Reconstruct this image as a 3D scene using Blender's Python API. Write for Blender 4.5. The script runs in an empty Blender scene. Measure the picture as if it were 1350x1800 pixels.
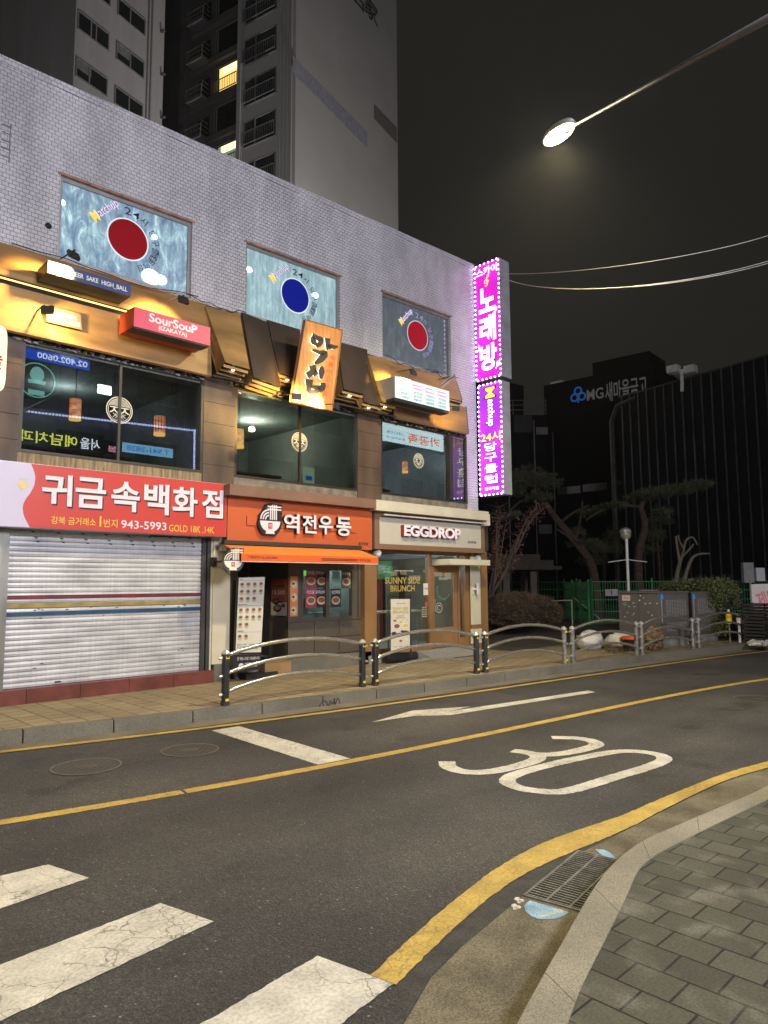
import bpy, math, random
from mathutils import Vector, Matrix
random.seed(7)
C = bpy.context.scene.collection
scene = bpy.context.scene
R = math.radians

# ---------------------------------------------------------------- camera
CAMZ = 1.65
FPX, IW, IH = 1240.0, 1350.0, 1800.0
YAW, PITCH, ROLL = R(45.636), R(5.772), R(0.33)
_f = Vector((math.cos(YAW)*math.cos(PITCH), math.sin(YAW)*math.cos(PITCH), math.sin(PITCH)))
_r0 = Vector((math.sin(YAW), -math.cos(YAW), 0.0))
_u0 = _r0.cross(_f)
_r = _r0*math.cos(ROLL) - _u0*math.sin(ROLL)
_u = _r0*math.sin(ROLL) + _u0*math.cos(ROLL)
EYE = Vector((0, 0, CAMZ))
cam = bpy.data.cameras.new('camera')
camo = bpy.data.objects.new('camera', cam)
C.objects.link(camo)
m3 = Matrix((_r, _u, -_f)).transposed()
camo.matrix_world = Matrix.Translation(EYE) @ m3.to_4x4()
cam.sensor_fit = 'HORIZONTAL'
cam.sensor_width = 36.0
cam.lens = 36.0*FPX/IW
cam.clip_start = 0.05
cam.clip_end = 600
scene.camera = camo

# ---------------------------------------------------------------- night sky, exposure
w = bpy.data.worlds.new('World')
scene.world = w
w.use_nodes = True
bg = w.node_tree.nodes['Background']
bg.inputs[0].default_value = (0.0155, 0.0148, 0.0128, 1)
bg.inputs[1].default_value = 1.0
scene.view_settings.view_transform = 'Standard'
scene.view_settings.look = 'None'
scene.view_settings.exposure = 0.0
scene.view_settings.gamma = 1.0
scene.cycles.use_denoising = True
scene.cycles.max_bounces = 6
scene.cycles.diffuse_bounces = 3
scene.cycles.glossy_bounces = 3
scene.cycles.transparent_max_bounces = 12
scene.cycles.sample_clamp_indirect = 4.0

# measured rays of the survey: a direction through the picture, met with a real plane
def ray(px, py):
    return _f + _r*((px-675.0)/FPX) - _u*((py-900.0)/FPX)
def G(px, py, z=0.0):
    d = ray(px, py); return EYE + d*((z-CAMZ)/d.z)
def P(px, py, Y):
    d = ray(px, py); return EYE + d*(Y/d.y)
def PX(px, py, X):
    d = ray(px, py); return EYE + d*(X/d.x)
def AT(px, py, dep):
    return EYE + ray(px, py)*dep
D = 10.855                                    # the shop front's wall plane (y)

# ---------------------------------------------------------------- materials
MATS = {}
def nodes_of(name):
    m = bpy.data.materials.new(name); m.use_nodes = True
    nt = m.node_tree; b = nt.nodes['Principled BSDF']
    return m, nt, b
def N(nt, typ, **kw):
    n = nt.nodes.new(typ)
    for k, v in kw.items():
        if k in n.inputs: n.inputs[k].default_value = v
        else: setattr(n, k, v)
    return n
def ramp(nt, src, stops):
    r = nt.nodes.new('ShaderNodeValToRGB')
    e = r.color_ramp.elements
    while len(e) > 1: e.remove(e[-1])
    e[0].position = stops[0][0]; e[0].color = (*stops[0][1], 1)
    for p, c in stops[1:]:
        x = e.new(p); x.color = (*c, 1)
    nt.links.new(src, r.inputs[0]); return r
def mixc(nt, fac, a, b, mode='MIX'):
    m = nt.nodes.new('ShaderNodeMix'); m.data_type = 'RGBA'; m.blend_type = mode
    for sock, val in ((m.inputs[0], fac), (m.inputs[6], a), (m.inputs[7], b)):
        if isinstance(val, (int, float)): sock.default_value = val
        elif isinstance(val, tuple): sock.default_value = (*val, 1) if len(val) == 3 else val
        else: nt.links.new(val, sock)
    return m.outputs[2]
def coords(nt, scale=(1, 1, 1), kind='Object'):
    t = N(nt, 'ShaderNodeTexCoord'); mp = N(nt, 'ShaderNodeMapping')
    mp.inputs['Scale'].default_value = scale
    nt.links.new(t.outputs[kind], mp.inputs['Vector']); return mp.outputs[0]
def bump(nt, b, src, strength=.3, dist=.01):
    n = N(nt, 'ShaderNodeBump'); n.inputs['Strength'].default_value = strength; n.inputs['Distance'].default_value = dist
    nt.links.new(src, n.inputs['Height']); nt.links.new(n.outputs[0], b.inputs['Normal'])
def mat(name, col, rough=.6, metal=0., var=.18, scale=3., bmp=0., stretch=(1, 1, 1), spec=.4, fine=0.):
    """plain surface with a mottled tone of its own"""
    if name in MATS: return MATS[name]
    m, nt, b = nodes_of(name)
    v = coords(nt, stretch)
    n = N(nt, 'ShaderNodeTexNoise'); n.inputs['Scale'].default_value = scale; n.inputs['Detail'].default_value = 6
    nt.links.new(v, n.inputs['Vector'])
    lo = tuple(c*(1-var) for c in col); hi = tuple(min(1, c*(1+var)) for c in col)
    r = ramp(nt, n.outputs[0], [(.3, lo), (.7, hi)])
    out = r.outputs[0]
    if fine:
        n2 = N(nt, 'ShaderNodeTexNoise'); n2.inputs['Scale'].default_value = 120; n2.inputs['Detail'].default_value = 2
        nt.links.new(v, n2.inputs['Vector'])
        r2 = ramp(nt, n2.outputs[0], [(.35, (1-fine,)*3), (.65, (1+fine,)*3)])
        out = mixc(nt, 1., out, r2.outputs[0], 'MULTIPLY')
    nt.links.new(out, b.inputs['Base Color'])
    b.inputs['Roughness'].default_value = rough; b.inputs['Metallic'].default_value = metal
    b.inputs['Specular IOR Level'].default_value = spec
    if bmp: bump(nt, b, n.outputs[0], bmp, .02)
    MATS[name] = m; return m
def glow(name, col, s):
    if name in MATS: return MATS[name]
    m, nt, b = nodes_of(name)
    b.inputs['Base Color'].default_value = (*[c*.6 for c in col], 1); b.inputs['Roughness'].default_value = .4; b.inputs['Specular IOR Level'].default_value = .15
    b.inputs['Emission Color'].default_value = (*col, 1); b.inputs['Emission Strength'].default_value = s
    MATS[name] = m; return m
def glass(name, tint=(.8, .86, .85), ior=1.5, rough=.0, dirt=.0):
    if name in MATS: return MATS[name]
    m, nt, b = nodes_of(name)
    nt.nodes.remove(b)
    out = nt.nodes['Material Output']
    t = N(nt, 'ShaderNodeBsdfTransparent'); t.inputs[0].default_value = (*tint, 1)
    g = N(nt, 'ShaderNodeBsdfGlossy'); g.inputs['Roughness'].default_value = rough
    fr = N(nt, 'ShaderNodeFresnel'); fr.inputs['IOR'].default_value = ior
    mx = N(nt, 'ShaderNodeMixShader')
    ge = N(nt, 'ShaderNodeNewGeometry'); sb = N(nt, 'ShaderNodeMath', operation='SUBTRACT'); sb.inputs[0].default_value = 1; nt.links.new(ge.outputs['Backfacing'], sb.inputs[1])
    mf = N(nt, 'ShaderNodeMath', operation='MULTIPLY'); nt.links.new(fr.outputs[0], mf.inputs[0]); nt.links.new(sb.outputs[0], mf.inputs[1])
    nt.links.new(mf.outputs[0], mx.inputs[0]); nt.links.new(t.outputs[0], mx.inputs[1]); nt.links.new(g.outputs[0], mx.inputs[2])
    last = mx
    if dirt:
        d = N(nt, 'ShaderNodeBsdfDiffuse'); d.inputs[0].default_value = (.5, .5, .5, 1)
        v = coords(nt, (14, 14, .6)); n = N(nt, 'ShaderNodeTexNoise'); n.inputs['Scale'].default_value = 1.; n.inputs['Detail'].default_value = 5
        nt.links.new(v, n.inputs[0])
        r = ramp(nt, n.outputs[0], [(.4, (0, 0, 0)), (.9, (dirt,)*3)])
        m2 = N(nt, 'ShaderNodeMixShader')
        nt.links.new(r.outputs[0], m2.inputs[0]); nt.links.new(mx.outputs[0], m2.inputs[1]); nt.links.new(d.outputs[0], m2.inputs[2])
        last = m2
    nt.links.new(last.outputs[0], out.inputs[0])
    MATS[name] = m; return m

def brickmat(name, bw, bh, c1, c2, mortar, ms, axes='xz', rough=.6, stain=.25, bm=.5, off=.5, blot=0.):
    if name in MATS: return MATS[name]
    m, nt, b = nodes_of(name)
    t = N(nt, 'ShaderNodeTexCoord'); s = N(nt, 'ShaderNodeSeparateXYZ'); c = N(nt, 'ShaderNodeCombineXYZ')
    nt.links.new(t.outputs['Object'], s.inputs[0])
    for i, a in enumerate(axes): nt.links.new(s.outputs['xyz'.index(a)], c.inputs[i])
    # a slight wobble so that courses are hand laid
    wob = N(nt, 'ShaderNodeTexNoise'); wob.inputs['Scale'].default_value = 2.5
    nt.links.new(c.outputs[0], wob.inputs[0])
    wm = N(nt, 'ShaderNodeVectorMath', operation='SCALE'); wm.inputs['Scale'].default_value = .012
    nt.links.new(wob.outputs['Color'], wm.inputs[0])
    wa = N(nt, 'ShaderNodeVectorMath', operation='ADD'); nt.links.new(c.outputs[0], wa.inputs[0]); nt.links.new(wm.outputs[0], wa.inputs[1])
    k = N(nt, 'ShaderNodeTexBrick')
    k.offset = off
    k.inputs['Scale'].default_value = 1; k.inputs['Brick Width'].default_value = bw; k.inputs['Row Height'].default_value = bh
    k.inputs['Mortar Size'].default_value = ms; k.inputs['Mortar Smooth'].default_value = .25; k.inputs['Bias'].default_value = -.1
    k.inputs['Color1'].default_value = (*c1, 1); k.inputs['Color2'].default_value = (*c2, 1); k.inputs['Mortar'].default_value = (*mortar, 1)
    nt.links.new(wa.outputs[0], k.inputs[0])
    n = N(nt, 'ShaderNodeTexNoise'); n.inputs['Scale'].default_value = 1.1; n.inputs['Detail'].default_value = 8; n.inputs['Roughness'].default_value = .65
    mp = N(nt, 'ShaderNodeMapping'); mp.inputs['Scale'].default_value = (1.6, .45, 1) if axes == 'xz' else (1, 1, 1)
    nt.links.new(c.outputs[0], mp.inputs[0]); nt.links.new(mp.outputs[0], n.inputs[0])
    r = ramp(nt, n.outputs[0], [(.32, (1-stain,)*3), (.62, (1.05,)*3)])
    out = mixc(nt, 1., k.outputs[0], r.outputs[0], 'MULTIPLY')
    if blot:
        n3 = N(nt, 'ShaderNodeTexNoise'); n3.inputs['Scale'].default_value = 3.4; n3.inputs['Detail'].default_value = 3
        nt.links.new(c.outputs[0], n3.inputs[0])
        r3 = ramp(nt, n3.outputs[0], [(.52, (0, 0, 0)), (.72, (blot,)*3)])
        out = mixc(nt, r3.outputs[0], out, (.3, .28, .22))
    n4 = N(nt, 'ShaderNodeTexNoise'); n4.inputs['Scale'].default_value = 75; n4.inputs['Detail'].default_value = 4
    nt.links.new(c.outputs[0], n4.inputs[0])
    r4 = ramp(nt, n4.outputs[0], [(.3, (.66,)*3), (.7, (1.3,)*3)])
    out = mixc(nt, 1., out, r4.outputs[0], 'MULTIPLY')
    nt.links.new(out, b.inputs['Base Color']); b.inputs['Roughness'].default_value = rough
    inv = N(nt, 'ShaderNodeMath', operation='SUBTRACT'); inv.inputs[0].default_value = 1
    nt.links.new(k.outputs['Fac'], inv.inputs[1])
    bump(nt, b, inv.outputs[0], bm, .008)
    MATS[name] = m; return m

def asphalt():
    m, nt, b = nodes_of('asphalt')
    v = coords(nt)
    n = N(nt, 'ShaderNodeTexNoise'); n.inputs['Scale'].default_value = .5; n.inputs['Detail'].default_value = 8; n.inputs['Roughness'].default_value = .6; nt.links.new(v, n.inputs[0])
    base = ramp(nt, n.outputs[0], [(.32, (.036, .034, .034)), (.5, (.050, .047, .045)), (.68, (.068, .062, .056))]).outputs[0]
    # tyre-polished lengthwise streaks
    mp = N(nt, 'ShaderNodeMapping'); mp.inputs['Scale'].default_value = (.07, 1.1, 1); mp.inputs['Rotation'].default_value = (0, 0, R(7)); nt.links.new(v, mp.inputs[0])
    n5 = N(nt, 'ShaderNodeTexNoise'); n5.inputs['Scale'].default_value = 1.; n5.inputs['Detail'].default_value = 5; nt.links.new(mp.outputs[0], n5.inputs[0])
    base = mixc(nt, 1., base, ramp(nt, n5.outputs[0], [(.3, (.74,)*3), (.7, (1.2,)*3)]).outputs[0], 'MULTIPLY')
    # oil spots
    n6 = N(nt, 'ShaderNodeTexNoise'); n6.inputs['Scale'].default_value = 1.7; n6.inputs['Detail'].default_value = 5; nt.links.new(v, n6.inputs[0])
    base = mixc(nt, 1., base, ramp(nt, n6.outputs[0], [(.28, (.62,)*3), (.40, (1,)*3)]).outputs[0], 'MULTIPLY')
    # aggregate in two sizes
    vo = N(nt, 'ShaderNodeTexVoronoi'); vo.inputs['Scale'].default_value = 105; nt.links.new(v, vo.inputs[0])
    sh = N(nt, 'ShaderNodeSeparateColor'); nt.links.new(vo.outputs['Color'], sh.inputs[0])
    base = mixc(nt, 1., base, ramp(nt, sh.outputs[0], [(.0, (.58,)*3), (.5, (.97,)*3), (.9, (1.38,)*3), (1., (2.1,)*3)]).outputs[0], 'MULTIPLY')
    vo2 = N(nt, 'ShaderNodeTexVoronoi'); vo2.inputs['Scale'].default_value = 26; nt.links.new(v, vo2.inputs[0])
    sp = ramp(nt, vo2.outputs['Distance'], [(.12, (1, 1, 1)), (.2, (0, 0, 0))])
    s2 = N(nt, 'ShaderNodeSeparateColor'); nt.links.new(vo2.outputs['Color'], s2.inputs[0])
    g = N(nt, 'ShaderNodeMath', operation='GREATER_THAN'); g.inputs[1].default_value = .90; nt.links.new(s2.outputs[1], g.inputs[0])
    mu = N(nt, 'ShaderNodeMath', operation='MULTIPLY'); nt.links.new(sp.outputs[0], mu.inputs[0]); nt.links.new(g.outputs[0], mu.inputs[1])
    base = mixc(nt, mu.outputs[0], base, (.22, .21, .19))
    nt.links.new(base, b.inputs['Base Color'])
    b.inputs['Roughness'].default_value = .68; b.inputs['Specular IOR Level'].default_value = .4
    bump(nt, b, vo.outputs['Distance'], .7, .008)
    MATS['asphalt'] = m; return m

def roadpaint(name, col, wear=.5, crack=1.):
    if name in MATS: return MATS[name]
    m, nt, b = nodes_of(name)
    v = coords(nt)
    n0 = N(nt, 'ShaderNodeTexNoise'); n0.inputs['Scale'].default_value = 5; n0.inputs['Detail'].default_value = 5; nt.links.new(v, n0.inputs[0])
    dv = mixc(nt, .22, v, n0.outputs['Color'], 'ADD')
    vo = N(nt, 'ShaderNodeTexVoronoi', feature='DISTANCE_TO_EDGE'); vo.inputs['Scale'].default_value = 4.2; nt.links.new(dv, vo.inputs[0])
    vo2 = N(nt, 'ShaderNodeTexVoronoi', feature='DISTANCE_TO_EDGE'); vo2.inputs['Scale'].default_value = 13; nt.links.new(dv, vo2.inputs[0])
    c1 = ramp(nt, vo.outputs['Distance'], [(.005, (1, 1, 1)), (.013, (0, 0, 0))])
    c2 = ramp(nt, vo2.outputs['Distance'], [(.010, (1, 1, 1)), (.045, (0, 0, 0))])
    n1 = N(nt, 'ShaderNodeTexNoise'); n1.inputs['Scale'].default_value = 1.3; n1.inputs['Detail'].default_value = 3; nt.links.new(v, n1.inputs[0])
    m1 = ramp(nt, n1.outputs[0], [(.36, (0, 0, 0)), (.50, (1, 1, 1))])
    m2 = ramp(nt, n1.outputs[0], [(.50, (0, 0, 0)), (.62, (1, 1, 1))])
    a = mixc(nt, 1., c1.outputs[0], m1.outputs[0], 'MULTIPLY')
    bb = mixc(nt, 1., c2.outputs[0], m2.outputs[0], 'MULTIPLY')
    crk = mixc(nt, 1., a, bb, 'LIGHTEN')
    n2 = N(nt, 'ShaderNodeTexNoise'); n2.inputs['Scale'].default_value = 60; n2.inputs['Detail'].default_value = 5; nt.links.new(v, n2.inputs[0])
    r2 = ramp(nt, n2.outputs[0], [(.30, (.72,)*3), (.6, (1.05,)*3)])
    n3 = N(nt, 'ShaderNodeTexNoise'); n3.inputs['Scale'].default_value = 5; n3.inputs['Detail'].default_value = 6; nt.links.new(v, n3.inputs[0])
    r3 = ramp(nt, n3.outputs[0], [(.3, (1-.4*wear,)*3), (.7, (1.06,)*3)])
    base = mixc(nt, 1., mixc(nt, 1., col, r2.outputs[0], 'MULTIPLY'), r3.outputs[0], 'MULTIPLY')
    fac = N(nt, 'ShaderNodeMath', operation='MULTIPLY'); fac.inputs[1].default_value = crack; nt.links.new(crk, fac.inputs[0])
    base = mixc(nt, fac.outputs[0], base, (.07, .063, .055))
    n9 = N(nt, 'ShaderNodeTexNoise'); n9.inputs['Scale'].default_value = 26; n9.inputs['Detail'].default_value = 6; n9.inputs['Roughness'].default_value = .75; nt.links.new(v, n9.inputs[0])
    base = mixc(nt, ramp(nt, n9.outputs[0], [(.66, (0, 0, 0)), (.72, (.8,)*3)]).outputs[0], base, (.08, .073, .065))
    nt.links.new(base, b.inputs['Base Color']); b.inputs['Roughness'].default_value = .65
    bump(nt, b, n2.outputs[0], .3, .003)
    MATS[name] = m; return m

# ---------------------------------------------------------------- mesh helpers
ORG = {}
class MB:
    def __init__(s): s.v = []; s.f = []
    def add(s, vs, fs):
        o = len(s.v); s.v += [Vector(v) for v in vs]; s.f += [tuple(o+i for i in f) for f in fs]; return s
    def hexa(s, p):        # 0-3 bottom ring, 4-7 top ring
        return s.add(p, [(3, 2, 1, 0), (4, 5, 6, 7), (0, 1, 5, 4), (1, 2, 6, 5), (2, 3, 7, 6), (3, 0, 4, 7)])
    def box(s, x0, x1, y0, y1, z0, z1):
        return s.hexa([(x0, y0, z0), (x1, y0, z0), (x1, y1, z0), (x0, y1, z0), (x0, y0, z1), (x1, y0, z1), (x1, y1, z1), (x0, y1, z1)])
    def prism(s, pts, vec):   # 3D polygon swept along vec
        n = len(pts); p = [Vector(a) for a in pts]; q = [a+Vector(vec) for a in p]
        return s.add(p+q, [tuple(range(n)), tuple(range(2*n-1, n-1, -1))]+[(i, i+n, (i+1) % n+n, (i+1) % n) for i in range(n)])
    def quad(s, a, b, c, d): return s.add([a, b, c, d], [(0, 1, 2, 3)])
    def tube(s, pts, r, n=8, caps=True):
        pts = [Vector(p) for p in pts]; rs = r if isinstance(r, (list, tuple)) else [r]*len(pts)
        rings = []; prev = None
        for i, p in enumerate(pts):
            t = (pts[min(i+1, len(pts)-1)]-pts[max(i-1, 0)]).normalized()
            a = prev if prev is not None else (Vector((0, 0, 1)) if abs(t.z) < .9 else Vector((1, 0, 0)))
            a = (a - t*a.dot(t))
            if a.length < 1e-5: a = Vector((0, 1, 0)) - t*t.y
            a.normalize(); prev = a; b = t.cross(a)
            rings.append([p+(a*math.cos(2*math.pi*k/n)+b*math.sin(2*math.pi*k/n))*rs[i] for k in range(n)])
        vs = [v for g in rings for v in g]; fs = []
        for i in range(len(pts)-1):
            for k in range(n):
                k2 = (k+1) % n; fs.append((i*n+k, i*n+k2, (i+1)*n+k2, (i+1)*n+k))
        if caps: fs += [tuple(range(n-1, -1, -1)), tuple((len(pts)-1)*n+k for k in range(n))]
        return s.add(vs, fs)
    def lathe(s, prof, loc=(0, 0, 0), n=12):   # (r,z) pairs
        L = Vector(loc); vs = []; fs = []
        for r, z in prof:
            for k in range(n): vs.append(L+Vector((r*math.cos(2*math.pi*(k+.5)/n), r*math.sin(2*math.pi*(k+.5)/n), z)))
        for i in range(len(prof)-1):
            for k in range(n):
                k2 = (k+1) % n; fs.append((i*n+k, i*n+k2, (i+1)*n+k2, (i+1)*n+k))
        fs += [tuple(range(n-1, -1, -1)), tuple((len(prof)-1)*n+k for k in range(n))]
        return s.add(vs, fs)
    def ball(s, c, r, nu=10, nv=6, jit=0):
        rx, ry, rz = r if isinstance(r, tuple) else (r, r, r); c = Vector(c); vs = []; fs = []
        for j in range(nv+1):
            th = math.pi*j/nv
            for i in range(nu):
                ph = 2*math.pi*i/nu; q = 1+random.uniform(-jit, jit)
                vs.append(c+Vector((rx*math.sin(th)*math.cos(ph)*q, ry*math.sin(th)*math.sin(ph)*q, rz*math.cos(th)*q)))
        for j in range(nv):
            for i in range(nu):
                i2 = (i+1) % nu; fs.append((j*nu+i, (j+1)*nu+i, (j+1)*nu+i2, j*nu+i2))
        return s.add(vs, fs)
    def build(s, name, m, parent=None, smooth=False, bevel=0., loc=None):
        org = ORG.get(parent, Vector((0, 0, 0))) if parent is not None else Vector(loc or (0, 0, 0))
        me = bpy.data.meshes.new(name)
        me.from_pydata([v-org for v in s.v], [], s.f); me.validate(); me.update()
        if smooth: me.polygons.foreach_set('use_smooth', [True]*len(me.polygons))
        o = bpy.data.objects.new(name, me); C.objects.link(o)
        if m: me.materials.append(m)
        if parent is not None: o.parent = parent; ORG[o] = org
        else: o.location = org; ORG[o] = org
        if bevel:
            b = o.modifiers.new('bevel', 'BEVEL'); b.width = bevel; b.segments = 2; b.limit_method = 'ANGLE'
        return o
def tag(o, label, cat, group=None):
    o['label'] = label; o['category'] = cat
    if group: o['group'] = group
    return o
def thing(name, label, cat, loc=(0, 0, 0), group=None):
    o = bpy.data.objects.new(name, None); o.empty_display_size = .2; C.objects.link(o)
    o.location = loc; ORG[o] = Vector(loc); return tag(o, label, cat, group)
def struct(o, kind='structure'):
    o['kind'] = kind; return o

class Frame:
    """a flat working plane: a runs right, b runs up, n comes out"""
    def __init__(s, O, Rt, Up): s.O, s.R, s.U = Vector(O), Vector(Rt).normalized(), Vector(Up).normalized(); s.N = s.R.cross(s.U)
    def p(s, a, b, n=0.): return s.O+s.R*a+s.U*b+s.N*n
    def off(s, n): return Frame(s.O+s.N*n, s.R, s.U)
def FF(Y): return Frame((0, Y, 0), (1, 0, 0), (0, 0, 1))
def front_rect(tl, br, Y):
    a, b = P(*tl, Y), P(*br, Y); return (a.x, b.x, b.z, a.z)
def plate(mb, fr, rect, t=.004, n=0.):
    a0, a1, b0, b1 = rect
    mb.hexa([fr.p(a0, b0, n), fr.p(a1, b0, n), fr.p(a1, b0, n-t), fr.p(a0, b0, n-t), fr.p(a0, b1, n), fr.p(a1, b1, n), fr.p(a1, b1, n-t), fr.p(a0, b1, n-t)]); return mb
def poly(mb, fr, pts, t=.004, n=0.):
    mb.prism([fr.p(a, b, n) for a, b in pts], -fr.N*t); return mb
def disc(mb, fr, ca, cb, ra, rb=None, t=.004, n=0., k=40):
    rb = rb or ra
    return poly(mb, fr, [(ca+ra*math.cos(2*math.pi*i/k), cb+rb*math.sin(2*math.pi*i/k)) for i in range(k)], t, n)
def ring(mb, fr, ca, cb, r0, r1, t=.004, n=0., k=40, a0=0., a1=360.):
    full = abs(a1-a0) >= 359.9; m = k if full else k+1; vs = []
    for i in range(m):
        a = R(a0+(a1-a0)*i/k)
        for r in (r0, r1):
            for d in (n, n-t): vs.append(fr.p(ca+r*math.cos(a), cb+r*math.sin(a), d))
    fs = []
    for i in range(k):
        x, y = 4*i, 4*((i+1) % m)
        fs += [(x, x+2, y+2, y), (x+1, y+1, y+3, x+3), (x+2, x+3, y+3, y+2), (x, y, y+1, x+1)]
    if not full: fs += [(0, 1, 3, 2), (4*k, 4*k+2, 4*k+3, 4*k+1)]
    return mb.add(vs, fs)
def stroke(mb, fr, pts, ws, t=.004, n=0.):
    """a brush stroke: a ribbon of changing width along pts"""
    ws = ws if isinstance(ws, (list, tuple)) else [ws]*len(pts); L = []; Rr = []
    for i, p in enumerate(pts):
        q0 = Vector(pts[max(i-1, 0)]); q1 = Vector(pts[min(i+1, len(pts)-1)]); d = (q1-q0).normalized(); nn = Vector((-d.y, d.x))*ws[i]/2
        L.append(Vector(p)+nn); Rr.append(Vector(p)-nn)
    for i in range(len(pts)-1):
        poly(mb, fr, [tuple(Rr[i]), tuple(Rr[i+1]), tuple(L[i+1]), tuple(L[i])], t, n)
    return mb
def smoothline(pts, k=6):
    out = []
    p = [Vector(a) for a in pts]
    for i in range(len(p)-1):
        a, b, c, d = p[max(i-1, 0)], p[i], p[i+1], p[min(i+2, len(p)-1)]
        for j in range(k):
            t = j/k
            out.append(.5*((2*b)+(-a+c)*t+(2*a-5*b+4*c-d)*t*t+(-a+3*b-3*c+d)*t**3))
    out.append(p[-1]); return [tuple(v) for v in out]

_TX = {}
def text_geo(s, bold=0., sp=1.):
    bold *= .55
    key = (s, bold, sp)
    if key not in _TX:
        cu = bpy.data.curves.new('lettering', 'FONT'); cu.body = s; cu.size = 1; cu.offset = bold; cu.space_character = sp; cu.resolution_u = 4
        o = bpy.data.objects.new('lettering', cu)
        me = o.to_mesh()
        vs = [v.co.copy() for v in me.vertices]; fs = [tuple(p.vertices) for p in me.polygons]
        o.to_mesh_clear(); bpy.data.objects.remove(o); bpy.data.curves.remove(cu)
        # outline edges, for giving letters a side
        cnt = {}
        for f in fs:
            for i in range(len(f)):
                e = (f[i], f[(i+1) % len(f)]); cnt[e] = cnt.get(e, 0)+1
        rim = [e for e in cnt if (e[1], e[0]) not in cnt]
        xs = [v.x for v in vs] or [0, 1]; ys = [v.y for v in vs] or [0, 1]
        _TX[key] = (vs, fs, rim, min(xs), max(xs), min(ys), max(ys))
    return _TX[key]
def text(mb, s, fr, rect, n=.003, bold=.012, depth=0., rot=0., slant=0., keep=False, mirror=False, sp=1.):
    """letters fitted to rect (a0,a1,b0,b1) of a frame; rot turns them about the rect's middle"""
    vs, fs, rim, x0, x1, y0, y1 = text_geo(s, bold, sp)
    a0, a1, b0, b1 = rect; ca, cb = (a0+a1)/2, (b0+b1)/2
    W_, H_ = a1-a0, b1-b0
    if abs(rot) in (90, 270): W_, H_ = H_, W_
    sx = W_/max(x1-x0, 1e-6); sy = H_/max(y1-y0, 1e-6)
    if keep: sx = sy = min(sx, sy)
    cr, sr = math.cos(R(rot)), math.sin(R(rot)); out = []
    for v in vs:
        x = (v.x-(x0+x1)/2)*sx; y = (v.y-(y0+y1)/2)*sy; x += slant*y
        if mirror: x = -x
        out.append((ca+x*cr-y*sr, cb+x*sr+y*cr))
    o = len(mb.v)
    mb.v += [fr.p(a, b, n) for a, b in out]
    mb.f += [tuple(o+i for i in (reversed(f) if mirror else f)) for f in fs]
    if depth:
        o2 = len(mb.v); mb.v += [fr.p(a, b, n-depth) for a, b in out]
        mb.f += [(o+a, o2+a, o2+b, o+b) for a, b in rim]
    return mb
def letters(s, fr, rect, m, parent, name='lettering', **kw):
    return text(MB(), s, fr, rect, **kw).build(name, m, parent)
def sheet(pts, z):
    return MB().add([(p[0], p[1], z) for p in pts], [tuple(range(len(pts)))])
def resample(l, n):
    L = [0.]
    for a, b in zip(l, l[1:]): L.append(L[-1]+(Vector(b)-Vector(a)).length)
    out = []; i = 0
    for k in range(n+1):
        s = L[-1]*k/n
        while i < len(L)-2 and L[i+1] < s: i += 1
        t = (s-L[i])/max(L[i+1]-L[i], 1e-9); out.append(tuple(Vector(l[i]).lerp(Vector(l[i+1]), min(t, 1))))
    return out
def strip(left, right, z, mb=None, rough=0.):
    mb = mb or MB()
    if rough:
        m_ = max(len(left), int(sum((Vector(b)-Vector(a)).length for a, b in zip(left, left[1:]))/.035)); m_ = min(m_, 2500)
        left = [(p[0]+random.gauss(0, rough), p[1]+random.gauss(0, rough)) for p in resample(left, m_)]; right = [(p[0]+random.gauss(0, rough), p[1]+random.gauss(0, rough)) for p in resample(right, m_)]
    n = len(left)
    return mb.add([(p[0], p[1], z) for p in left]+[(p[0], p[1], z) for p in right], [(i, n+i, n+i+1, i+1) for i in range(n-1)])
def light(name, kind, loc, power, col, parent=None, radius=.1, aim=None, spot=60, blend=.5):
    l = bpy.data.lights.new(name, kind); l.energy = power; l.color = col; l.shadow_soft_size = radius
    if kind == 'SPOT': l.spot_size = R(spot); l.spot_blend = blend
    o = bpy.data.objects.new(name, l); C.objects.link(o)
    loc = Vector(loc); org = ORG.get(parent, Vector((0, 0, 0)))
    o.location = loc-org
    if aim is not None: o.rotation_euler = (Vector(aim)-loc).to_track_quat('-Z', 'Y').to_euler()
    if parent is not None: o.parent = parent
    return o
# ================================================================ GROUND
ZR, ZS, ZN = -.15, 0.0, -.05        # road, far pavement, near pavement
asphalt()
M_white = roadpaint('road_paint_white', (.58, .555, .48), .7, .75)
M_yellow = roadpaint('road_paint_yellow', (.50, .345, .072), .8, .5)
M_conc = mat('gutter_concrete', (.120, .104, .068), .85, var=.45, scale=3.2, bmp=.35, fine=.38)
M_far_pave = brickmat('small_brown_pavers', .24, .30, (.31, .245, .145), (.25, .195, .115), (.07, .055, .035), .008, 'yx', .8, .35, .5, .5)
M_near_pave = brickmat('grey_pavers', .232, .198, (.078, .074, .050), (.047, .046, .031), (.009, .009, .008), .006, 'yx', .82, .34, .8, .5, .3)

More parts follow.
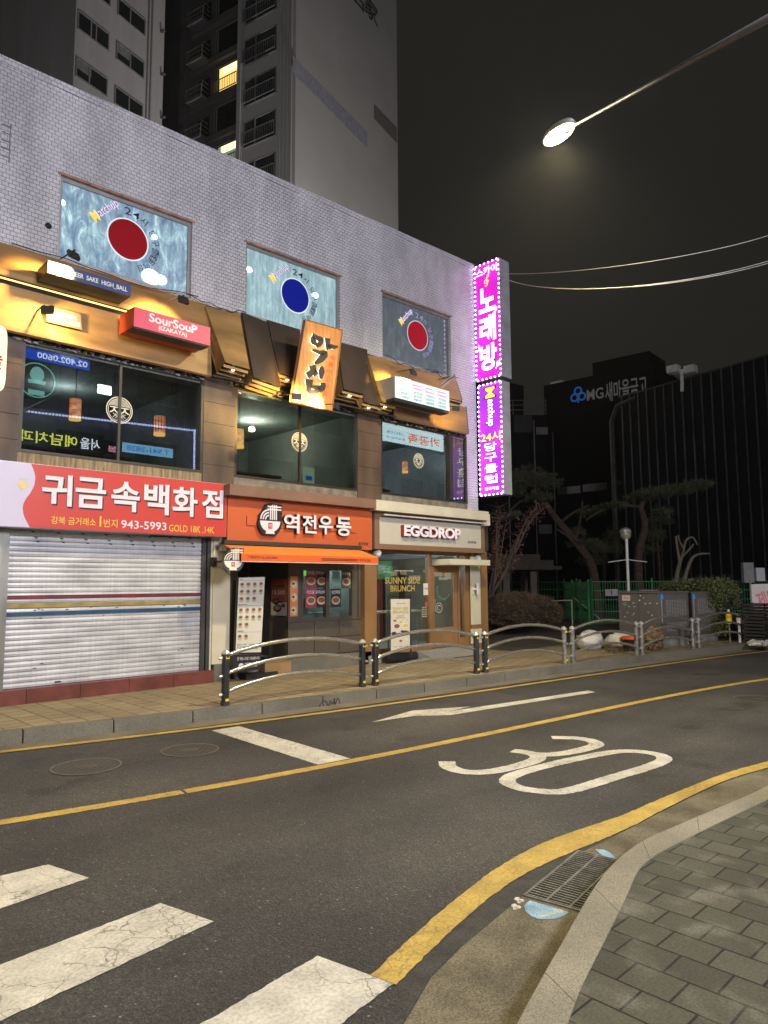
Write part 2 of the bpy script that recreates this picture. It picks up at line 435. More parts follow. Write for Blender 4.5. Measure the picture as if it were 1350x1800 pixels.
def granite(name, base, spk):
    m, nt, b = nodes_of(name); v = coords(nt)
    n = N(nt, 'ShaderNodeTexNoise'); n.inputs['Scale'].default_value = 1.6; n.inputs['Detail'].default_value = 7; nt.links.new(v, n.inputs[0])
    r = ramp(nt, n.outputs[0], [(.3, tuple(c*.72 for c in base)), (.65, tuple(c*1.1 for c in base))])
    vo = N(nt, 'ShaderNodeTexVoronoi'); vo.inputs['Scale'].default_value = 240; nt.links.new(v, vo.inputs[0])
    r2 = ramp(nt, vo.outputs['Color'], [(.25, (spk,)*3), (.6, (1.1,)*3)])
    nt.links.new(mixc(nt, 1., r.outputs[0], r2.outputs[0], 'MULTIPLY'), b.inputs['Base Color']); b.inputs['Roughness'].default_value = .75
    bump(nt, b, vo.outputs['Distance'], .25, .004)
    return m
M_kerb = granite('kerb_granite_grey', (.155, .145, .115), .5)
M_kerb2 = granite('kerb_granite_tan', (.25, .228, .17), .6)

road = struct(sheet([(-80, -60), (180, -60), (180, 130), (-80, 130)], ZR).build('road', MATS['asphalt']))

kp = [(0, 1308.5), (197, 1292), (324, 1276), (433, 1260), (529, 1247), (614, 1233), (700, 1224), (759, 1215.5), (826, 1206.5), (886, 1198.5), (940, 1190.5), (991, 1183.5), (1039, 1177), (1122, 1166.5), (1210, 1154.5), (1314, 1141.5)]
K = [G(x, y, ZR).to_2d() for x, y in kp]
# fair curve through the surveyed kerb foot: y as a cubic of x (least squares), so that stones line up
def fit(pts, deg=3):
    n = deg+1; A = [[0.]*n for _ in range(n)]; B = [0.]*n
    for p in pts:
        for i in range(n):
            B[i] += p[0]**i*p[1]
            for j in range(n): A[i][j] += p[0]**(i+j)
    for i in range(n):
        for k in range(i+1, n):
            q = A[k][i]/A[i][i]
            for j in range(n): A[k][j] -= q*A[i][j]
            B[k] -= q*B[i]
    c = [0.]*n
    for i in reversed(range(n)): c[i] = (B[i]-sum(A[i][j]*c[j] for j in range(i+1, n)))/A[i][i]
    return c
def curve_pts(c, x0, x1, n, ext):
    xs = [x0+(x1-x0)*i/n for i in range(n+1)]
    pts = [(x, sum(c[k]*x**k for k in range(len(c)))) for x in xs]
    a, b = pts[0], pts[1]; s = (b[1]-a[1])/(b[0]-a[0]); pts = [(a[0]-ext, a[1]-s*ext)]+pts
    a, b = pts[-2], pts[-1]; s = (b[1]-a[1])/(b[0]-a[0]); pts += [(b[0]+ext*2, b[1]+s*ext*2)]
    return pts
kc = curve_pts(fit(K, 3), K[0][0]-.3, K[-1][0], 60, 30)
def offset(pts, d):
    out = []
    for i, p in enumerate(pts):
        q0, q1 = Vector(pts[max(0, i-1)]), Vector(pts[min(len(pts)-1, i+1)]); t = (q1-q0).normalized()
        out.append((p[0]-t.y*d, p[1]+t.x*d))
    return out
kb = offset(kc, .17)
def along(pts, step):
    L = [0.]
    for a, b in zip(pts, pts[1:]): L.append(L[-1]+(Vector(b)-Vector(a)).length)
    out = []; s = 0.; i = 0
    while s < L[-1]:
        while L[i+1] < s: i += 1
        t = (s-L[i])/(L[i+1]-L[i]); out.append((Vector(pts[i]).lerp(Vector(pts[i+1]), t), (Vector(pts[i+1])-Vector(pts[i])).normalized())); s += step
    return out
km = MB(); st = along(kc, 1.0)
for (p, t), (q, t2) in zip(st, st[1:]):
    a = p+t*.008; b = q-t2*.008; na = Vector((-t.y, t.x)); nb = Vector((-t2.y, t2.x)); dz = random.uniform(-.004, .004)
    km.hexa([(a.x, a.y, ZR-.05), (b.x, b.y, ZR-.05), (*(b+nb*.17), ZR-.05), (*(a+na*.17), ZR-.05),
             (a.x+na.x*.012, a.y+na.y*.012, ZS+dz), (b.x+nb.x*.012, b.y+nb.y*.012, ZS+dz), (*(b+nb*.17), ZS+dz), (*(a+na*.17), ZS+dz)])
struct(km.build('kerb', M_kerb))
struct(sheet([tuple(p) for p in offset(kc, .165)]+[(150, 110), (-60, 110)], ZS-.006).build('pavement', M_far_pave))
struct(sheet([(14.35, 10.2), (26, 10.6), (60, 16), (110, 40), (60, 90), (14.35, 60)], ZS+.002).build('garden_ground', mat('bare_soil', (.055, .045, .035), .95, var=.4, scale=1.5, bmp=.4)))
# pale concrete gutter at the foot of the far kerb
struct(strip(offset(kc, .01), offset(kc, -.30), ZR+.004).build('gutter', mat('far_gutter', (.15, .13, .10), .85, var=.25, scale=2, fine=.2)))

def line_px(pts, width, z=ZR+.004, deg=2, ext=20, name='road_marking', m=None):
    g = [G(x, y, ZR).to_2d() for x, y in pts]; c = curve_pts(fit(g, deg), g[0][0], g[-1][0], 50, ext)
    return struct(strip(offset(c, width/2), offset(c, -width/2), z, rough=.0025).build(name, m or M_yellow))
line_px([(0, 1321.5), (197, 1301), (378, 1280), (700, 1234), (826, 1218), (991, 1195.5), (1122, 1174.5), (1350, 1145)], .11, ZR+.008, 3)
# centre line in two lengths with the small gap of the photograph
cl = [G(x, y, ZR).to_2d() for x, y in [(0, 1446), (166, 1420), (321, 1392.5), (560, 1347.5), (700, 1322.5), (743, 1315), (1008, 1257), (1220, 1216), (1350, 1193.5)]]
cc = fit(cl, 3)
def seg(c, x0, x1, width, z, n=30):
    pts = [(x0+(x1-x0)*i/n, sum(c[k]*(x0+(x1-x0)*i/n)**k for k in range(len(c)))) for i in range(n+1)]
    return strip(offset(pts, width/2), offset(pts, -width/2), z)
xg = G(323, 1392, ZR).x
full = curve_pts(cc, cl[0][0], cl[-1][0], 50, 25)
left = [p for p in full if p[0] < xg-.02]; left.append((xg-.012, sum(cc[k]*xg**k for k in range(4))))
right = [p for p in full if p[0] > xg+.02]; right.insert(0, (xg+.012, sum(cc[k]*xg**k for k in range(4))))
for pts in (left, right):
    struct(strip(offset(pts, .065), offset(pts, -.065), ZR+.004, rough=.003).build('road_marking', M_yellow))

def px_sheet(pts, name, m, z=ZR+.004): return struct(sheet([G(x, y, z).to_2d() for x, y in pts], z).build(name, m))
def gp_(l): return [tuple(G(x, y, ZR+.004).to_2d()) for x, y in l]
# stop line, arrow
struct(strip(gp_([(420, 1276.5), (616, 1333)]), gp_([(372, 1284), (559, 1344)]), ZR+.004, rough=.0025).build('road_marking', M_white))
def seam(a, b, c, d, e=None): pass
arrow = [(5, 250), (145, 210), (343, 196), (262, 214), (740, 142), (765, 148), (270, 226), (150, 228)]
px_sheet([(650+x/1.929, 1140+y/1.929) for x, y in arrow][::-1], 'road_marking', M_white, ZR+.0045)
# the numerals of the speed limit, drawn as strokes on the ground
def ground_stroke(px, width, name, closed=False, k=8, z=ZR+.004):
    g = [tuple(G(650+x/1.929, 1140+y/1.929, ZR).to_2d()) for x, y in px]
    if closed: g = [g[-1]]+g+[g[0], g[1]]
    s = smoothline(g, k)
    if closed: s = s[k:-k]
    return struct(strip(offset(s, width/2), offset(s, -width/2), z, rough=.003).build(name, M_white))
ground_stroke([(262, 384), (268, 402), (310, 417), (370, 421), (440, 413), (520, 394), (568, 375), (562, 362), (530, 353), (484, 347)], .165, 'road_marking')
ground_stroke([(545, 358), (600, 361), (660, 356), (725, 343), (768, 328), (752, 314), (700, 305), (618, 303)], .165, 'road_marking', z=ZR+.0047)
ground_stroke([(466, 452), (486, 432), (560, 408), (700, 375), (825, 352), (910, 350), (975, 360), (1000, 375), (960, 397), (840, 434), (720, 471), (650, 486), (580, 485), (505, 473)], .15, 'road_marking', True)
# zebra crossing
cz = [[(-160, 1580), (85.5, 1520), (156.6, 1544), (-120, 1640)], [(-140, 1751), (282.5, 1588.4), (375.8, 1621), (-90, 1838)], [(330, 1816), (557, 1681.7), (692, 1730), (540, 1846)]]
for q in cz:
    g = [Vector(G(x, y, ZR).to_2d()) for x, y in q]
    g[0] = g[1]+(g[0]-g[1]).normalized()*4.0; g[3] = g[2]+(g[3]-g[2]).normalized()*4.0
    struct(strip([tuple(g[1]), tuple(g[0])], [tuple(g[2]), tuple(g[3])], ZR+.004, rough=.0025).build('road_marking', M_white))
# curving yellow line at the near side
yl = [(652.6, 1713.6), (727.8, 1643.6), (800, 1581), (868, 1529.6), (940, 1488), (1013, 1459.6), (1090.6, 1433.7), (1168, 1401), (1272, 1360), (1350, 1338)]
yr = [(696.7, 1730.7), (769, 1659), (831, 1602), (899, 1550), (961, 1516.6), (1033.6, 1485.5), (1106, 1454.4), (1168, 1422), (1272, 1373), (1350, 1349)]
def gp(l, z): return [tuple(G(x, y, z).to_2d()) for x, y in l]
def ext_end(l, d):
    a, b = Vector(l[-2]), Vector(l[-1]); t = (b-a).normalized(); return l+[tuple(b+t*d)]
YL = ext_end(smoothline(gp(yl, ZR+.006)), 30); YR = ext_end(smoothline(gp(yr, ZR+.006)), 30)
struct(strip(YL, YR, ZR+.006, rough=.0022).build('road_marking', M_yellow))
# gutter, kerb and paving on the near side
ge = [(655, 1880), (712, 1796.6), (748.5, 1731.8), (779.6, 1693), (836.6, 1643.6), (899, 1591.8), (961, 1537), (1013, 1503.7), (1059.5, 1480), (1115, 1452), (1175, 1421), (1272, 1375), (1350, 1351)]
ko = [(880, 1870), (909, 1800), (950.7, 1722.5), (987, 1659), (1041, 1566), (1080, 1516.6), (1127, 1480), (1194, 1449), (1298, 1405), (1350, 1381)]
ki = [(967, 1870), (997, 1800), (1023, 1732), (1064.7, 1649), (1101, 1576), (1122, 1529.6), (1148, 1506), (1173.6, 1490.7), (1272, 1441.5), (1350, 1405)]
GE = ext_end(smoothline(gp(ge, ZR+.003)), 30)
KO = ext_end(smoothline(gp(ko, ZN)), 30); KI = ext_end(smoothline(gp(ki, ZN)), 30)
KO = [(KO[0][0]-.3, KO[0][1]-2.5)]+KO; KI = [(KI[0][0]-.3, KI[0][1]-2.5)]+KI; GE = [(GE[0][0]-.3, GE[0][1]-2.5)]+GE
ko_w = [Vector(p) for p in KO]
under = offset(KO, -.05)
_g1, _g2 = resample(GE, 120), resample(under, 120)
struct(strip(_g1, _g2, ZR+.003).build('gutter', M_conc))
# darker strip of newer asphalt between yellow line and gutter
YRx = smoothline(gp(yr[:7], ZR+.002)); GEx = smoothline(gp(ge[1:9], ZR+.002))
struct(sheet((YRx+GEx[::-1])[::-1], ZR+.0015).build('road', mat('newer_asphalt', (.04, .038, .034), .8, var=.3, scale=9, bmp=.5, fine=.4)))
n_ = 150
ro, ri = resample(KO[:-1], n_), resample(KI[:-1], n_)
cuts = [0]
kmb = MB(); L = 0.; joints = [G(955, 1712, ZN), G(1043, 1560, ZN), G(1130, 1478, ZN), G(1225, 1436, ZN)]
jset = set()
for j in joints:
    jset.add(min(range(n_), key=lambda i: (Vector(ro[i])-j.to_2d()).length))
def kerb_piece(i0, i1):
    for i in range(i0, i1):
        a, b, c, d = Vector(ro[i]), Vector(ro[i+1]), Vector(ri[i+1]), Vector(ri[i])
        if i == i0 and i0: a = a.lerp(b, .12); d = d.lerp(c, .12)
        kmb.add([(a.x, a.y, ZR-.02), (b.x, b.y, ZR-.02), (c.x, c.y, ZR-.02), (d.x, d.y, ZR-.02), (a.x, a.y, ZN), (b.x, b.y, ZN), (c.x, c.y, ZN), (d.x, d.y, ZN)],
                [(4, 7, 6, 5), (0, 4, 5, 1), (2, 6, 7, 3)]+([(0, 3, 7, 4)] if i == i0 else [])+([(1, 5, 6, 2)] if i == i1-1 else []))
js = [0]+sorted(jset)+[n_]
for a, b in zip(js, js[1:]): kerb_piece(a, b)
e0, e1 = KO[-1], KI[-1]
kmb.add([(*ro[-1], ZN), (*e0, ZN), (*e1, ZN), (*ri[-1], ZN), (*ro[-1], ZR), (*e0, ZR)], [(0, 3, 2, 1), (4, 0, 1, 5)])
struct(kmb.build('kerb', M_kerb2))
struct(sheet(([(-30, KI[0][1])] if False else [])+KI+[(80, -40), (KI[0][0]-.2, -40)], ZN-.006).build('pavement', M_near_pave))
struct(sheet([(KI[0][0]-.25, -40), (KI[0][0]-.25, KI[0][1]), (KI[0][0]-1.2, KI[0][1]-.1), (-60, KI[0][1]-.6), (-60, -40)], ZN-.006).build('pavement', M_near_pave))

# drain grate, sunk in the gutter beside the kerb
gq = [G(1017.6, 1499, ZR), G(924, 1576, ZR), G(1021, 1603.5, ZR)]
ax = (gq[0]-gq[1]).to_2d().normalized(); ay = Vector((ax.y, -ax.x)); glen = (gq[0]-gq[1]).length; gw = .42
g0 = gq[1].to_2d()
gt = thing('drain_grate', 'rusty steel drain grate in the gutter beside the curved kerb', 'drain grate', (g0.x, g0.y, ZR))
M_iron = mat('grate_steel', (.15, .145, .125), .6, .2, .35, 14, .1)
def gpt(a, b, z): v = g0+ax*a+ay*b; return (v.x, v.y, z)
def gbox(mb, a0, a1, b0, b1, z0, z1):
    mb.hexa([gpt(a0, b1, z0), gpt(a1, b1, z0), gpt(a1, b0, z0), gpt(a0, b0, z0), gpt(a0, b1, z1), gpt(a1, b1, z1), gpt(a1, b0, z1), gpt(a0, b0, z1)])
ft = MB(); z1 = ZR+.012
gbox(ft, -.012, glen+.012, -.012, 0, ZR, z1); gbox(ft, -.012, 0, 0, gw, ZR, z1); gbox(ft, glen, glen+.012, 0, gw, ZR, z1); ft.build('frame', M_iron, gt)
br = MB(); nb = 26
for i in range(nb):
    a = glen*(i+.5)/nb; gbox(br, a-.0050, a+.0050, 0, gw, ZR+.0045, z1-.001)
br.build('cross_bars', M_iron, gt)
br = MB()
for b in (.125, .265, .40): gbox(br, 0, glen, b-.006, b+.006, ZR+.0045, z1+.001)
br.build('long_bars', M_iron, gt)
bk = MB(); gbox(bk, 0, glen, 0, gw, ZR+.0035, ZR+.0042); bk.build('pit', mat('pit_black', (.004, .004, .004), 1., spec=0.), gt)
# chalk-blue paint by the grate and two pale blossoms
M_chalk = mat('blue_chalk_paint', (.22, .34, .42), .85, var=.35, scale=9, fine=.25)
px_sheet([(860+x/4.219, 1440+y/4.219) for x, y in [(300, 602), (258, 640), (266, 680), (310, 718), (370, 740), (430, 743), (500, 735), (560, 712), (600, 690)]], 'road_marking', M_chalk, ZR+.006)
px_sheet([(860+x/4.219, 1440+y/4.219) for x, y in [(785, 222), (830, 262), (880, 290), (925, 300), (935, 282), (900, 250), (850, 225)]], 'road_marking', M_chalk, ZR+.006)
M_pale = mat('white_chalk_paint', (.48, .46, .40), .85, var=.3, scale=20, fine=.3)
for cx, cy, rr in [(207, 590, 22), (240, 603, 20), (222, 612, 18), (185, 640, 22), (215, 652, 22), (192, 662, 18)]:
    px_sheet([(860+(cx+rr*math.cos(a*.7))/4.219, 1440+(cy+rr*.62*math.sin(a*.7))/4.219) for a in range(9)], 'road_marking', M_pale, ZR+.0062)
px_sheet([(860+x/4.219, 1440+y/4.219) for x, y in [(360, 720), (380, 728), (545, 685), (535, 668)]], 'road_marking', mat('yellow_chalk_paint', (.42, .42, .26), .85, var=.3, scale=14, fine=.3), ZR+.0066)

def manhole(px, py, r, label, dark=(.075, .068, .06)):
    c = G(px, py, ZR); t = thing('manhole_cover', label, 'manhole cover', (c.x, c.y, ZR), 'manhole covers in the road')
    f = Frame((c.x, c.y, ZR), (1, 0, 0), (0, 1, 0))
    ring(MB(), f, 0, 0, r*.93, r, .004, .008, 48).build('rim', mat('manhole_rim', (.13, .115, .095), .7, .3, .2, 9), t)
    m, nt, b = nodes_of('cast_iron')
    v = coords(nt, (11, 11, 11)); ck = N(nt, 'ShaderNodeTexChecker'); ck.inputs['Scale'].default_value = 2; nt.links.new(v, ck.inputs[0])
    nt.links.new(mixc(nt, ck.outputs['Fac'], dark, tuple(q*.7 for q in dark)), b.inputs['Base Color']); b.inputs['Roughness'].default_value = .6; b.inputs['Metallic'].default_value = .4
    bump(nt, b, ck.outputs['Fac'], .6, .01)
    disc(MB(), f, 0, 0, r*.92, None, .004, .0065, 48).build('lid', m, t)
    disc(MB(), f, 0, 0, r*.3, None, .003, .008, 32).build('boss', mat('manhole_boss', (.085, .077, .068), .6, .4, .3, 20), t)
manhole(152, 1348, .335, 'round cast iron manhole cover nearest the shuttered shop')
manhole(334, 1319, .31, 'faint worn manhole cover beside the white stop line', (.07, .063, .056))
manhole(1332, 1229, .34, 'dark manhole cover beyond the yellow centre line')
manhole(1285, 1245.5, .16, 'small dark valve cover beside the larger manhole')
manhole(1240, 1185.5, .3, 'far manhole cover in the lane next to the kerb', (.06, .055, .05))

kg = [G(560, 1240, -.09), G(597, 1234, -.09)]; gd_ = (kg[1]-kg[0]); gd_.z = 0; gL = gd_.length
gf = Frame(Vector((kg[0].x, kg[0].y, -.13)), gd_, (0, 0, 1)); g = MB()
for pts in ([(0, .02), (.06, .09), (.12, .08), (.15, .02)], [(.17, .01), (.2, .08), (.24, .03), (.27, .11)], [(.27, .11), (.28, .02), (.33, .10), (.37, .02)]):
    stroke(g, gf, smoothline([(a*gL/.37, b) for a, b in pts], 5), .014, .004, .012)
struct(g.build('kerb', mat('graffiti_black', (.02, .02, .02), .6)))
# ================================================================ THE SHOP BUILDING
B = thing('shop_building', 'three storey corner shop building with white tiled top floor and brown awning', 'building', (8.5, D, 0))
M_tile = brickmat('white_wall_tile', .094, .065, (.52, .51, .535), (.46, .45, .475), (.17, .16, .18), .0042, 'xz', .35, .30, .8)
M_tile_side = brickmat('white_wall_tile_side', .094, .065, (.52, .51, .535), (.46, .45, .475), (.17, .16, .18), .0042, 'yz', .35, .30, .8)
M_rust = mat('rusty_trim', (.30, .17, .13), .7, .2, .4, 6)
M_slate = mat('brown_slate_panel', (.078, .050, .033), .55, 0, .5, 2.2, .2, (1, 1, .35), fine=.2)
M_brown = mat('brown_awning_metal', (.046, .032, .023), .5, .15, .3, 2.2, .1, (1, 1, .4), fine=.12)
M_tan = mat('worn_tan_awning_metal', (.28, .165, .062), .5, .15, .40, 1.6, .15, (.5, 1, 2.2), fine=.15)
M_alu = mat('dull_aluminium', (.30, .30, .29), .45, .6, .15, 5)
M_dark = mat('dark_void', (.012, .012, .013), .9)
M_darkwall = mat('dark_room_wall', (.16, .165, .15), .9, var=.5, scale=.8)
M_wood = mat('weathered_wood', (.22, .165, .10), .85, 0, .5, 3, .5, (9, 1, .7), fine=.25)
def rz(x): return 9.43+(x-2.74)*.0335
def hz(x): return 7.97+(x-3.67)*.022
XL, XR = -4.0, 13.9
wins = [(3.67, 5.92), (7.04, 9.36), (10.60, 12.94)]
SB = 6.64
tw = MB()
def col(x0, x1, za, zb, zc, zd, y0=D, y1=D+.28):   # za/zb bottoms, zc/zd tops at x0/x1
    tw.hexa([(x0, y0, za), (x1, y0, zb), (x1, y1, zb), (x0, y1, za), (x0, y0, zc), (x1, y0, zd), (x1, y1, zd), (x0, y1, zc)])
xs = [XL]+[v for w_ in wins for v in w_]+[XR]
for i in range(len(xs)-1):
    a, b = xs[i], xs[i+1]
    if i % 2: col(a, b, hz(a), hz(b), rz(a), rz(b)); col(a, b, 5.15, 5.15, SB, SB)
    else: col(a, b, 5.15, 5.15, rz(a), rz(b))
col(13.44, XR, 3.2, 3.2, 5.15, 5.15)
tw.build('tiled_wall', M_tile, B)
sw = MB(); sw.hexa([(XR-.28, D+.28, 2.3), (XR, D+.28, 2.3), (XR, D+13, 2.3), (XR-.28, D+13, 2.3), (XR-.28, D+.28, rz(XR)), (XR, D+.28, rz(XR)), (XR, D+13, rz(XR)), (XR-.28, D+13, rz(XR))])
sw.box(XR-.02, XR+.25, D+.3, D+13, 0, 2.3)
sw.build('side_wall', M_tile_side, B)
cp = MB(); cp.hexa([(XL, D-.015, rz(XL)-.11), (XR+.01, D-.015, rz(XR)-.11), (XR+.01, D+.3, rz(XR)-.11), (XL, D+.3, rz(XL)-.11), (XL, D-.015, rz(XL)+.02), (XR+.01, D-.015, rz(XR)+.02), (XR+.01, D+.3, rz(XR)+.02), (XL, D+.3, rz(XL)+.02)])
cp.build('coping', M_tile, B)
MB().box(XL, XR-.3, D+.3, D+13, 8.9, 9.1).build('roof', mat('roof_concrete', (.2, .2, .19), .9), B)

# ---- third floor windows
def frosted(name, a, b_, hi, s, dark=False):
    m, nt, b = nodes_of(name)
    v = coords(nt, (1.9, 1, .8))
    d = N(nt, 'ShaderNodeTexNoise'); d.inputs['Scale'].default_value = 1.6; d.inputs['Detail'].default_value = 3; nt.links.new(v, d.inputs[0])
    dv = mixc(nt, .3, v, d.outputs['Color'], 'ADD')
    n = N(nt, 'ShaderNodeTexNoise'); n.inputs['Scale'].default_value = 3.6; n.inputs['Detail'].default_value = 9; n.inputs['Roughness'].default_value = .68; n.inputs['Distortion'].default_value = .5; nt.links.new(dv, n.inputs[0])
    r = ramp(nt, n.outputs[0], [(.34, a), (.5, b_), (.68, hi)])
    # wiping marks rub the film thinner towards the lower half of the pane, as on the glass itself
    st = coords(nt, (18, 1, 1.2)); n2 = N(nt, 'ShaderNodeTexNoise'); n2.inputs['Scale'].default_value = 1; n2.inputs['Detail'].default_value = 4; nt.links.new(st, n2.inputs[0])
    r2 = ramp(nt, n2.outputs[0], [(.35, (.75,)*3), (.7, (1.2,)*3)])
    c = mixc(nt, 1., r.outputs[0], r2.outputs[0], 'MULTIPLY')
    nt.links.new(c, b.inputs['Emission Color']); b.inputs['Emission Strength'].default_value = s
    b.inputs['Base Color'].default_value = (.10, .12, .13, 1); b.inputs['Roughness'].default_value = .06
    b.inputs['IOR'].default_value = 1.6
    MATS[name] = m; return m
M_ice = frosted('lit_frosted_glass', (.05, .10, .21), (.17, .28, .36), (.50, .72, .76), 1.25)
M_ice2 = frosted('lit_frosted_glass_pale', (.17, .28, .32), (.24, .37, .40), (.36, .55, .56), 1.15)
M_ice3 = frosted('dim_smeared_glass', (.012, .016, .024), (.028, .036, .050), (.075, .09, .11), 1.0)
def arc_text(mb, s, fr, cx, cz, r, a_start, step, h, wid, n=.006):
    a = a_start
    for ch in s:
        if ch != ' ':
            x, z = cx+r*math.cos(R(a)), cz+r*math.sin(R(a))
            text(mb, ch, fr, (x-wid/2, x+wid/2, z-h/2, z+h/2), n=n, bold=.012, rot=a-90)
        a -= step if ch != ' ' else step*.6
pane_specs = [(M_ice, (.30, .004, .012), (225, 421)), (M_ice2, (.005, .012, .26), (519, 520)), (M_ice3, (.40, .006, .018), (734, 590))]
M_whitefilm = glow('white_film_lit', (.75, .82, .85), .55)
for i, ((x0, x1), (mp_, cc_, cpx)) in enumerate(zip(wins, pane_specs)):
    wf = MB(); yf = D+.05
    z0, z1 = SB, hz((x0+x1)/2)
    for (a, b, za, zb, zc, zd) in ((x0, x0+.05, z0, z0, hz(x0), hz(x0)), (x1-.05, x1, z0, z0, hz(x1), hz(x1)), (x0+.05, x1-.05, hz(x0)-.06, hz(x1)-.06, hz(x0)-.001, hz(x1)-.001), (x0+.05, x1-.05, z0, z0, z0+.05, z0+.05)):
        wf.hexa([(a, yf, za), (b, yf, zb), (b, yf+.1, zb), (a, yf+.1, za), (a, yf, zc), (b, yf, zd), (b, yf+.1, zd), (a, yf+.1, zc)])
    W = wf.build('window_frame', M_alu, B)
    W['label'] = ['frame of the lit window with the red disc', 'frame of the lit window with the blue disc', 'frame of the dim window with the red disc'][i]
    pb = MB(); pb.hexa([(x0+.05, yf+.04, z0+.05), (x1-.05, yf+.04, z0+.05), (x1-.05, yf+.05, z0+.05), (x0+.05, yf+.05, z0+.05), (x0+.05, yf+.04, hz(x0)-.06), (x1-.05, yf+.04, hz(x1)-.06), (x1-.05, yf+.05, hz(x1)-.06), (x0+.05, yf+.05, hz(x0)-.06)])
    pb.build('pane', mp_, W)
    # rusty head trim over the opening
    hd = MB(); hd.hexa([(x0-.04, D-.02, hz(x0)-.005), (x1+.04, D-.02, hz(x1)-.005), (x1+.04, D+.02, hz(x1)-.005), (x0-.04, D+.02, hz(x0)-.005), (x0-.04, D-.02, hz(x0)+.035), (x1+.04, D-.02, hz(x1)+.035), (x1+.04, D+.02, hz(x1)+.035), (x0-.04, D+.02, hz(x0)+.035)])
    hd.build('lintel_trim', M_rust, B)
    fr = FF(yf+.04); c = P(*cpx, yf+.04); rr = .335
    disc(MB(), fr, c.x, c.z, rr+.025, None, .003, .003).build('disc_edge', M_whitefilm if i < 2 else glow('white_film_dim', (.7, .72, .8), .35), W)
    disc(MB(), fr, c.x, c.z, rr, None, .002, .006).build('disc', glow('disc_film_%s' % ('red', 'blue', 'bright_red')[i], cc_, (.28, .42, .42)[i]), W)
    t1 = MB(); t2 = MB()
    ink = glow('ink_purple', (.03, .012, .06), .5) if i < 2 else glow('ink_lilac', (.30, .28, .5), .6)
    arc_text(t1, '24시 당구클럽', fr, c.x, c.z, rr+.15, 92, 17.5, .125, .115)
    arc_text(t1, '월곡역점', fr, c.x, c.z, rr+.15, -16, 15, .11, .10)
    t1.build('lettering', ink, W)
    a0 = R(137); mx, mz = c.x+(rr+.19)*math.cos(a0), c.z+(rr+.19)*math.sin(a0)
    for nm, m_, bo, n_ in (('lettering_shadow', ink, .075, .004), ('lettering', glow('lilac_film', (.75, .6, .85), .75), .02, .007)):
        text(t2 := MB(), 'Matchup', fr, (mx-.27, mx+.27, mz-.085, mz+.095), n=n_, bold=bo, rot=46)
        t2.build(nm, m_, W)
    text(t3 := MB(), 'M', fr, (mx-.17-.06, mx-.17+.05, mz-.175-.08, mz-.175+.10), n=.009, bold=.04, rot=46)
    t3.build('lettering', glow('yellow_film', (.8, .62, .05), .8), W)
# lamps burning behind the frosted panes
for px, py, rr in [(109, 356, .05), (271, 417, .05), (265, 487, .16), (283, 492, .10), (438, 474, .06), (554, 519, .07)]:
    q = P(px, py, D+.075)
    disc(MB(), FF(D+.075), q.x, q.z, rr, rr*.8, .004, .02 if False else .0025 + .012).build('ceiling_glow', glow('tube_glow', (.85, 1, 1), 6.), B)

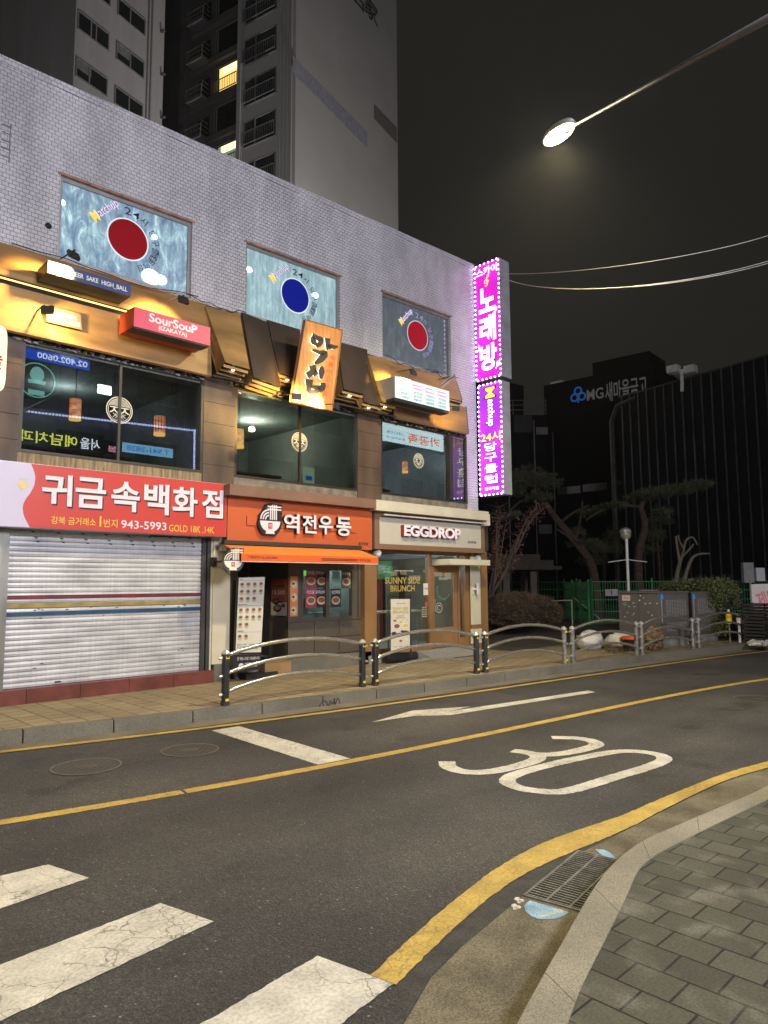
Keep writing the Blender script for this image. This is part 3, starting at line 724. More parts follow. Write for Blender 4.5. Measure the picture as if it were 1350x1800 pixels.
# ---- second floor: pillars, windows, dark room behind
pil = [(XL, 3.22), (6.19, 6.82), (9.81, 10.49)]
for a, b in pil:
    pm = MB(); z = 3.36
    for k in range(5):
        zt = z+.37
        pm.box(a, b, D-.05-random.uniform(0, .004), D+.25, z+.003, zt-.003); z = zt
    pm.build('slate_pillar', M_slate, B)
w2 = [(3.22, 6.19), (6.82, 9.81), (10.49, 13.44)]
M_g2 = glass('tinted_window_glass', (.55, .60, .58), 1.95, .0, .0)
for i, (a, b) in enumerate(w2):
    f = MB(); y = D-.045; z0, z1 = 3.57, 5.235
    f.box(a, a+.05, y, y+.07, z0, z1); f.box(b-.05, b, y, y+.07, z0, z1); f.box(a+.05, b-.05, y, y+.07, z1-.05, z1); f.box(a+.05, b-.05, y, y+.07, z0, z0+.04)
    if i < 2: f.box((a+b)/2-.02, (a+b)/2+.02, y+.01, y+.06, z0+.04, z1-.05)
    else: f.box(12.72, 12.85, y-.05, y+.08, z0+.04, z1-.05)
    Wf = f.build('window_frame', mat('dark_bronze_frame', (.05, .043, .038), .45, .5), B)
    for (p, q) in (((a+.05, (a+b)/2-.02), ((a+b)/2+.02, b-.05)) if i < 2 else ((a+.05, 12.72), (12.85, b-.05))):
        MB().box(p, q, D-.002, D+.006, z0+.04, z1-.05).build('pane', M_g2, Wf)
    MB().box(a+.002, b-.002, D-.03, D+.25, 3.36, 3.57).build('window_sill', M_wood if i == 0 else mat('grimy_sill', (.16, .14, .11), .8, var=.4, scale=6), B)
    # the round bearded-face-like ring emblem stuck on each pane
    e = [(210, 721, 23.5), (526.5, 777, 17), (736, 810, 13)][i]
    Y = D-.004; c = P(e[0], e[1], Y); top = P(e[0], e[1]-e[2], Y); r_ = abs(top.z-c.z); fr = FF(Y)
    mk = MB(); ring(mk, fr, c.x, c.z, r_*.93, r_, .002, .002); ring(mk, fr, c.x, c.z, r_*.82, r_*.86, .002, .002)
    for k in range(6):
        zz = r_*(.30+.085*k); hw = math.sqrt(max(.01, (r_*.80)**2-zz*zz)); mk.hexa([(c.x-hw, Y-.002, c.z+zz), (c.x+hw, Y-.002, c.z+zz), (c.x+hw, Y, c.z+zz), (c.x-hw, Y, c.z+zz), (c.x-hw, Y-.002, c.z+zz+r_*.045), (c.x+hw, Y-.002, c.z+zz+r_*.045), (c.x+hw, Y, c.z+zz+r_*.045), (c.x-hw, Y, c.z+zz+r_*.045)])
    for s_ in (-1, 1):
        text(mk, 'ㅈ', fr, (c.x+s_*r_*.40-r_*.34, c.x+s_*r_*.40+r_*.34, c.z-r_*.26, c.z+r_*.22), n=.003, bold=.02)
    for k in range(-2, 3):
        for s_ in (-1, 1):
            xk = c.x+k*r_*.15; stroke(mk, fr, [(xk-s_*r_*.18, c.z-r_*.75+abs(k)*.02), (xk+s_*r_*.18, c.z-r_*.28)], r_*.04, .002, .002)
    mk.build('emblem', mat('white_vinyl', (.62, .60, .48), .5, var=.04), Wf)
rm = MB(); rm.box(XL, 13.6, D+4.5, D+4.6, 3.3, 5.4); rm.box(-1.0, -.9, D+.3, D+4.5, 3.3, 5.4); rm.box(XL, 13.6, D+.26, D+4.5, 5.32, 5.42); rm.box(XL, 13.6, D+.26, D+4.5, 3.24, 3.34); rm.box(6.45, 6.55, D+.3, D+4.5, 3.34, 5.32); rm.box(10.1, 10.2, D+.3, D+4.5, 3.34, 5.32)
rm.build('room_wall', M_darkwall, B)
for nm, a, b, y in (('bamboo_blind', 4.75, 6.1, D+.30), ('table', 3.4, 6.0, D+2.2), ('table', 7.2, 9.5, D+2.2), ('table', 10.9, 13.0, D+2.2)):
    t = MB()
    if nm == 'bamboo_blind':
        for k in range(26): t.box(a+k*.052, a+k*.052+.006, y, y+.01, 4.25, 5.15)
        for k in range(7): t.box(a, b, y+.011, y+.016, 4.3+k*.13, 4.308+k*.13)
    else:
        t.box(a, b, y, y+.7, 4.05, 4.1); t.box(a+.1, a+.16, y+.1, y+.6, 3.34, 4.05); t.box(b-.16, b-.1, y+.1, y+.6, 3.34, 4.05)
    t.build(nm, mat('dark_furniture', (.09, .065, .045), .7), B)
for x_, p_, c_ in ((4.7, 50, (.8, .9, 1)), (8.8, 130, (.95, 1, .85)), (11.8, 70, (.75, .88, 1))): light('room_light', 'POINT', (x_, D+2.4, 5.05), p_, c_, B, .15)
# bar of light seen through the middle window, a standing sheet of paper leaning on the glass
q = front_rect((533, 820), (553, 855), D+.13)
MB().box(q[0], q[1], D+.14, D+.15, q[2], q[3]).build('paper_notice', glow('paper_lit', (.5, .62, .48), .45), B)
qq = front_rect((538, 836), (549, 845), D+.128)
MB().box(qq[0], qq[1], D+.135, D+.138, qq[2], qq[3]).build('notice_stamp', glow('stamp_blue', (.02, .12, .5), .6), B)

# ---- awning: two sloping slabs with a dark slot between them
aw = thing('shop_awning', 'long brown sheet metal awning running under the third floor windows', 'awning', (8, D, 6))
def slab(mb, x0, x1, prof):
    mb.prism([(x0, y, z) for y, z in prof], (x1-x0, 0, 0))
def near(prof, k=.38):          # the reach surveyed on the returns, carried back towards the wall along the sight lines
    out = []
    for y, z in prof:
        yn = D-(D-y)*k; out.append((yn, 1.65+(z-1.65)*yn/y))
    return out
for (a, b, m_) in ((XL, 6.22, M_tan), (10.72, 13.12, M_tan)):
    up = MB(); slab(up, a, b, near([(D-.001, 6.60), (D-.43, 6.02), (D-.43, 5.95), (D-.39, 5.95), (D-.001, 6.50)][::-1])); up.build('upper_slab', m_, aw)
    lo = MB(); slab(lo, a, b+(.0 if b < 10 else .14), near([(D-.49, 5.80), (D-.62, 5.17), (D-.62, 5.12), (D-.52, 5.12), (D-.52, 5.17), (D-.42, 5.76)][::-1])); lo.build('fascia', m_, aw)
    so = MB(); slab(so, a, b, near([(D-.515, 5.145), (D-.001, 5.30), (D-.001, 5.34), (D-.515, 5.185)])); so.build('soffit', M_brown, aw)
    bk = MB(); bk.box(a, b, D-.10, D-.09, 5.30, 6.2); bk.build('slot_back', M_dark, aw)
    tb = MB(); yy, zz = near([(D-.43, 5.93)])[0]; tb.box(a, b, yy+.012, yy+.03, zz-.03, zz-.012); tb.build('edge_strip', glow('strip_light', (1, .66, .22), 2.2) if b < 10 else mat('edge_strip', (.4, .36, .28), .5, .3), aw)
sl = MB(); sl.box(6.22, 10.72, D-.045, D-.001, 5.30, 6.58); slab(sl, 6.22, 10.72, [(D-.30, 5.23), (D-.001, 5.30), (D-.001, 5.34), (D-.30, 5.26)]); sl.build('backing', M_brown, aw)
# end plates at the right-hand end, one torn loose
ep = MB(); ep.prism([(13.122, y, z) for y, z in near([(D-.001, 6.6), (D-.43, 6.02), (D-.43, 5.9), (D-.001, 5.95)])], (.02, 0, 0)); ep.prism([(13.262, y, z) for y, z in near([(D-.49, 5.82), (D-.64, 5.12), (D-.001, 5.30), (D-.3, 5.85)])], (.02, 0, 0)); ep.build('end_plate', M_brown, aw)
# six folded panels that stand out from the awning, louvred underneath
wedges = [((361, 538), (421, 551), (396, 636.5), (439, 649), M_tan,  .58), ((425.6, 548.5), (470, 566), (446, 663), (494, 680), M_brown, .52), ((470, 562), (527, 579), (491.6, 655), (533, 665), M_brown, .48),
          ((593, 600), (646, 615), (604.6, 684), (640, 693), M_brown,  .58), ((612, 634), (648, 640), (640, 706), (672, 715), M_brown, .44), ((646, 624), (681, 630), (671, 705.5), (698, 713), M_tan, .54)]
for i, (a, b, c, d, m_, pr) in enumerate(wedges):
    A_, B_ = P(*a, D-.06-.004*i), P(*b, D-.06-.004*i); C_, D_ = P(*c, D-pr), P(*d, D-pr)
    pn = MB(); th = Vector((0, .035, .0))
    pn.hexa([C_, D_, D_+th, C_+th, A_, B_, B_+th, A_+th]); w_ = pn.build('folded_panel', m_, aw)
    sd = MB(); back = Vector((C_.x-.005, D-.05, C_.z+.05))
    for (T_, Bo) in ((A_, C_), (B_, D_)):
        s_ = .012 if T_ is A_ else -.012
        pt = [T_+Vector((0, .03, 0)), Bo+Vector((0, .03, 0)), Vector((Bo.x, D-.3, Bo.z-.12)), Vector((T_.x, D-.045, T_.z-.4))]
        sd.prism(pt, (s_, 0, 0))
    sd.build('side_cheek', M_tan, w_)
    lv = MB()
    for k in range(3):
        yy = D-pr+.05+.11*k; zz = C_.z-.02-.035*k
        lv.hexa([(C_.x, yy, zz-.05), (D_.x, yy, D_.z-.02-.035*k-.05), (D_.x, yy+.02, D_.z-.02-.035*k-.05), (C_.x, yy+.02, zz-.05), (C_.x, yy, zz), (D_.x, yy, D_.z-.02-.035*k), (D_.x, yy+.02, D_.z-.02-.035*k), (C_.x, yy+.02, zz)])
    lv.build('louvre', M_tan, w_)
    cx = (C_.x+D_.x)/2; disc(MB(), Frame((cx, D-pr+.13, C_.z-.06), (1, 0, 0), (0, -1, 0)), 0, 0, .028, None, .01).build('downlight', glow('downlight_bulb', (1, .86, .62), 22), w_)
# ragged tar and broken trim under the awning edge and over the sills
rg = MB()
for k in range(170):
    x = random.choice([random.uniform(3.1, 6.2), random.uniform(3.1, 6.2), random.uniform(6.8, 9.8), random.uniform(10.5, 13.3)]); z = random.uniform(5.19, 5.26); s_ = random.uniform(.012, .035); y = D-.055-random.uniform(0, .03)
    rg.add([(x-s_*1.5, y, z), (x+s_, y-.01, z-s_*.5), (x+s_*1.2, y, z+s_), (x-s_*.4, y+.01, z+s_*.9)], [(0, 1, 2, 3)])
struct(rg.build('flaking_trim', mat('flaking_trim', (.32, .29, .26), .9, var=.6, scale=20), B), 'stuff')
tr = MB()
for a, b in ((3.0, 6.2), (6.8, 9.8), (10.5, 13.4)): tr.box(a, b, D-.050, D+.1, 5.236, 5.30)
tr.build('head_board', mat('black_head_board', (.02, .018, .016), .9), B)
# frayed wires along the awning's top
for x0, x1 in ((10.6, 12.4), (5.8, 7.0), (12.2, 13.1), (3.0, 6.0), (11.9, 13.0)):
    pts = []; n_ = 9
    for k in range(n_): t = k/(n_-1); pts.append((x0+(x1-x0)*t, D-.06-random.uniform(0, .06), 6.62-.06*math.sin(math.pi*t)+random.uniform(-.03, .05)))
    MB().tube(smoothline(pts, 4), .008, 5).build('loose_wire', mat('black_wire', (.03, .028, .026), .8), B)
# small hole and old bracket marks in the tiles
q = P(85, 397, D); disc(MB(), FF(D), q.x, q.z, .05, None, .02, .003).build('pipe_hole', M_dark, B)
q = P(8, 255, D); t = MB()
for zz in (.0, .12, .24, .36, .48): t.box(q.x-.05, q.x+.07, D-.006, D+.001, q.z+.3-zz, q.z+.318-zz)
t.box(q.x+.06, q.x+.075, D-.007, D+.001, q.z-.25, q.z+.35); t.build('bracket_scar', mat('scar', (.16, .15, .15), .8), B)

# ---- ground floor, shuttered jewellery shop
shx0, shx1 = 3.18, 6.25
sh = MB(); z = .2; k = 0; n_s = 30; hs = (2.44-.2)/n_s
for k in range(n_s):
    za, zb = .2+hs*k, .2+hs*(k+1); j = random.uniform(0, .002)
    prof = [(D+.062, za), (D+.05-j, za+.008), (D+.045-j, za+hs*.5), (D+.05-j, zb-.009), (D+.062, zb-.001)]
    o = len(sh.v)
    sh.add([(shx0, y, zz) for y, zz in prof]+[(shx1, y, zz) for y, zz in prof], [(i, 5+i, 6+i, i+1) for i in range(4)])
def shutter_mat():
    m, nt, b = nodes_of('shutter_steel'); v = coords(nt, (.7, 1, 3)); n = N(nt, 'ShaderNodeTexNoise'); n.inputs['Scale'].default_value = 2.2; n.inputs['Detail'].default_value = 7; nt.links.new(v, n.inputs[0])
    r = ramp(nt, n.outputs[0], [(.3, (.36, .36, .375)), (.6, (.55, .55, .57)), (.75, (.60, .60, .61))])
    v2 = coords(nt, (30, 1, 1)); n2 = N(nt, 'ShaderNodeTexNoise'); n2.inputs['Scale'].default_value = 1; nt.links.new(v2, n2.inputs[0]); r2 = ramp(nt, n2.outputs[0], [(.3, (.9,)*3), (.7, (1.05,)*3)])
    nt.links.new(mixc(nt, 1., r.outputs[0], r2.outputs[0], 'MULTIPLY'), b.inputs['Base Color']); b.inputs['Metallic'].default_value = .25; b.inputs['Roughness'].default_value = .38; return m
S = sh.build('roller_shutter', shutter_mat(), B)
for ya, yb, c in ((1047, 1054, (.13, .018, .028)), (1062, 1069.5, (.27, .20, .055)), (1077, 1084.5, (.018, .06, .12))):
    za, zb = P(12, yb, D+.04).z, P(12, ya, D+.04).z
    MB().box(shx0, shx1, D+.036, D+.044, za, zb).build('painted_stripe', mat('stripe_%d' % ya, c, .5, .1, .25, 5), S)
sc_ = MB()
for row, xs_ in ((936.5, range(8)), (946.5, range(8)), (953, range(9))):
    for k in xs_:
        x = 3.45+k*.36+(row % 3)*.05; z = P(100, row, D+.04).z; sc_.box(x, x+.05, D+.038, D+.043, z, z+.012); sc_.box(x+.02, x+.055, D+.038, D+.043, z-.01, z)
for _ in range(26):
    x = random.choice([random.gauss(4.6, .18), random.gauss(3.6, .1), random.gauss(5.85, .06), random.uniform(3.3, 6.1)]); z = random.gauss(1.28, .06) if _ < 20 else random.uniform(.3, .6)
    s_ = random.uniform(.01, .03); sc_.box(x, x+s_*1.6, D+.037, D+.0425, z, z+.012)
sc_.build('scuff_marks', mat('scuff', (.07, .068, .065), .8), S)
MB().box(3.9, 3.98, D+.02, D+.045, .235, .25).build('lock_bar', M_dark, S)
MB().box(2.98, 3.18, D-.04, D+.1, 0.2, 2.44).box(2.86, 2.975, D-.02, D+.1, .2, 2.44).build('steel_post', mat('stained_steel', (.23, .23, .21), .4, .6, .4, 1.6, 0, (3, 1, .6)), B)
MB().box(6.25, 6.32, D-.0, D+.1, .2, 2.44).box(6.335, 6.40, D-.02, D+.1, .2, 2.44).build('shutter_guide', mat('dark_steel', (.08, .078, .075), .5, .6), B)
MB().box(XL, 2.86, D, D+.2, .2, 2.44).build('shutter_neighbour', M_alu, B)
pl_ = MB()
for k in range(14): pl_.box(XL+.747*k, XL+.747*(k+1)-.006, D-.11, D+.2, -.01, .2)
pl_.build('tiled_step', mat('oxblood_tile', (.135, .040, .032), .35, 0, .25, 5), B)
MB().box(6.43, 6.77, D-.06, D+.4, .29, 2.5).box(6.40, 6.43, D-.03, D+.2, .2, 2.5).build('cream_pillar', mat('cream_paint', (.52, .48, .36), .5, 0, .08, 3), B)
MB().box(6.47, 6.79, D-.075, D+.4, -.01, .288).build('stone_base', M_kerb, B)
q = P(375, 1010, D-.062); 
# ---- noodle shop front
M_taupe = mat('taupe_panel', (.085, .070, .054), .5, 0, .10, 3)
M_taupe2 = mat('dark_taupe', (.04, .033, .028), .5, 0, .12, 3)
M_browntrim = mat('brown_cornice', (.19, .105, .075), .5, 0, .12, 3)
M_creamtrim = mat('cream_cornice', (.52, .48, .38), .55, 0, .08, 3)
MB().box(6.46, 9.895, 10.36, D-.001, 3.17, 3.355).build('cornice', M_browntrim, B)
MB().box(9.905, 13.66, 10.35, D-.001, 3.14, 3.355).box(13.6, 13.72, 10.36, D-.001, 3.02, 3.30).build('cornice', M_creamtrim, B)
MB().box(6.66, 13.9, D-.29, D+.1, 2.42, 3.14).build('fascia_box', M_taupe2, B)
wl = MB(); Yw = D+.10
r1 = front_rect((529.5, 998), (622, 1087), Yw)        # window opening
x0, x1 = 8.15, 10.13
wl.box(x0, r1[0], Yw, Yw+.15, .25, 2.42); wl.box(r1[1], x1, Yw, Yw+.15, .25, 2.42); wl.box(r1[0], r1[1], Yw, Yw+.15, .25, r1[2]); wl.box(r1[0], r1[1], Yw, Yw+.15, r1[3], 2.42)
wl.box(x0, x0+.15, Yw+.15, Yw+1.3, .25, 2.42)
wl.build('shopfront_wall', M_taupe, B)
tm = MB()
for zz in (.92, .60, .27): tm.box(x0-.01, x1, Yw-.02, Yw-.001, zz, zz+.03)
for xx in (x0-.01, 8.78, 9.42, 10.08): tm.box(xx, xx+.03, Yw-.022, Yw-.001, .30, .92)
tm.box(9.93, 9.99, Yw-.03, Yw-.001, .95, 2.42); tm.box(10.03, 10.10, Yw-.04, Yw-.001, .25, 2.42)
tm.build('panel_moulding', M_taupe, B)
fw = MB(); y = Yw+.02
a0, a1, b0, b1 = r1
mid = P(576, 1040, Yw).x
for p, q, zz, zt in ((a0, a0+.05, b0, b1), (a1-.05, a1, b0, b1), (mid-.05, mid+.04, b0, b1)): fw.box(p, q, y-.03, y+.06, zz, zt)
for p, q in ((a0+.05, mid-.05), (mid+.04, a1-.05)): fw.box(p, q, y-.028, y+.058, b1-.05, b1); fw.box(p, q, y-.028, y+.058, b0, b0+.06)
Wu = fw.build('window_frame', M_taupe, B)
M_g1 = glass('shop_glass', (.86, .9, .88), 1.5)
for p, q in ((a0+.05, mid-.05), (mid+.04, a1-.05)): MB().box(p, q, y+.02, y+.028, b0+.06, b1-.05).build('pane', M_g1, Wu)
# room behind the noodle counter
ri_ = MB(); ri_.box(8.3, 10.1, D+2.4, D+2.5, .2, 2.45); ri_.box(8.3, 10.1, Yw+.2, D+2.4, 2.42, 2.5); ri_.box(8.3, 10.1, Yw+.2, D+2.4, .15, .2); ri_.box(10.1, 10.15, Yw+.2, D+2.4, .2, 2.42)
ri_.build('kitchen_wall', mat('kitchen_wall', (.30, .36, .34), .6, var=.2), B)
ki_ = MB(); ki_.box(8.5, 9.9, Yw+.5, Yw+1.0, .2, 1.05); ki_.box(9.2, 9.32, Yw+1.2, Yw+1.3, 1.05, 2.0); ki_.box(8.7, 9.1, Yw+.6, Yw+.9, 1.05, 1.35); ki_.box(9.4, 9.8, Yw+2.0, Yw+2.2, 1.1, 1.8); ki_.build('kitchen_counter', mat('steel_counter', (.4, .42, .42), .35, .6), B)
light('kitchen_light', 'POINT', (9.2, Yw+1.0, 2.2), 26, (.9, 1, .97), B, .1)
# posters on the window: each a dark sheet with a heading and two bowls
M_bowl = mat('bowl_cream', (.50, .42, .30), .6, var=.2, scale=20); M_soup = mat('broth_brown', (.22, .09, .04), .6, var=.5, scale=40); M_ink = mat('black_ink', (.02, .018, .017), .6); M_wht = mat('printed_white', (.62, .60, .56), .6, var=.04)
def bowl_pic(mb, mb2, fr, cx, cz, rx, rz_, n=.004):
    disc(mb, fr, cx, cz, rx, rz_, .002, n, 20); disc(mb2, fr, cx, cz+rz_*.12, rx*.74, rz_*.66, .002, n+.002, 18)
fr = FF(y+.018)
pst = [((537, 1001), (574, 1033), (.30, .05, .06), 2, '가츠동 모리소바'), ((537, 1035), (574, 1067), (.34, .05, .07), 2, '가츠동 모리소바'), ((600, 1003), (617, 1034), (.09, .08, .06), 1, '어묵우동'), ((581, 1035), (599, 1067), (.03, .03, .035), 1, '삼선짜장')]
for tl, br_, c, nb_, tt in pst:
    q = front_rect(tl, br_, y+.018)
    o = plate(MB(), fr, q, .003, .003).build('poster', mat('poster_%d_%d' % tl, c, .5, var=.2), Wu)
    m1, m2 = MB(), MB(); wq = (q[1]-q[0])/nb_; hq = q[3]-q[2]
    if nb_ == 2: plate(MB(), fr, (q[0]+wq, q[1], q[2], q[3]), .002, .0045).build('poster_half', mat('poster_dark', (.035, .03, .028), .5), o)
    for k in range(nb_): bowl_pic(m1, m2, fr, q[0]+wq*(k+.5), q[2]+hq*.36, wq*.42, hq*.22, .007)
    m1.build('bowl_picture', M_bowl, o); m2.build('soup_picture', M_soup, o)
    letters(tt, fr, (q[0]+.02, q[1]-.02, q[2]+hq*.72, q[2]+hq*.92), M_wht, o, n=.007, bold=.03)
q = front_rect((584, 1004), (597, 1030), y+.018)
plate(MB(), fr, q, .003, .003).build('poster', mat('poster_mint', (.22, .34, .32), .4), Wu)
q = front_rect((530.5, 1000), (538, 1012), y+.016); plate(MB(), FF(y+.012), q, .003, .001).build('green_sticker', glow('lime', (.15, .9, .12), .5), Wu)
# tall orange strip of three bowls on the corner, and the price poster on the return wall
q = front_rect((510, 1013), (523, 1083), Yw); fr = FF(Yw-.001)
o = plate(MB(), fr, q, .003, .004).build('bowl_strip', mat('orange_card', (.62, .22, .07), .5, var=.06), B)
for k in range(3):
    m1, m2 = MB(), MB(); cz = q[2]+(q[3]-q[2])*(.14+.33*k); bowl_pic(m1, m2, fr, (q[0]+q[1])/2, cz, (q[1]-q[0])*.40, .085, .008)
    bo = m1.build('bowl_picture', M_bowl, o); m2.build('noodle_picture', mat('noodle', (.60, .50, .34), .6, var=.3, scale=60), bo)
    disc(MB(), fr, (q[0]+q[1])/2-.02, cz+.01, .03, .02, .002, .013).build('topping_picture', M_ink, bo)
fx = Frame((x0-.012, 0, 0), (0, -1, 0), (0, 0, 1))
ya, yb = PX(477, 1017, x0-.012), PX(504, 1083, x0-.012)
q = (-ya.y, -yb.y, yb.z, ya.z)
o = plate(MB(), fx, q, .003, .004).build('price_poster', mat('deep_orange_card', (.34, .085, .03), .5, var=.15), B)
hq = q[3]-q[2]; wq = q[1]-q[0]
plate(MB(), fx, (q[0]+.003, q[1]-.003, q[2]+.003, q[2]+hq*.36), .002, .006).build('poster_foot', mat('poster_cream', (.42, .40, .36), .5), o)
letters('15,500', fx, (q[0]+wq*.1, q[1]-wq*.1, q[2]+hq*.55, q[2]+hq*.68), mat('print_cream', (.6, .52, .42), .5), o, n=.008, bold=.02)
letters('우동 정식세트', fx, (q[0]+wq*.12, q[1]-wq*.12, q[2]+hq*.76, q[2]+hq*.82), M_ink, o, n=.008, bold=.03)
m1, m2 = MB(), MB()
for u, v_, r_ in ((.32, .38, .16), (.62, .42, .14), (.8, .28, .10), (.42, .2, .2)): bowl_pic(m1, m2, fx, q[0]+wq*u, q[2]+hq*v_, wq*r_*1.3, hq*r_*.52, .008)
m1.build('bowl_picture', M_ink, o); m2.build('soup_picture', M_soup, o)
# entrance recess
en = MB(); en.box(6.78, 6.93, D-.05, D+1.4, .15, 2.42); en.box(6.93, 8.3, D+1.35, D+1.45, .15, 2.42); en.box(6.93, 8.3, D+.1, D+1.35, 2.32, 2.42); en.build('recess_wall', M_taupe2, B)
MB().box(6.93, 8.3, D-.05, D+1.35, -.01, .13).build('recess_floor', mat('grey_floor_tile', (.15, .145, .13), .6), B)
dd = MB(); dd.box(7.15, 7.2, D+1.28, D+1.34, .15, 2.2); dd.box(8.0, 8.05, D+1.28, D+1.34, .15, 2.2); dd.box(7.2, 8.0, D+1.28, D+1.34, 2.12, 2.2); dd.box(7.2, 8.0, D+1.28, D+1.34, .15, .3)
dr = dd.build('door', M_taupe2, B); MB().box(7.2, 8.0, D+1.31, D+1.32, .3, 2.12).build('pane', M_dark, dr)
MB().box(8.0, 10.2, D-.03, D+.09, -.01, .245).build('stone_plinth', M_kerb, B)

# ---- sandwich shop front
M_bw = mat('caramel_wood_frame', (.245, .13, .055), .45, 0, .15, 2, 0, (1, 1, .4), fine=.08)
M_cr = mat('cream_panel', (.56, .52, .38), .5, 0, .05, 3)
Ye = D+.03
def px_box(mb, tl, br_, y0, y1, zt=None, zb=None):
    q = front_rect(tl, br_, y0); mb.box(q[0], q[1], y0, y1, q[2] if zb is None else zb, q[3] if zt is None else zt); return q
fl = .16
f = MB()
q1 = px_box(f, (641, 975), (663, 1150), Ye-.06, Ye+.2, 2.42, -.01)
qw = front_rect((664, 974), (755, 1140), Ye)
xw0, xw1 = q1[1], P(754, 1050, Ye).x
xd0, xd1 = P(758, 1050, Ye).x, P(803, 1050, Ye).x
xs0, xs1 = P(807, 1050, Ye).x, P(817.5, 1050, Ye).x
f.box(xw1, xd0, Ye-.02, Ye+.1, fl, 2.42)
f.box(xd1+.02, xs0, Ye-.018, Ye+.1, fl, 2.42); f.box(xs1, xs1+.12, Ye-.018, Ye+.1, fl, 2.42)
f.box(xw0, xs1+.12, Ye-.022, Ye+.102, 2.30, 2.425); f.box(xw0, xw1, Ye-.02, Ye+.1, fl, fl+.10); f.box(xs0, xs1, Ye-.016, Ye+.1, fl, fl+.2)
f.box(xd0, xd1+.02, Ye-.014, Ye+.1, 2.07, 2.13)
EF = f.build('shopfront_frame', M_bw, B)
MB().box(xw0, xw1, Ye+.03, Ye+.04, fl+.1, 2.30).build('shop_window', M_g1, EF)
MB().box(xs0, xs1, Ye+.03, Ye+.04, fl+.2, 2.30).build('side_light', M_g1, EF); MB().box(xd0, xd1, Ye+.03, Ye+.04, 2.13, 2.30).build('transom_pane', M_g1, EF)
d = MB(); z0, z1 = fl+.03, 2.05
zp = P(780, 1102.5, Ye).z; zt = P(780, 1006.5, Ye).z
d.box(xd0+.01, xd0+.11, Ye-.01, Ye+.05, z0, z1); d.box(xd1-.11, xd1, Ye-.01, Ye+.05, z0, z1); d.box(xd0+.11, xd1-.11, Ye-.009, Ye+.05, zt, z1); d.box(xd0+.11, xd1-.11, Ye-.009, Ye+.05, z0, zp)
for k in range(9):
    xx = xd0+.13+k*(xd1-xd0-.26)/8.5; d.box(xx, xx+.04, Ye-.014, Ye-.0085, z0+.12, zp-.12)
dr = d.build('door', M_bw, B); MB().box(xd0+.11, xd1-.11, Ye+.02, Ye+.028, zp, zt).build('pane', M_g1, dr)
MB().box(xd0+.06, xd0+.085, Ye-.06, Ye-.009, 1.0, 1.28).build('handle', mat('brushed_steel', (.55, .55, .52), .3, .8), dr)
fr = FF(Ye+.019); cx = (xd0+xd1)/2; g = MB()
ring(g, fr, cx-.17, 1.08, .105, .115, .002, .002); ring(g, fr, cx-.17, 1.08, .05, .06, .002, .002, 20, 20, 300)
g.build('round_sticker', mat('white_vinyl', (.62, .60, .48), .5), dr)
g = MB(); arc_text(g, 'BRUNCH TIME EVERY DAY', fr, cx, 1.52, .24, -190, -8.5, .05, .04, .003)
g.build('lettering', mat('green_vinyl', (.08, .25, .15), .5), dr)
text(g := MB(), 'BRUNCH', fr, (cx-.15, cx+.15, 1.72, 1.79), n=.003, bold=.03); g.build('lettering', mat('white_vinyl', (.6,)*3), dr)
g = MB(); poly(g, fr, [(cx-.03, 1.82), (cx+.04, 1.82), (cx+.06, 1.95), (cx+.02, 2.02), (cx-.04, 1.94)], .002, .003); g.build('gold_sticker', mat('gold_vinyl', (.55, .38, .08), .4), dr)
# cream panelled corner column
c = MB(); xc0, xc1 = xs1+.12, 14.12
c.box(xc0, xc1, Ye-.10, Ye+.4, -.01, 2.42); CC = c.build('corner_column', M_bw, B)
qa = front_rect((826.5, 979), (845.5, 1097), Ye-.10); qb = front_rect((828, 1106), (847, 1125), Ye-.10)
plate(MB(), FF(Ye-.10), (qa[0], qa[1], qa[2], 2.28), .02, .004).build('cream_inset', M_cr, CC); plate(MB(), FF(Ye-.10), (qb[0], qb[1], .2, qb[3]), .02, .004).build('cream_inset', M_cr, CC)
# door canopy
pc = PX(791, 987, xd0+.02)
cn = MB(); cn.box(xd0+.02, xs1+.28, max(pc.y, D-1.0), Ye-.02, 2.06, 2.19); cn.build('door_canopy', M_cr, B)
# step and ribbed ramp
MB().box(10.1, 14.15, D-.06, D+3, -.01, fl-.002).build('entrance_step', mat('step_stone', (.26, .25, .22), .7, var=.2), B)
rp = MB(); ra, rb = G(716, 1158).x, G(822, 1141).x
xr0, xr1 = 11.55, 13.5
rp.prism([(xr0, D-.06, fl), (xr0, D-.62, .012), (xr0, D-.06, -.0)], (xr1-xr0, 0, 0))
for k in range(24):
    for j in range(5): 
        t = (j+.5)/5; yy = D-.06-.56*t; zz = fl*(1-t)+.012*t; xx = xr0+.04+k*(xr1-xr0-.06)/24; rp.box(xx, xx+.05, yy-.02, yy+.02, zz-.01, zz+.01)
rp.build('ramp', mat('steel_tread', (.42, .42, .40), .4, .5, .15, 20), B)
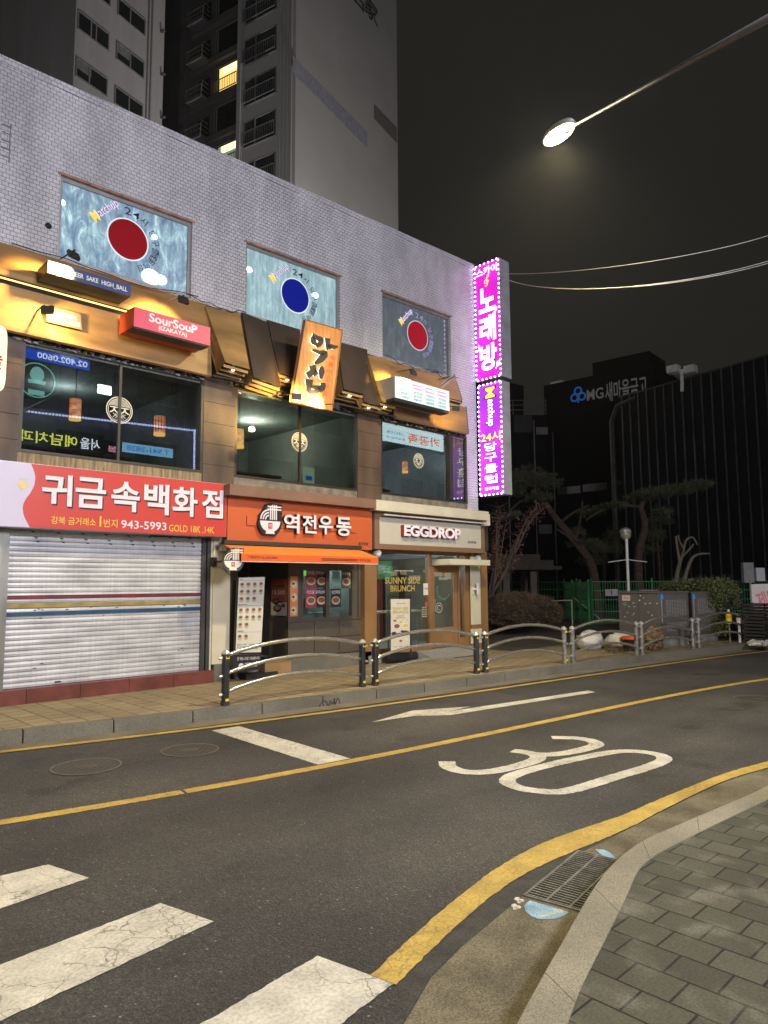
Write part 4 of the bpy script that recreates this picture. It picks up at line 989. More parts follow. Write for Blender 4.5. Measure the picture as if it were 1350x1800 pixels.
# interior
it = MB(); it.box(10.3, 14.1, D+4.4, D+4.5, .15, 2.5); it.box(10.25, 10.32, Ye+.2, D+4.4, .15, 2.5); it.box(13.85, 13.9, D+.5, D+4.4, .15, 2.5)
it.build('cafe_wall', mat('cafe_wall', (.22, .19, .14), .8, var=.3, scale=1.2), B)
MB().box(10.3, 14.0, Ye+.2, D+4.4, .10, .157).build('cafe_floor', mat('cafe_floor', (.14, .12, .10), .5), B)
MB().box(10.3, 14.0, Ye+.12, D+4.4, 2.44, 2.5).build('cafe_ceiling', mat('cafe_ceiling', (.055, .065, .08), .8), B)
bt = MB(); bt.box(10.55, 12.1, Ye+.25, Ye+.62, 1.0, 1.04); BT = bt.build('window_bar', mat('bar_top', (.35, .33, .28), .4), B)
for xx in (10.75, 11.5, 12.0): MB().box(xx, xx+.03, Ye+.3, Ye+.33, .157, 1.0).build('leg', mat('brushed_steel', (.55,)*3), BT)
pn_ = MB(); pn_.box(12.2, 13.0, D+2.5, D+2.6, .2, 2.0); pn_.build('menu_partition', mat('partition_red', (.16, .035, .03), .6), B)
pn_ = MB(); pn_.box(13.0, 13.4, D+2.3, D+2.4, .2, 2.1); pn_.build('partition', mat('partition_olive', (.16, .17, .11), .7), B)
pn_ = MB(); pn_.box(10.7, 11.1, D+3.0, D+3.08, 1.2, 1.9); pn_.build('wall_picture', mat('picture_blue', (.10, .16, .22), .5, var=.6, scale=9), B)
for px, py in ((689, 973), (705, 975)):
    q = P(px, py, D+1.2); disc(MB(), Frame((q.x, q.y, 2.435), (1, 0, 0), (0, -1, 0)), 0, 0, .09, None, .01).build('ceiling_lamp', glow('cafe_lamp', (.95, 1, .95), 14), B)
light('cafe_light', 'POINT', (11.5, D+1.4, 2.25), 85, (.9, .95, 1), B, .12)
# gold window lettering, notices
fr = FF(Ye+.029)
gm = mat('gold_vinyl_letters', (.50, .36, .10), .45, .2, .2, 8)
letters('SUNNY SIDE', fr, front_rect((676.5, 1014.5), (738, 1026), Ye+.03), gm, EF, n=.004, bold=.035)
letters('BRUNCH', fr, front_rect((686, 1029), (728.5, 1039.5), Ye+.03), gm, EF, n=.004, bold=.035)
q = front_rect((744, 1025.5), (754.5, 1046), Ye+.03); o = plate(MB(), fr, q, .003, .004).build('paper_notice', M_wht, EF); letters('10%', fr, (q[0]+.02, q[1]-.04, q[2]+.13, q[3]-.1), mat('print_wine', (.18, .02, .04), .5), o, n=.007, bold=.03)
q = front_rect((747, 1058), (751.5, 1066), Ye+.03); plate(MB(), fr, q, .003, .004).build('red_sticker', mat('sticker_red', (.45, .08, .08), .5), EF)
g = MB()
for k in range(5): 
    q = front_rect((741, 1067+k*4), (750, 1068.6+k*4), Ye+.03); text(g, ['TAKE OUT', 'OPEN 09:00', 'CLOSE 22:00', 'BRUNCH', 'WELCOME'][k], fr, q, n=.003, bold=.02)
text(g, 'sunny morning', fr, front_rect((693, 1001), (726, 1006), Ye+.03), n=.003, bold=.0, slant=.3)
g.build('lettering', mat('white_vinyl', (.6,)*3), EF)
# ================================================================ SIGNS
M_lw = mat('letter_white', (.62, .60, .66), .4, 0, .03)
M_black = mat('black_plastic', (.02, .02, .022), .45)
M_metal = mat('sign_frame_metal', (.42, .42, .43), .4, .6, .1)
# ---- red jewellery banner
Yb = D-.31
q = (XL+2.0, front_rect((0, 811), (398, 947), Yb)[1], 2.455, 3.37)
za = P(200, 938, Yb).z
t = thing('jewellery_sign', 'long red and lavender banner sign above the roller shutter', 'shop sign', (5, Yb, 2.9))
fr = FF(Yb)
MB().box(q[0], q[1], Yb+.006, D-.001, q[2], q[3]).build('sign_box', M_metal, t)
bd = [(55, 817), (59, 826), (62, 838), (60, 853), (53, 867), (46, 876), (40.5, 888), (40.5, 899), (43, 909), (48, 919), (53, 929)]
bw_ = [P(x, y, Yb) for x, y in bd]; edge = smoothline([(v.x, v.z) for v in bw_], 4)
edge[0] = (edge[0][0], q[3]-.006); edge[-1] = (edge[-1][0], q[2]+.006)
mb = MB(); mid = [(min(max(a, q[0]), q[1]), b) for a, b in edge]
top_r, bot_r = (q[1]-.006, q[3]-.006), (q[1]-.006, q[2]+.006)
n_ = len(mid)
lft = [(q[0]+.006, b) for a, b in mid]; rgt = [(q[1]-.006, b) for a, b in mid]
def panel(L, Rr, name, m_):
    mb = MB()
    mb.add([fr.p(a, b, 0) for a, b in L]+[fr.p(a, b, 0) for a, b in Rr], [(i, i+1, n_+i+1, n_+i) for i in range(n_-1)]); return mb.build(name, m_, t)
panel(mid, rgt, 'red_panel', mat('banner_red', (.48, .05, .042), .35, 0, .04)); panel(lft, mid, 'lavender_panel', mat('banner_lavender', (.50, .46, .62), .35, 0, .03))
big = [(73, 828, 124, 894), (134, 838, 185, 898), (196, 850, 243, 911), (253, 852, 295, 908), (305, 857, 346, 912), (354, 862, 391, 914)]
big = [((220+3.)/3, (560*3+810)/3, 376/3, (560*3+1000)/3), (400/3, 560+828/3, 555/3, 560+1012/3), (588/3, 560+850/3, 733/3, 560+1030/3), (760/3, 560+862/3, 888/3, 560+1045/3), (910/3, 560+880/3, 1038/3, 560+1055/3), (1064/3, 560+893/3, 1174/3, 560+1062/3)]
m1, m2 = MB(), MB()
for ch, (x0, y0, x1, y1) in zip('귀금속백화점', big):
    r_ = front_rect((x0, y0), (x1, y1), Yb)
    zc0 = P((x0+x1)/2, y0+(y1-y0)*.0, Yb).z; r_ = (r_[0], r_[1], r_[2]+.02, r_[3]-.01)
    text(m1, ch, fr, (r_[0]+.022, r_[1]+.022, r_[2]-.022, r_[3]-.022), n=.006, bold=.045); text(m2, ch, fr, r_, n=.012, bold=.045)
m1.build('lettering_shadow', M_ink, t); m2.build('lettering', M_lw, t)
M_yel = mat('sign_yellow', (.68, .44, .06), .45, 0, .03)
g = MB(); text(g, '강북 금거래소', fr, front_rect((90, 907), (168, 925), Yb), n=.006, bold=.02); text(g, '1', fr, front_rect((171, 907), (181.5, 926), Yb), n=.006, bold=.02, keep=True); text(g, '번지', fr, front_rect((182, 912), (206, 928), Yb), n=.006, bold=.02)
text(g, 'GOLD 18K .14K', fr, front_rect((297, 922), (376, 938), Yb), n=.006, bold=.012); g.build('lettering', M_yel, t)
letters('943-5993', fr, front_rect((213, 914), (292, 932.5), Yb), M_lw, t, n=.006, bold=.02)
g = MB(); c = P(40, 854, Yb); poly(g, fr, [(c.x, c.z-.07), (c.x+.085, c.z+.02), (c.x+.05, c.z+.06), (c.x-.05, c.z+.06), (c.x-.085, c.z+.02)], .002, .004)
for k in range(-1, 2): g.box(c.x+k*.04-.006, c.x+k*.04+.006, Yb-.004, Yb-.002, c.z+.08, c.z+.11)
g.build('diamond_motif', mat('diamond_gold', (.62, .5, .2), .4), t)
# ---- noodle shop fascia
Yo = D-.30
q = front_rect((401, 866), (654, 967), Yo); q = (6.545, q[1], 2.33, 3.165)
t = thing('noodle_shop_sign', 'orange fascia sign with raised white letters and noodle bowl above the orange awning', 'shop sign', (8.2, Yo, 2.75))
fr = FF(Yo)
M_or = mat('fascia_orange', (.47, .098, .030), .5, 0, .05, 2)
MB().box(q[0], q[1], Yo, Yo+.03, q[2], q[3]).build('sign_panel', M_or, t)
bm_ = MB(); r0 = front_rect((433, 907), (626, 937), Yo); ra_, rb_ = P(433, 907, Yo), P(627, 936, Yo)
poly(bm_, fr, [(ra_.x, P(433, 923, Yo).z), (rb_.x-.3, P(600, 935, Yo).z), (rb_.x, P(627, 937, Yo).z), (rb_.x-.35, P(600, 931, Yo).z), (ra_.x, ra_.z)], .02, .025); bm_.build('relief_bar', M_or, t)
lt = [(500, 902, 527, 938), (532, 904, 557, 938), (561, 906, 585.5, 940), (592, 908, 618, 943)]
a_, b_ = MB(), MB()
for ch, (x0, y0, x1, y1) in zip('역전우동', lt):
    r_ = front_rect((x0, y0), (x1, y1), Yo-.09); text(a_, ch, fr, r_, n=.078, bold=.075, depth=.07); text(b_, ch, fr, r_, n=.082, bold=.045)
a_.build('letter_body', M_black, t); b_.build('lettering', M_lw, t)
def bowl_logo(parent, fr, ca, cb, s, n, rim, body, white, red):
    """noodles lifted from a bowl: s is its width"""
    k = MB()
    out = [(-.5, .02), (-.52, -.12), (-.42, -.36), (-.28, -.5), (.28, -.5), (.42, -.36), (.52, -.12), (.5, .02), (.52, .26), (.52, .62), (.0, .66), (-.16, .6), (-.3, .36), (-.44, .2)]
    poly(k, fr, [(ca+x*s, cb+y*s) for x, y in out], rim, n); k.build('logo_backing', body, parent)
    k = MB(); pts = [(-.44, .0)]+[(-.44*math.cos(a*.16), -.40*math.sin(a*.16)) for a in range(1, 20)]+[(.44, .0)]
    poly(k, fr, [(ca+x*s, cb+y*s) for x, y in pts], .003, n+.004); poly(k, fr, [(ca+x*s, cb+y*s) for x, y in ((-.17, -.37), (-.2, -.46), (.2, -.46), (.17, -.37))], .003, n+.0035)
    for i in range(4): plate(k, fr, (ca+(-.02+.085*i)*s, ca+(.03+.085*i)*s, cb+.05*s, cb+(.6 if i else .52)*s), .003, n+.004)
    for i in range(3):
        r_ = (.12+.10*i)*s; ring(k, fr, ca-.06*s, cb+.05*s, r_, r_+.05*s, .003, n+.004, 10, 90, 180)
    for zz in (.40, .50): plate(k, fr, (ca-.12*s, ca+.48*s, cb+zz*s, cb+(zz+.05)*s), .003, n+.0045)
    k.build('bowl_logo', white, parent)
    k = MB(); plate(k, fr, (ca-.09*s, ca+.09*s, cb-.28*s, cb-.06*s), .003, n+.008); k.build('red_seal', red, parent)
    text(k := MB(), '역전', fr, (ca-.06*s, ca+.06*s, cb-.24*s, cb-.10*s), n=n+.010, bold=.02); k.build('seal_lettering', white, parent)
c = P(475, 914, Yo-.08)
M_seal = mat('seal_red', (.42, .05, .04), .5)
bowl_logo(t, fr, c.x, c.z-.02, .50, .08, .07, M_black, M_lw, M_seal)
letters('월곡역점', fr, front_rect((630, 953), (646.5, 959), Yo), M_ink, t, n=.003, bold=.04)
# ---- orange awning over the counter
t = thing('orange_awning', 'small sloping orange fabric awning with printed valance', 'awning', (8, D-.6, 2.2))
ax0, ax1, Ya = 6.44, 9.56, D-.9
M_oa = mat('awning_orange_fabric', (.72, .21, .035), .75, 0, .06, 4, .1); M_ov = mat('valance_orange', (.62, .11, .02), .75, 0, .06, 4)
s_ = MB(); s_.prism([(ax0, D-.32, 2.34), (ax0, Ya, 2.155), (ax0, Ya, 2.14), (ax0, D-.32, 2.32)], (ax1-ax0, 0, 0)); s_.build('canopy', M_oa, t)
v = MB(); v.box(ax0, ax1, Ya-.012, Ya-.001, 2.025, 2.15); v.build('valance', M_ov, t)
v = MB(); v.box(ax0-.02, ax1+.02, D-.42, D-.31, 2.33, 2.40); v.build('cassette', M_taupe2, t)
MB().box(ax0, ax1, Ya-.014, Ya+.002, 2.015, 2.026).build('hem', mat('hem_white', (.55, .5, .42), .7), t)
fr = FF(Ya-.012); g = MB()
text(g, '가맹문의 02.549.3864', fr, front_rect((435, 976.5), (488, 983), Ya-.012), n=.003, bold=.01, slant=.15)
qa = front_rect((565, 984.5), (629, 988.5), Ya-.012); plate(g, fr, (qa[0], qa[1], 2.095, 2.108), .002, .003); plate(g, fr, (qa[0], qa[1], 2.07, 2.083), .002, .003)
qb = front_rect((631, 985), (643, 990.5), Ya-.012); text(g, '역전우동', fr, (qb[0], qb[1], 2.068, 2.112), n=.003, bold=.03)
qc = front_rect((645, 985), (651.5, 991), Ya-.012); plate(g, fr, (qc[0], qc[1], 2.095, 2.108), .002, .003); plate(g, fr, (qc[0], qc[1], 2.07, 2.083), .002, .003)
g.build('lettering', M_ink, t)
# ---- projecting bowl sign
Yp = D-.75
c = P(409, 986, Yp)
t = thing('bowl_hanging_sign', 'small black and cream noodle bowl sign projecting beside the cream pillar', 'hanging sign', (c.x, Yp, c.z))
fb = Frame((c.x, Yp, c.z), (.92, -.39, 0), (0, 0, 1))
bowl_logo(t, fb, 0, .0, .335, .05, .10, M_black, mat('bowl_sign_cream', (.66, .6, .48), .4), M_seal)
MB().tube([(c.x+.02, Yp+.05, c.z), (c.x+.05, D-.05, c.z)], .015).box(c.x+.0, c.x+.10, D-.09, D-.062, c.z-.08, c.z+.08).build('bracket', M_black, t)
q = P(391, 961, D-.1); t = thing('junction_box', 'grey plastic junction box with loose cables beside the red banner end', 'junction box', (q.x, D-.1, q.z))
MB().box(q.x-.06, q.x+.05, D-.16, D-.063, q.z-.08, q.z+.08).build('case', mat('grey_plastic', (.38, .38, .37), .5), t, bevel=.008)
w_ = MB()
for k in range(4): w_.tube(smoothline([(q.x-.02+.02*k, D-.11, q.z-.08), (q.x-.05+.05*k, D-.14, q.z-.19-.02*k), (q.x+.06, D-.12, q.z-.1+.06*k), (q.x+.1, D-.1, q.z+.25+.05*k), (q.x+.08-.05*k, D-.08, q.z+.6)], 5), .006, 5)
w_.build('cable', mat('cable_grey', (.3, .3, .29), .6), t)
# ---- sandwich shop fascia
Yg = D-.30
t = thing('sandwich_shop_sign', 'cream fascia sign with red-edged white capital letters in a brown frame', 'shop sign', (12, Yg, 2.75))
fr = FF(Yg)
ex0, ex1 = 10.03, P(850.5, 940, Yg).x
ez0, ez1 = 2.36, 3.135
qi = front_rect((659.5, 902), (845.7, 963), Yg); qi = (10.17, qi[1], 2.47, 3.035)
f = MB(); f.box(ex0, qi[0], Yg-.02, Yg+.05, ez0, ez1); f.box(qi[1], ex1, Yg-.02, Yg+.05, ez0, ez1); f.box(qi[0], qi[1], Yg-.018, Yg+.05, ez0, qi[2]); f.box(qi[0], qi[1], Yg-.018, Yg+.05, qi[3], ez1); f.box(ex1, ex1+.03, Yg, D+.1, ez0-.02, ez1)
f.build('sign_frame', mat('cocoa_frame', (.20, .115, .07), .45, 0, .08), t)
MB().box(qi[0], qi[1], Yg, Yg+.02, qi[2], qi[3]).build('sign_panel', mat('fascia_cream', (.46, .43, .36), .5, 0, .04), t)
MB().box(10.2, ex1-.05, Yg-.14, Yg-.11, 3.06, 3.09).build('light_rail', mat('rail_white', (.5, .5, .48), .4), t)
r_ = front_rect((710, 919), (810, 945.5), Yg-.10); r_ = (r_[0], r_[1], 2.655, 2.895)
text(g := MB(), 'EGGDROP', fr, r_, n=.105, bold=.095, depth=.10, sp=.94); g.build('letter_body', mat('letter_red', (.30, .018, .02), .4), t)
letters('EGGDROP', fr, r_, mat('letter_face_white', (.72, .70, .78), .35), t, n=.109, bold=.075, sp=.94)
letters('성신여대점', fr, front_rect((822, 950.5), (836.5, 956), Yg), M_ink, t, n=.003, bold=.04)
for px, py, lb, Yv in ((662.6, 972.5, 'white rounded vent hood between the orange awning and the cream fascia', D-.15), (838.5, 982, 'white rounded vent hood on top of the cream corner column', D-.1)):
    c = P(px, py, Yv); t = thing('vent_hood', lb, 'vent hood', tuple(c))
    v = MB(); v.ball(c, (.085, .11, .10), 14, 8); v.build('hood', mat('hood_white', (.55, .55, .52), .4), t, smooth=True)
    v = MB(); v.tube([(c.x, c.y+.05, c.z-.03), (c.x, D-.05, c.z-.03)], .06, 14); v.build('duct', mat('hood_white', (.55,)*3), t)
c = P(836, 1035, D-.13); t = thing('wall_sconce', 'slim white double plate wall lamp on the cream corner column', 'wall lamp', tuple(c))
MB().box(c.x-.09, c.x-.03, D-.10, D-.072, c.z-.14, c.z+.06).build('back_plate', M_cr, t); MB().box(c.x, c.x+.05, D-.19, D-.16, c.z-.14, c.z+.13).build('front_plate', M_lw, t); MB().box(c.x-.06, c.x+.02, D-.16, D-.10, c.z-.03, c.z+.01).build('arm', M_lw, t)

# ---- beer sign, pink sign, price lightbox on the awning, wooden sign, number plate
def skew_panel(mb, tl, tr, br_, bl, Y, depth):
    p = [P(*x, Y) for x in (bl, br_, tr, tl)]
    mb.prism(p, (0, depth, 0)); return p
def quad_frame(p):   # frame with unit square on a surveyed quad: returns mapper
    bl, br_, tr, tl = p
    class Q(Frame):
        def __init__(s): s.R = (br_-bl).normalized(); s.U = (tl-bl).normalized(); s.N = (br_-bl).cross(tl-bl).normalized()
        def p(s, a, b, n=0.): return bl.lerp(br_, a).lerp(tl.lerp(tr, a), b)+s.N*n
    return Q()
def rect_box(x0, x1, Y, depth, z0, z1, name, m_, parent): return MB().box(x0, x1, Y, Y+depth, z0, z1).build(name, m_, parent)
Yk = D-.60
t = thing('drinks_sign', 'narrow navy lightbox listing drinks lit by a floodlight on the tan awning', 'lightbox sign', (4, Yk, 6.2))
m_, nt_, b_ = nodes_of('navy_face'); b_.inputs['Base Color'].default_value = (.035, .06, .16, 1); b_.inputs['Roughness'].default_value = .35
p = skew_panel(MB(), (83, 461), (232, 498), (230, 518.5), (83, 482), Yk, .005)
kx0, kx1, kz0, kz1 = p[0].x, p[1].x, (p[0].z+p[1].z)/2, (p[2].z+p[3].z)/2
rect_box(kx0, kx1, Yk+.004, .42, kz0, kz1, 'sign_box', M_black, t)
plate(MB(), FF(Yk), (kx0, kx1, kz0, kz1), .003, 0).build('sign_face', m_, t)
letters('BEER  SAKE  HIGH_BALL', FF(Yk), (kx0+.34, kx1-.06, kz0+.045, kz1-.055), mat('letter_cool_white', (.75,)*3, .4), t, n=.004, bold=.03)
M_fl = M_black
def floodlight(loc, aim, power, lb, col=(1, .64, .20), spot=84, em=14):
    t = thing('floodlight', lb, 'floodlight', loc, 'small floodlights aimed at the signs')
    L = Vector(loc); A = (Vector(aim)-L).normalized(); s = A.cross(Vector((0, 0, 1))).normalized(); u = s.cross(A)
    def bxx(mb, w, h, d0, d1):
        mb.hexa([L+s*(-w)+u*(-h)+A*d0, L+s*w+u*(-h)+A*d0, L+s*w+u*(-h)+A*d1, L+s*(-w)+u*(-h)+A*d1, L+s*(-w)+u*h+A*d0, L+s*w+u*h+A*d0, L+s*w+u*h+A*d1, L+s*(-w)+u*h+A*d1]); return mb
    bxx(MB(), .085, .055, -.03, .02).build('housing', M_fl, t)
    bxx(MB(), .07, .042, .0205, .024).build('lens', glow('flood_lens', (1, .74, .36), em), t)
    e = Vector((L.x, min(D-.02, L.y+.5), L.z+.12)); MB().tube([L-A*.02, L-A*.06+Vector((0, .05, .06)), e], .012, 6).build('arm', M_fl, t)
    light('flood_beam', 'SPOT', L+A*.05, power, col, t, .05, aim, spot, .6)
floodlight(tuple(P(129, 449, D-.86)), (3.42, D-.3, 6.02), 560, 'floodlight above the navy drinks sign')
t = thing('pink_izakaya_sign', 'pinkish red lightbox with two lines of white lettering on the tan awning', 'lightbox sign', (5.2, D-.8, 5.7))
Yk = D-.78
p = skew_panel(MB(), (238, 540), (371, 576), (369, 606), (235, 575), Yk, .005)
kx0, kx1, kz0, kz1 = p[0].x, p[1].x, (p[0].z+p[1].z)/2, (p[2].z+p[3].z)/2
rect_box(kx0, kx1, Yk+.004, .5, kz0, kz1, 'sign_box', mat('box_red', (.4, .05, .02), .5), t); rect_box(kx0+.01, kx1-.01, Yk+.02, .25, kz0-.02, kz0-.001, 'under_tray', M_black, t)
plate(MB(), FF(Yk), (kx0, kx1, kz0, kz1), .003, 0).build('sign_face', glow('face_pinkred', (.80, .13, .18), .38), t)
letters('SourSouP', FF(Yk), (kx0+.24, kx1-.24, kz0+.135, kz1-.03), mat('letter_cool_white', (.75,)*3), t, n=.004, bold=.045)
letters('(IZAKAYA)', FF(Yk), (kx0+.40, kx1-.42, kz0+.025, kz0+.115), mat('letter_cool_white', (.75,)*3), t, n=.004, bold=.03)
floodlight(tuple(P(322, 528, D-.92)), (5.22, D-.3, 5.90), 420, 'floodlight above the pinkish red sign')
t = thing('number_plate_sign', 'tan metal plate with a printed phone number on the awning fascia', 'sign plate', (3.6, D-.6, 5.4))
p = [P(x, y, D-.292) for x, y in ((81, 565), (144, 580), (142, 552), (80, 537))]
Qf = quad_frame(p); MB().prism(p, (0, .012, 0)).build('plate', mat('plate_tan', (.20, .16, .09), .35, .3), t)
g = MB(); text(g, '단체예약문의', Qf, (.1, .86, .52, .78), n=.004, bold=.03); text(g, '02-6221-2355', Qf, (.04, .95, .16, .42), n=.004, bold=.03); g.build('lettering', mat('letter_cool_white', (.75,)*3), t)
floodlight(tuple(P(84, 545, D-.66)), (3.75, D-.28, 5.50), 190, 'floodlight above the tan number plate')
Yk = D-.80
t = thing('price_lightbox', 'long white lightbox with pink price tags above the right second floor window', 'lightbox sign', (11.2, Yk, 5.7))
p = [P(x, y, Yk) for x, y in ((694.5, 700), (790, 721), (795, 690), (694, 660))]
kx0, kx1, kz0, kz1 = p[0].x, p[1].x, (p[0].z+p[1].z)/2, (p[2].z+p[3].z)/2
rect_box(kx0, kx1, Yk+.004, .5, kz0, kz1, 'sign_box', M_metal, t); rect_box(kx0, kx1, Yk+.02, .25, kz0-.06, kz0-.001, 'under_tray', M_black, t)
plate(MB(), FF(Yk), (kx0, kx1, kz0, kz1), .003, 0).build('sign_face', glow('lightbox_white', (.62, .80, .85), .55), t)
W_ = kx1-kx0; H_ = kz1-kz0
for k in range(4):
    xa = kx0+W_*(.08+.23*k)
    plate(MB(), FF(Yk), (xa, xa+W_*.17, kz0+H_*.62, kz0+H_*.86), .002, .003).build('price_tag', glow('tag_pink', (.75, .28, .55), .7), t)
    letters(['5,900원', '6,900원', '7,900원', '8,900원'][k], FF(Yk), (xa+.02, xa+W_*.17-.02, kz0+H_*.67, kz0+H_*.81), glow('tag_white', (1, .95, 1), .9), t, n=.006, bold=.03)
    g = MB()
    for j, s in enumerate((('두부김치', '계란말이', '어묵탕'), ('닭똥집', '감자전', '해물파전'), ('수제돈까스', '닭볶음우동', '해물짬뽕탕'), ('치킨모둠', '모듬소시지', '오징어튀김'))[k]): text(g, s, FF(Yk), (xa+.02, xa+W_*.16, kz0+H_*(.40-.17*j), kz0+H_*(.52-.17*j)), n=.004, bold=.01)
    g.build('lettering', mat('print_navy', (.05, .08, .16), .5), t)
floodlight(tuple(P(726, 655, D-1.0)), (10.45, D-.4, 5.78), 330, 'floodlight on a thin arm above the white price lightbox')
floodlight(tuple(P(801, 718, D-.95)), (12.15, D-.5, 5.62), 70, 'floodlight hanging at the right end of the white price lightbox')
# loose bent strip by the right-hand end
a_, b_ = P(776, 678, D-.6), P(800, 661, D-.6)
t = thing('loose_trim', 'bent loose strip of pale metal at the right end of the awning', 'metal strip', tuple((a_+b_)/2))
MB().hexa([a_+Vector((0, 0, -.06)), b_+Vector((0, 0, -.06)), b_+Vector((0, .03, -.06)), a_+Vector((0, .03, -.06)), a_+Vector((0, 0, .06)), b_+Vector((0, 0, .06)), b_+Vector((0, .03, .06)), a_+Vector((0, .03, .06))]).build('strip', mat('pale_strip', (.32, .26, .25), .5), t)
MB().tube([a_, (a_+b_)/2+Vector((0, -.02, .03)), b_, b_+Vector((.05, .55, .05))], .01, 6).build('bracket', M_black, t)
# ---- wooden sign with brush lettering
Yk = D-1.0
t = thing('wooden_pub_sign', 'tilted wooden board sign with black brush lettering lit from below', 'wooden sign', (8, Yk, 5.7))
p = [P(x, y, Yk) for x, y in ((512, 706), (583.5, 723), (602, 580), (536.5, 561))]
Qf = quad_frame(p)
M_board = mat('orange_wood_board', (.42, .175, .05), .55, 0, .3, 2.4, .12, (6, 1, .5), fine=.1)
MB().prism(p, (0, .07, 0)).build('board', M_board, t)
k = MB()
for a0, b0, a1, b1 in ((0, 0, 1, .008), (0, .992, 1, 1), (0, .008, .018, .992), (.982, .008, 1, .992)): plate(k, Qf, (a0, a1, b0, b1), .03, .018)
k.build('edge_frame', mat('board_edge', (.26, .12, .05), .5), t)
Mbr = mat('brush_black', (.028, .024, .022), .5)
br_ = MB(); bl_ = MB()
def bs(pts, ws): 
    s = smoothline(pts, 5); n = len(s); w2 = []
    for i in range(n):
        u = i/(n-1)*(len(ws)-1); j = min(int(u), len(ws)-2); w2.append(1.5*(ws[j]*(1-(u-j))+ws[j+1]*(u-j)))
    # strokes thick across: drawn in square cells of the board (a is narrower than b)
    L, Rr = [], []
    for i, q in enumerate(s):
        q0, q1 = Vector(s[max(i-1, 0)]), Vector(s[min(i+1, n-1)]); d = Vector(((q1-q0).x*.55, (q1-q0).y)).normalized(); nn = Vector((-d.y/.55, d.x))*w2[i]/2
        L.append(Vector(q)+nn); Rr.append(Vector(q)-nn)
    for i in range(n-1):
        poly(br_, Qf, [tuple(Rr[i]), tuple(Rr[i+1]), tuple(L[i+1]), tuple(L[i])], .02, .075+.0004*(i % 3)); poly(bl_, Qf, [tuple(Rr[i]), tuple(Rr[i+1]), tuple(L[i+1]), tuple(L[i])], .008, .050+.0004*(i % 3))
bs([(.20, .80), (.24, .745), (.26, .71)], [.03, .05, .02])
bs([(.19, .81), (.32, .80), (.42, .785), (.40, .73), (.34, .69)], [.04, .035, .05, .04, .015])
bs([(.27, .715), (.36, .725)], [.02, .03])
bs([(.58, .83), (.60, .77), (.66, .70)], [.05, .04, .05])
bs([(.62, .755), (.76, .745), (.88, .765)], [.03, .035, .012])
bs([(.24, .645), (.42, .635), (.56, .635), (.50, .57), (.36, .49)], [.015, .03, .06, .06, .02])
bs([(.30, .46), (.34, .40), (.22, .33)], [.06, .05, .05])
bs([(.35, .41), (.44, .36)], [.035, .045])
bs([(.54, .48), (.55, .42), (.56, .33)], [.02, .055, .02])
bs([(.28, .29), (.30, .22), (.30, .14)], [.07, .05, .03])
bs([(.30, .215), (.44, .215), (.64, .235)], [.02, .03, .04])
bs([(.62, .29), (.63, .23), (.46, .165), (.31, .135)], [.04, .05, .035, .02])
br_.build('brush_lettering', Mbr, t); bl_.build('letter_backlight', glow('backlight_warm', (1, .9, .66), 5), t)
k = MB()
for i, ch in enumerate('수평이고자함'):
    text(k, ch, Qf, (.76-.012*i, .89-.012*i, .60-.088*i, .665-.088*i), n=.003, bold=.02)
k.build('lettering', mat('brush_red', (.50, .06, .02), .5), t)
def bottom_flood(px, py, lb, dx):
    q = P(px, py, D-1.35); floodlight(tuple(q), (q.x+dx, D-1.0, q.z+.06), 420, lb, spot=80, em=25)
bottom_flood(521, 697, 'left of the two floodlights under the wooden sign', .12)
bottom_flood(591, 714, 'right of the two floodlights under the wooden sign', -.22)
# edge of a round-cornered lightbox at the far left
c = P(-8, 628, D-.5); t = thing('cream_lightbox', 'rounded cream lightbox sign cut by the left picture edge', 'lightbox sign', tuple(c))
fr = FF(D-.5); pts = [(c.x+.14*math.copysign(abs(math.cos(a))**.5, math.cos(a)), c.z+.46*math.copysign(abs(math.sin(a))**.35, math.sin(a))) for a in [2*math.pi*i/40 for i in range(40)]]
poly(MB(), fr, pts, .14, 0).build('box', glow('cream_lit', (1, .82, .55), .8), t); letters('술', fr, (c.x-.09, c.x+.09, c.z-.16, c.z+.1), mat('print_maroon', (.25, .03, .02), .5), t, n=.004, bold=.03)

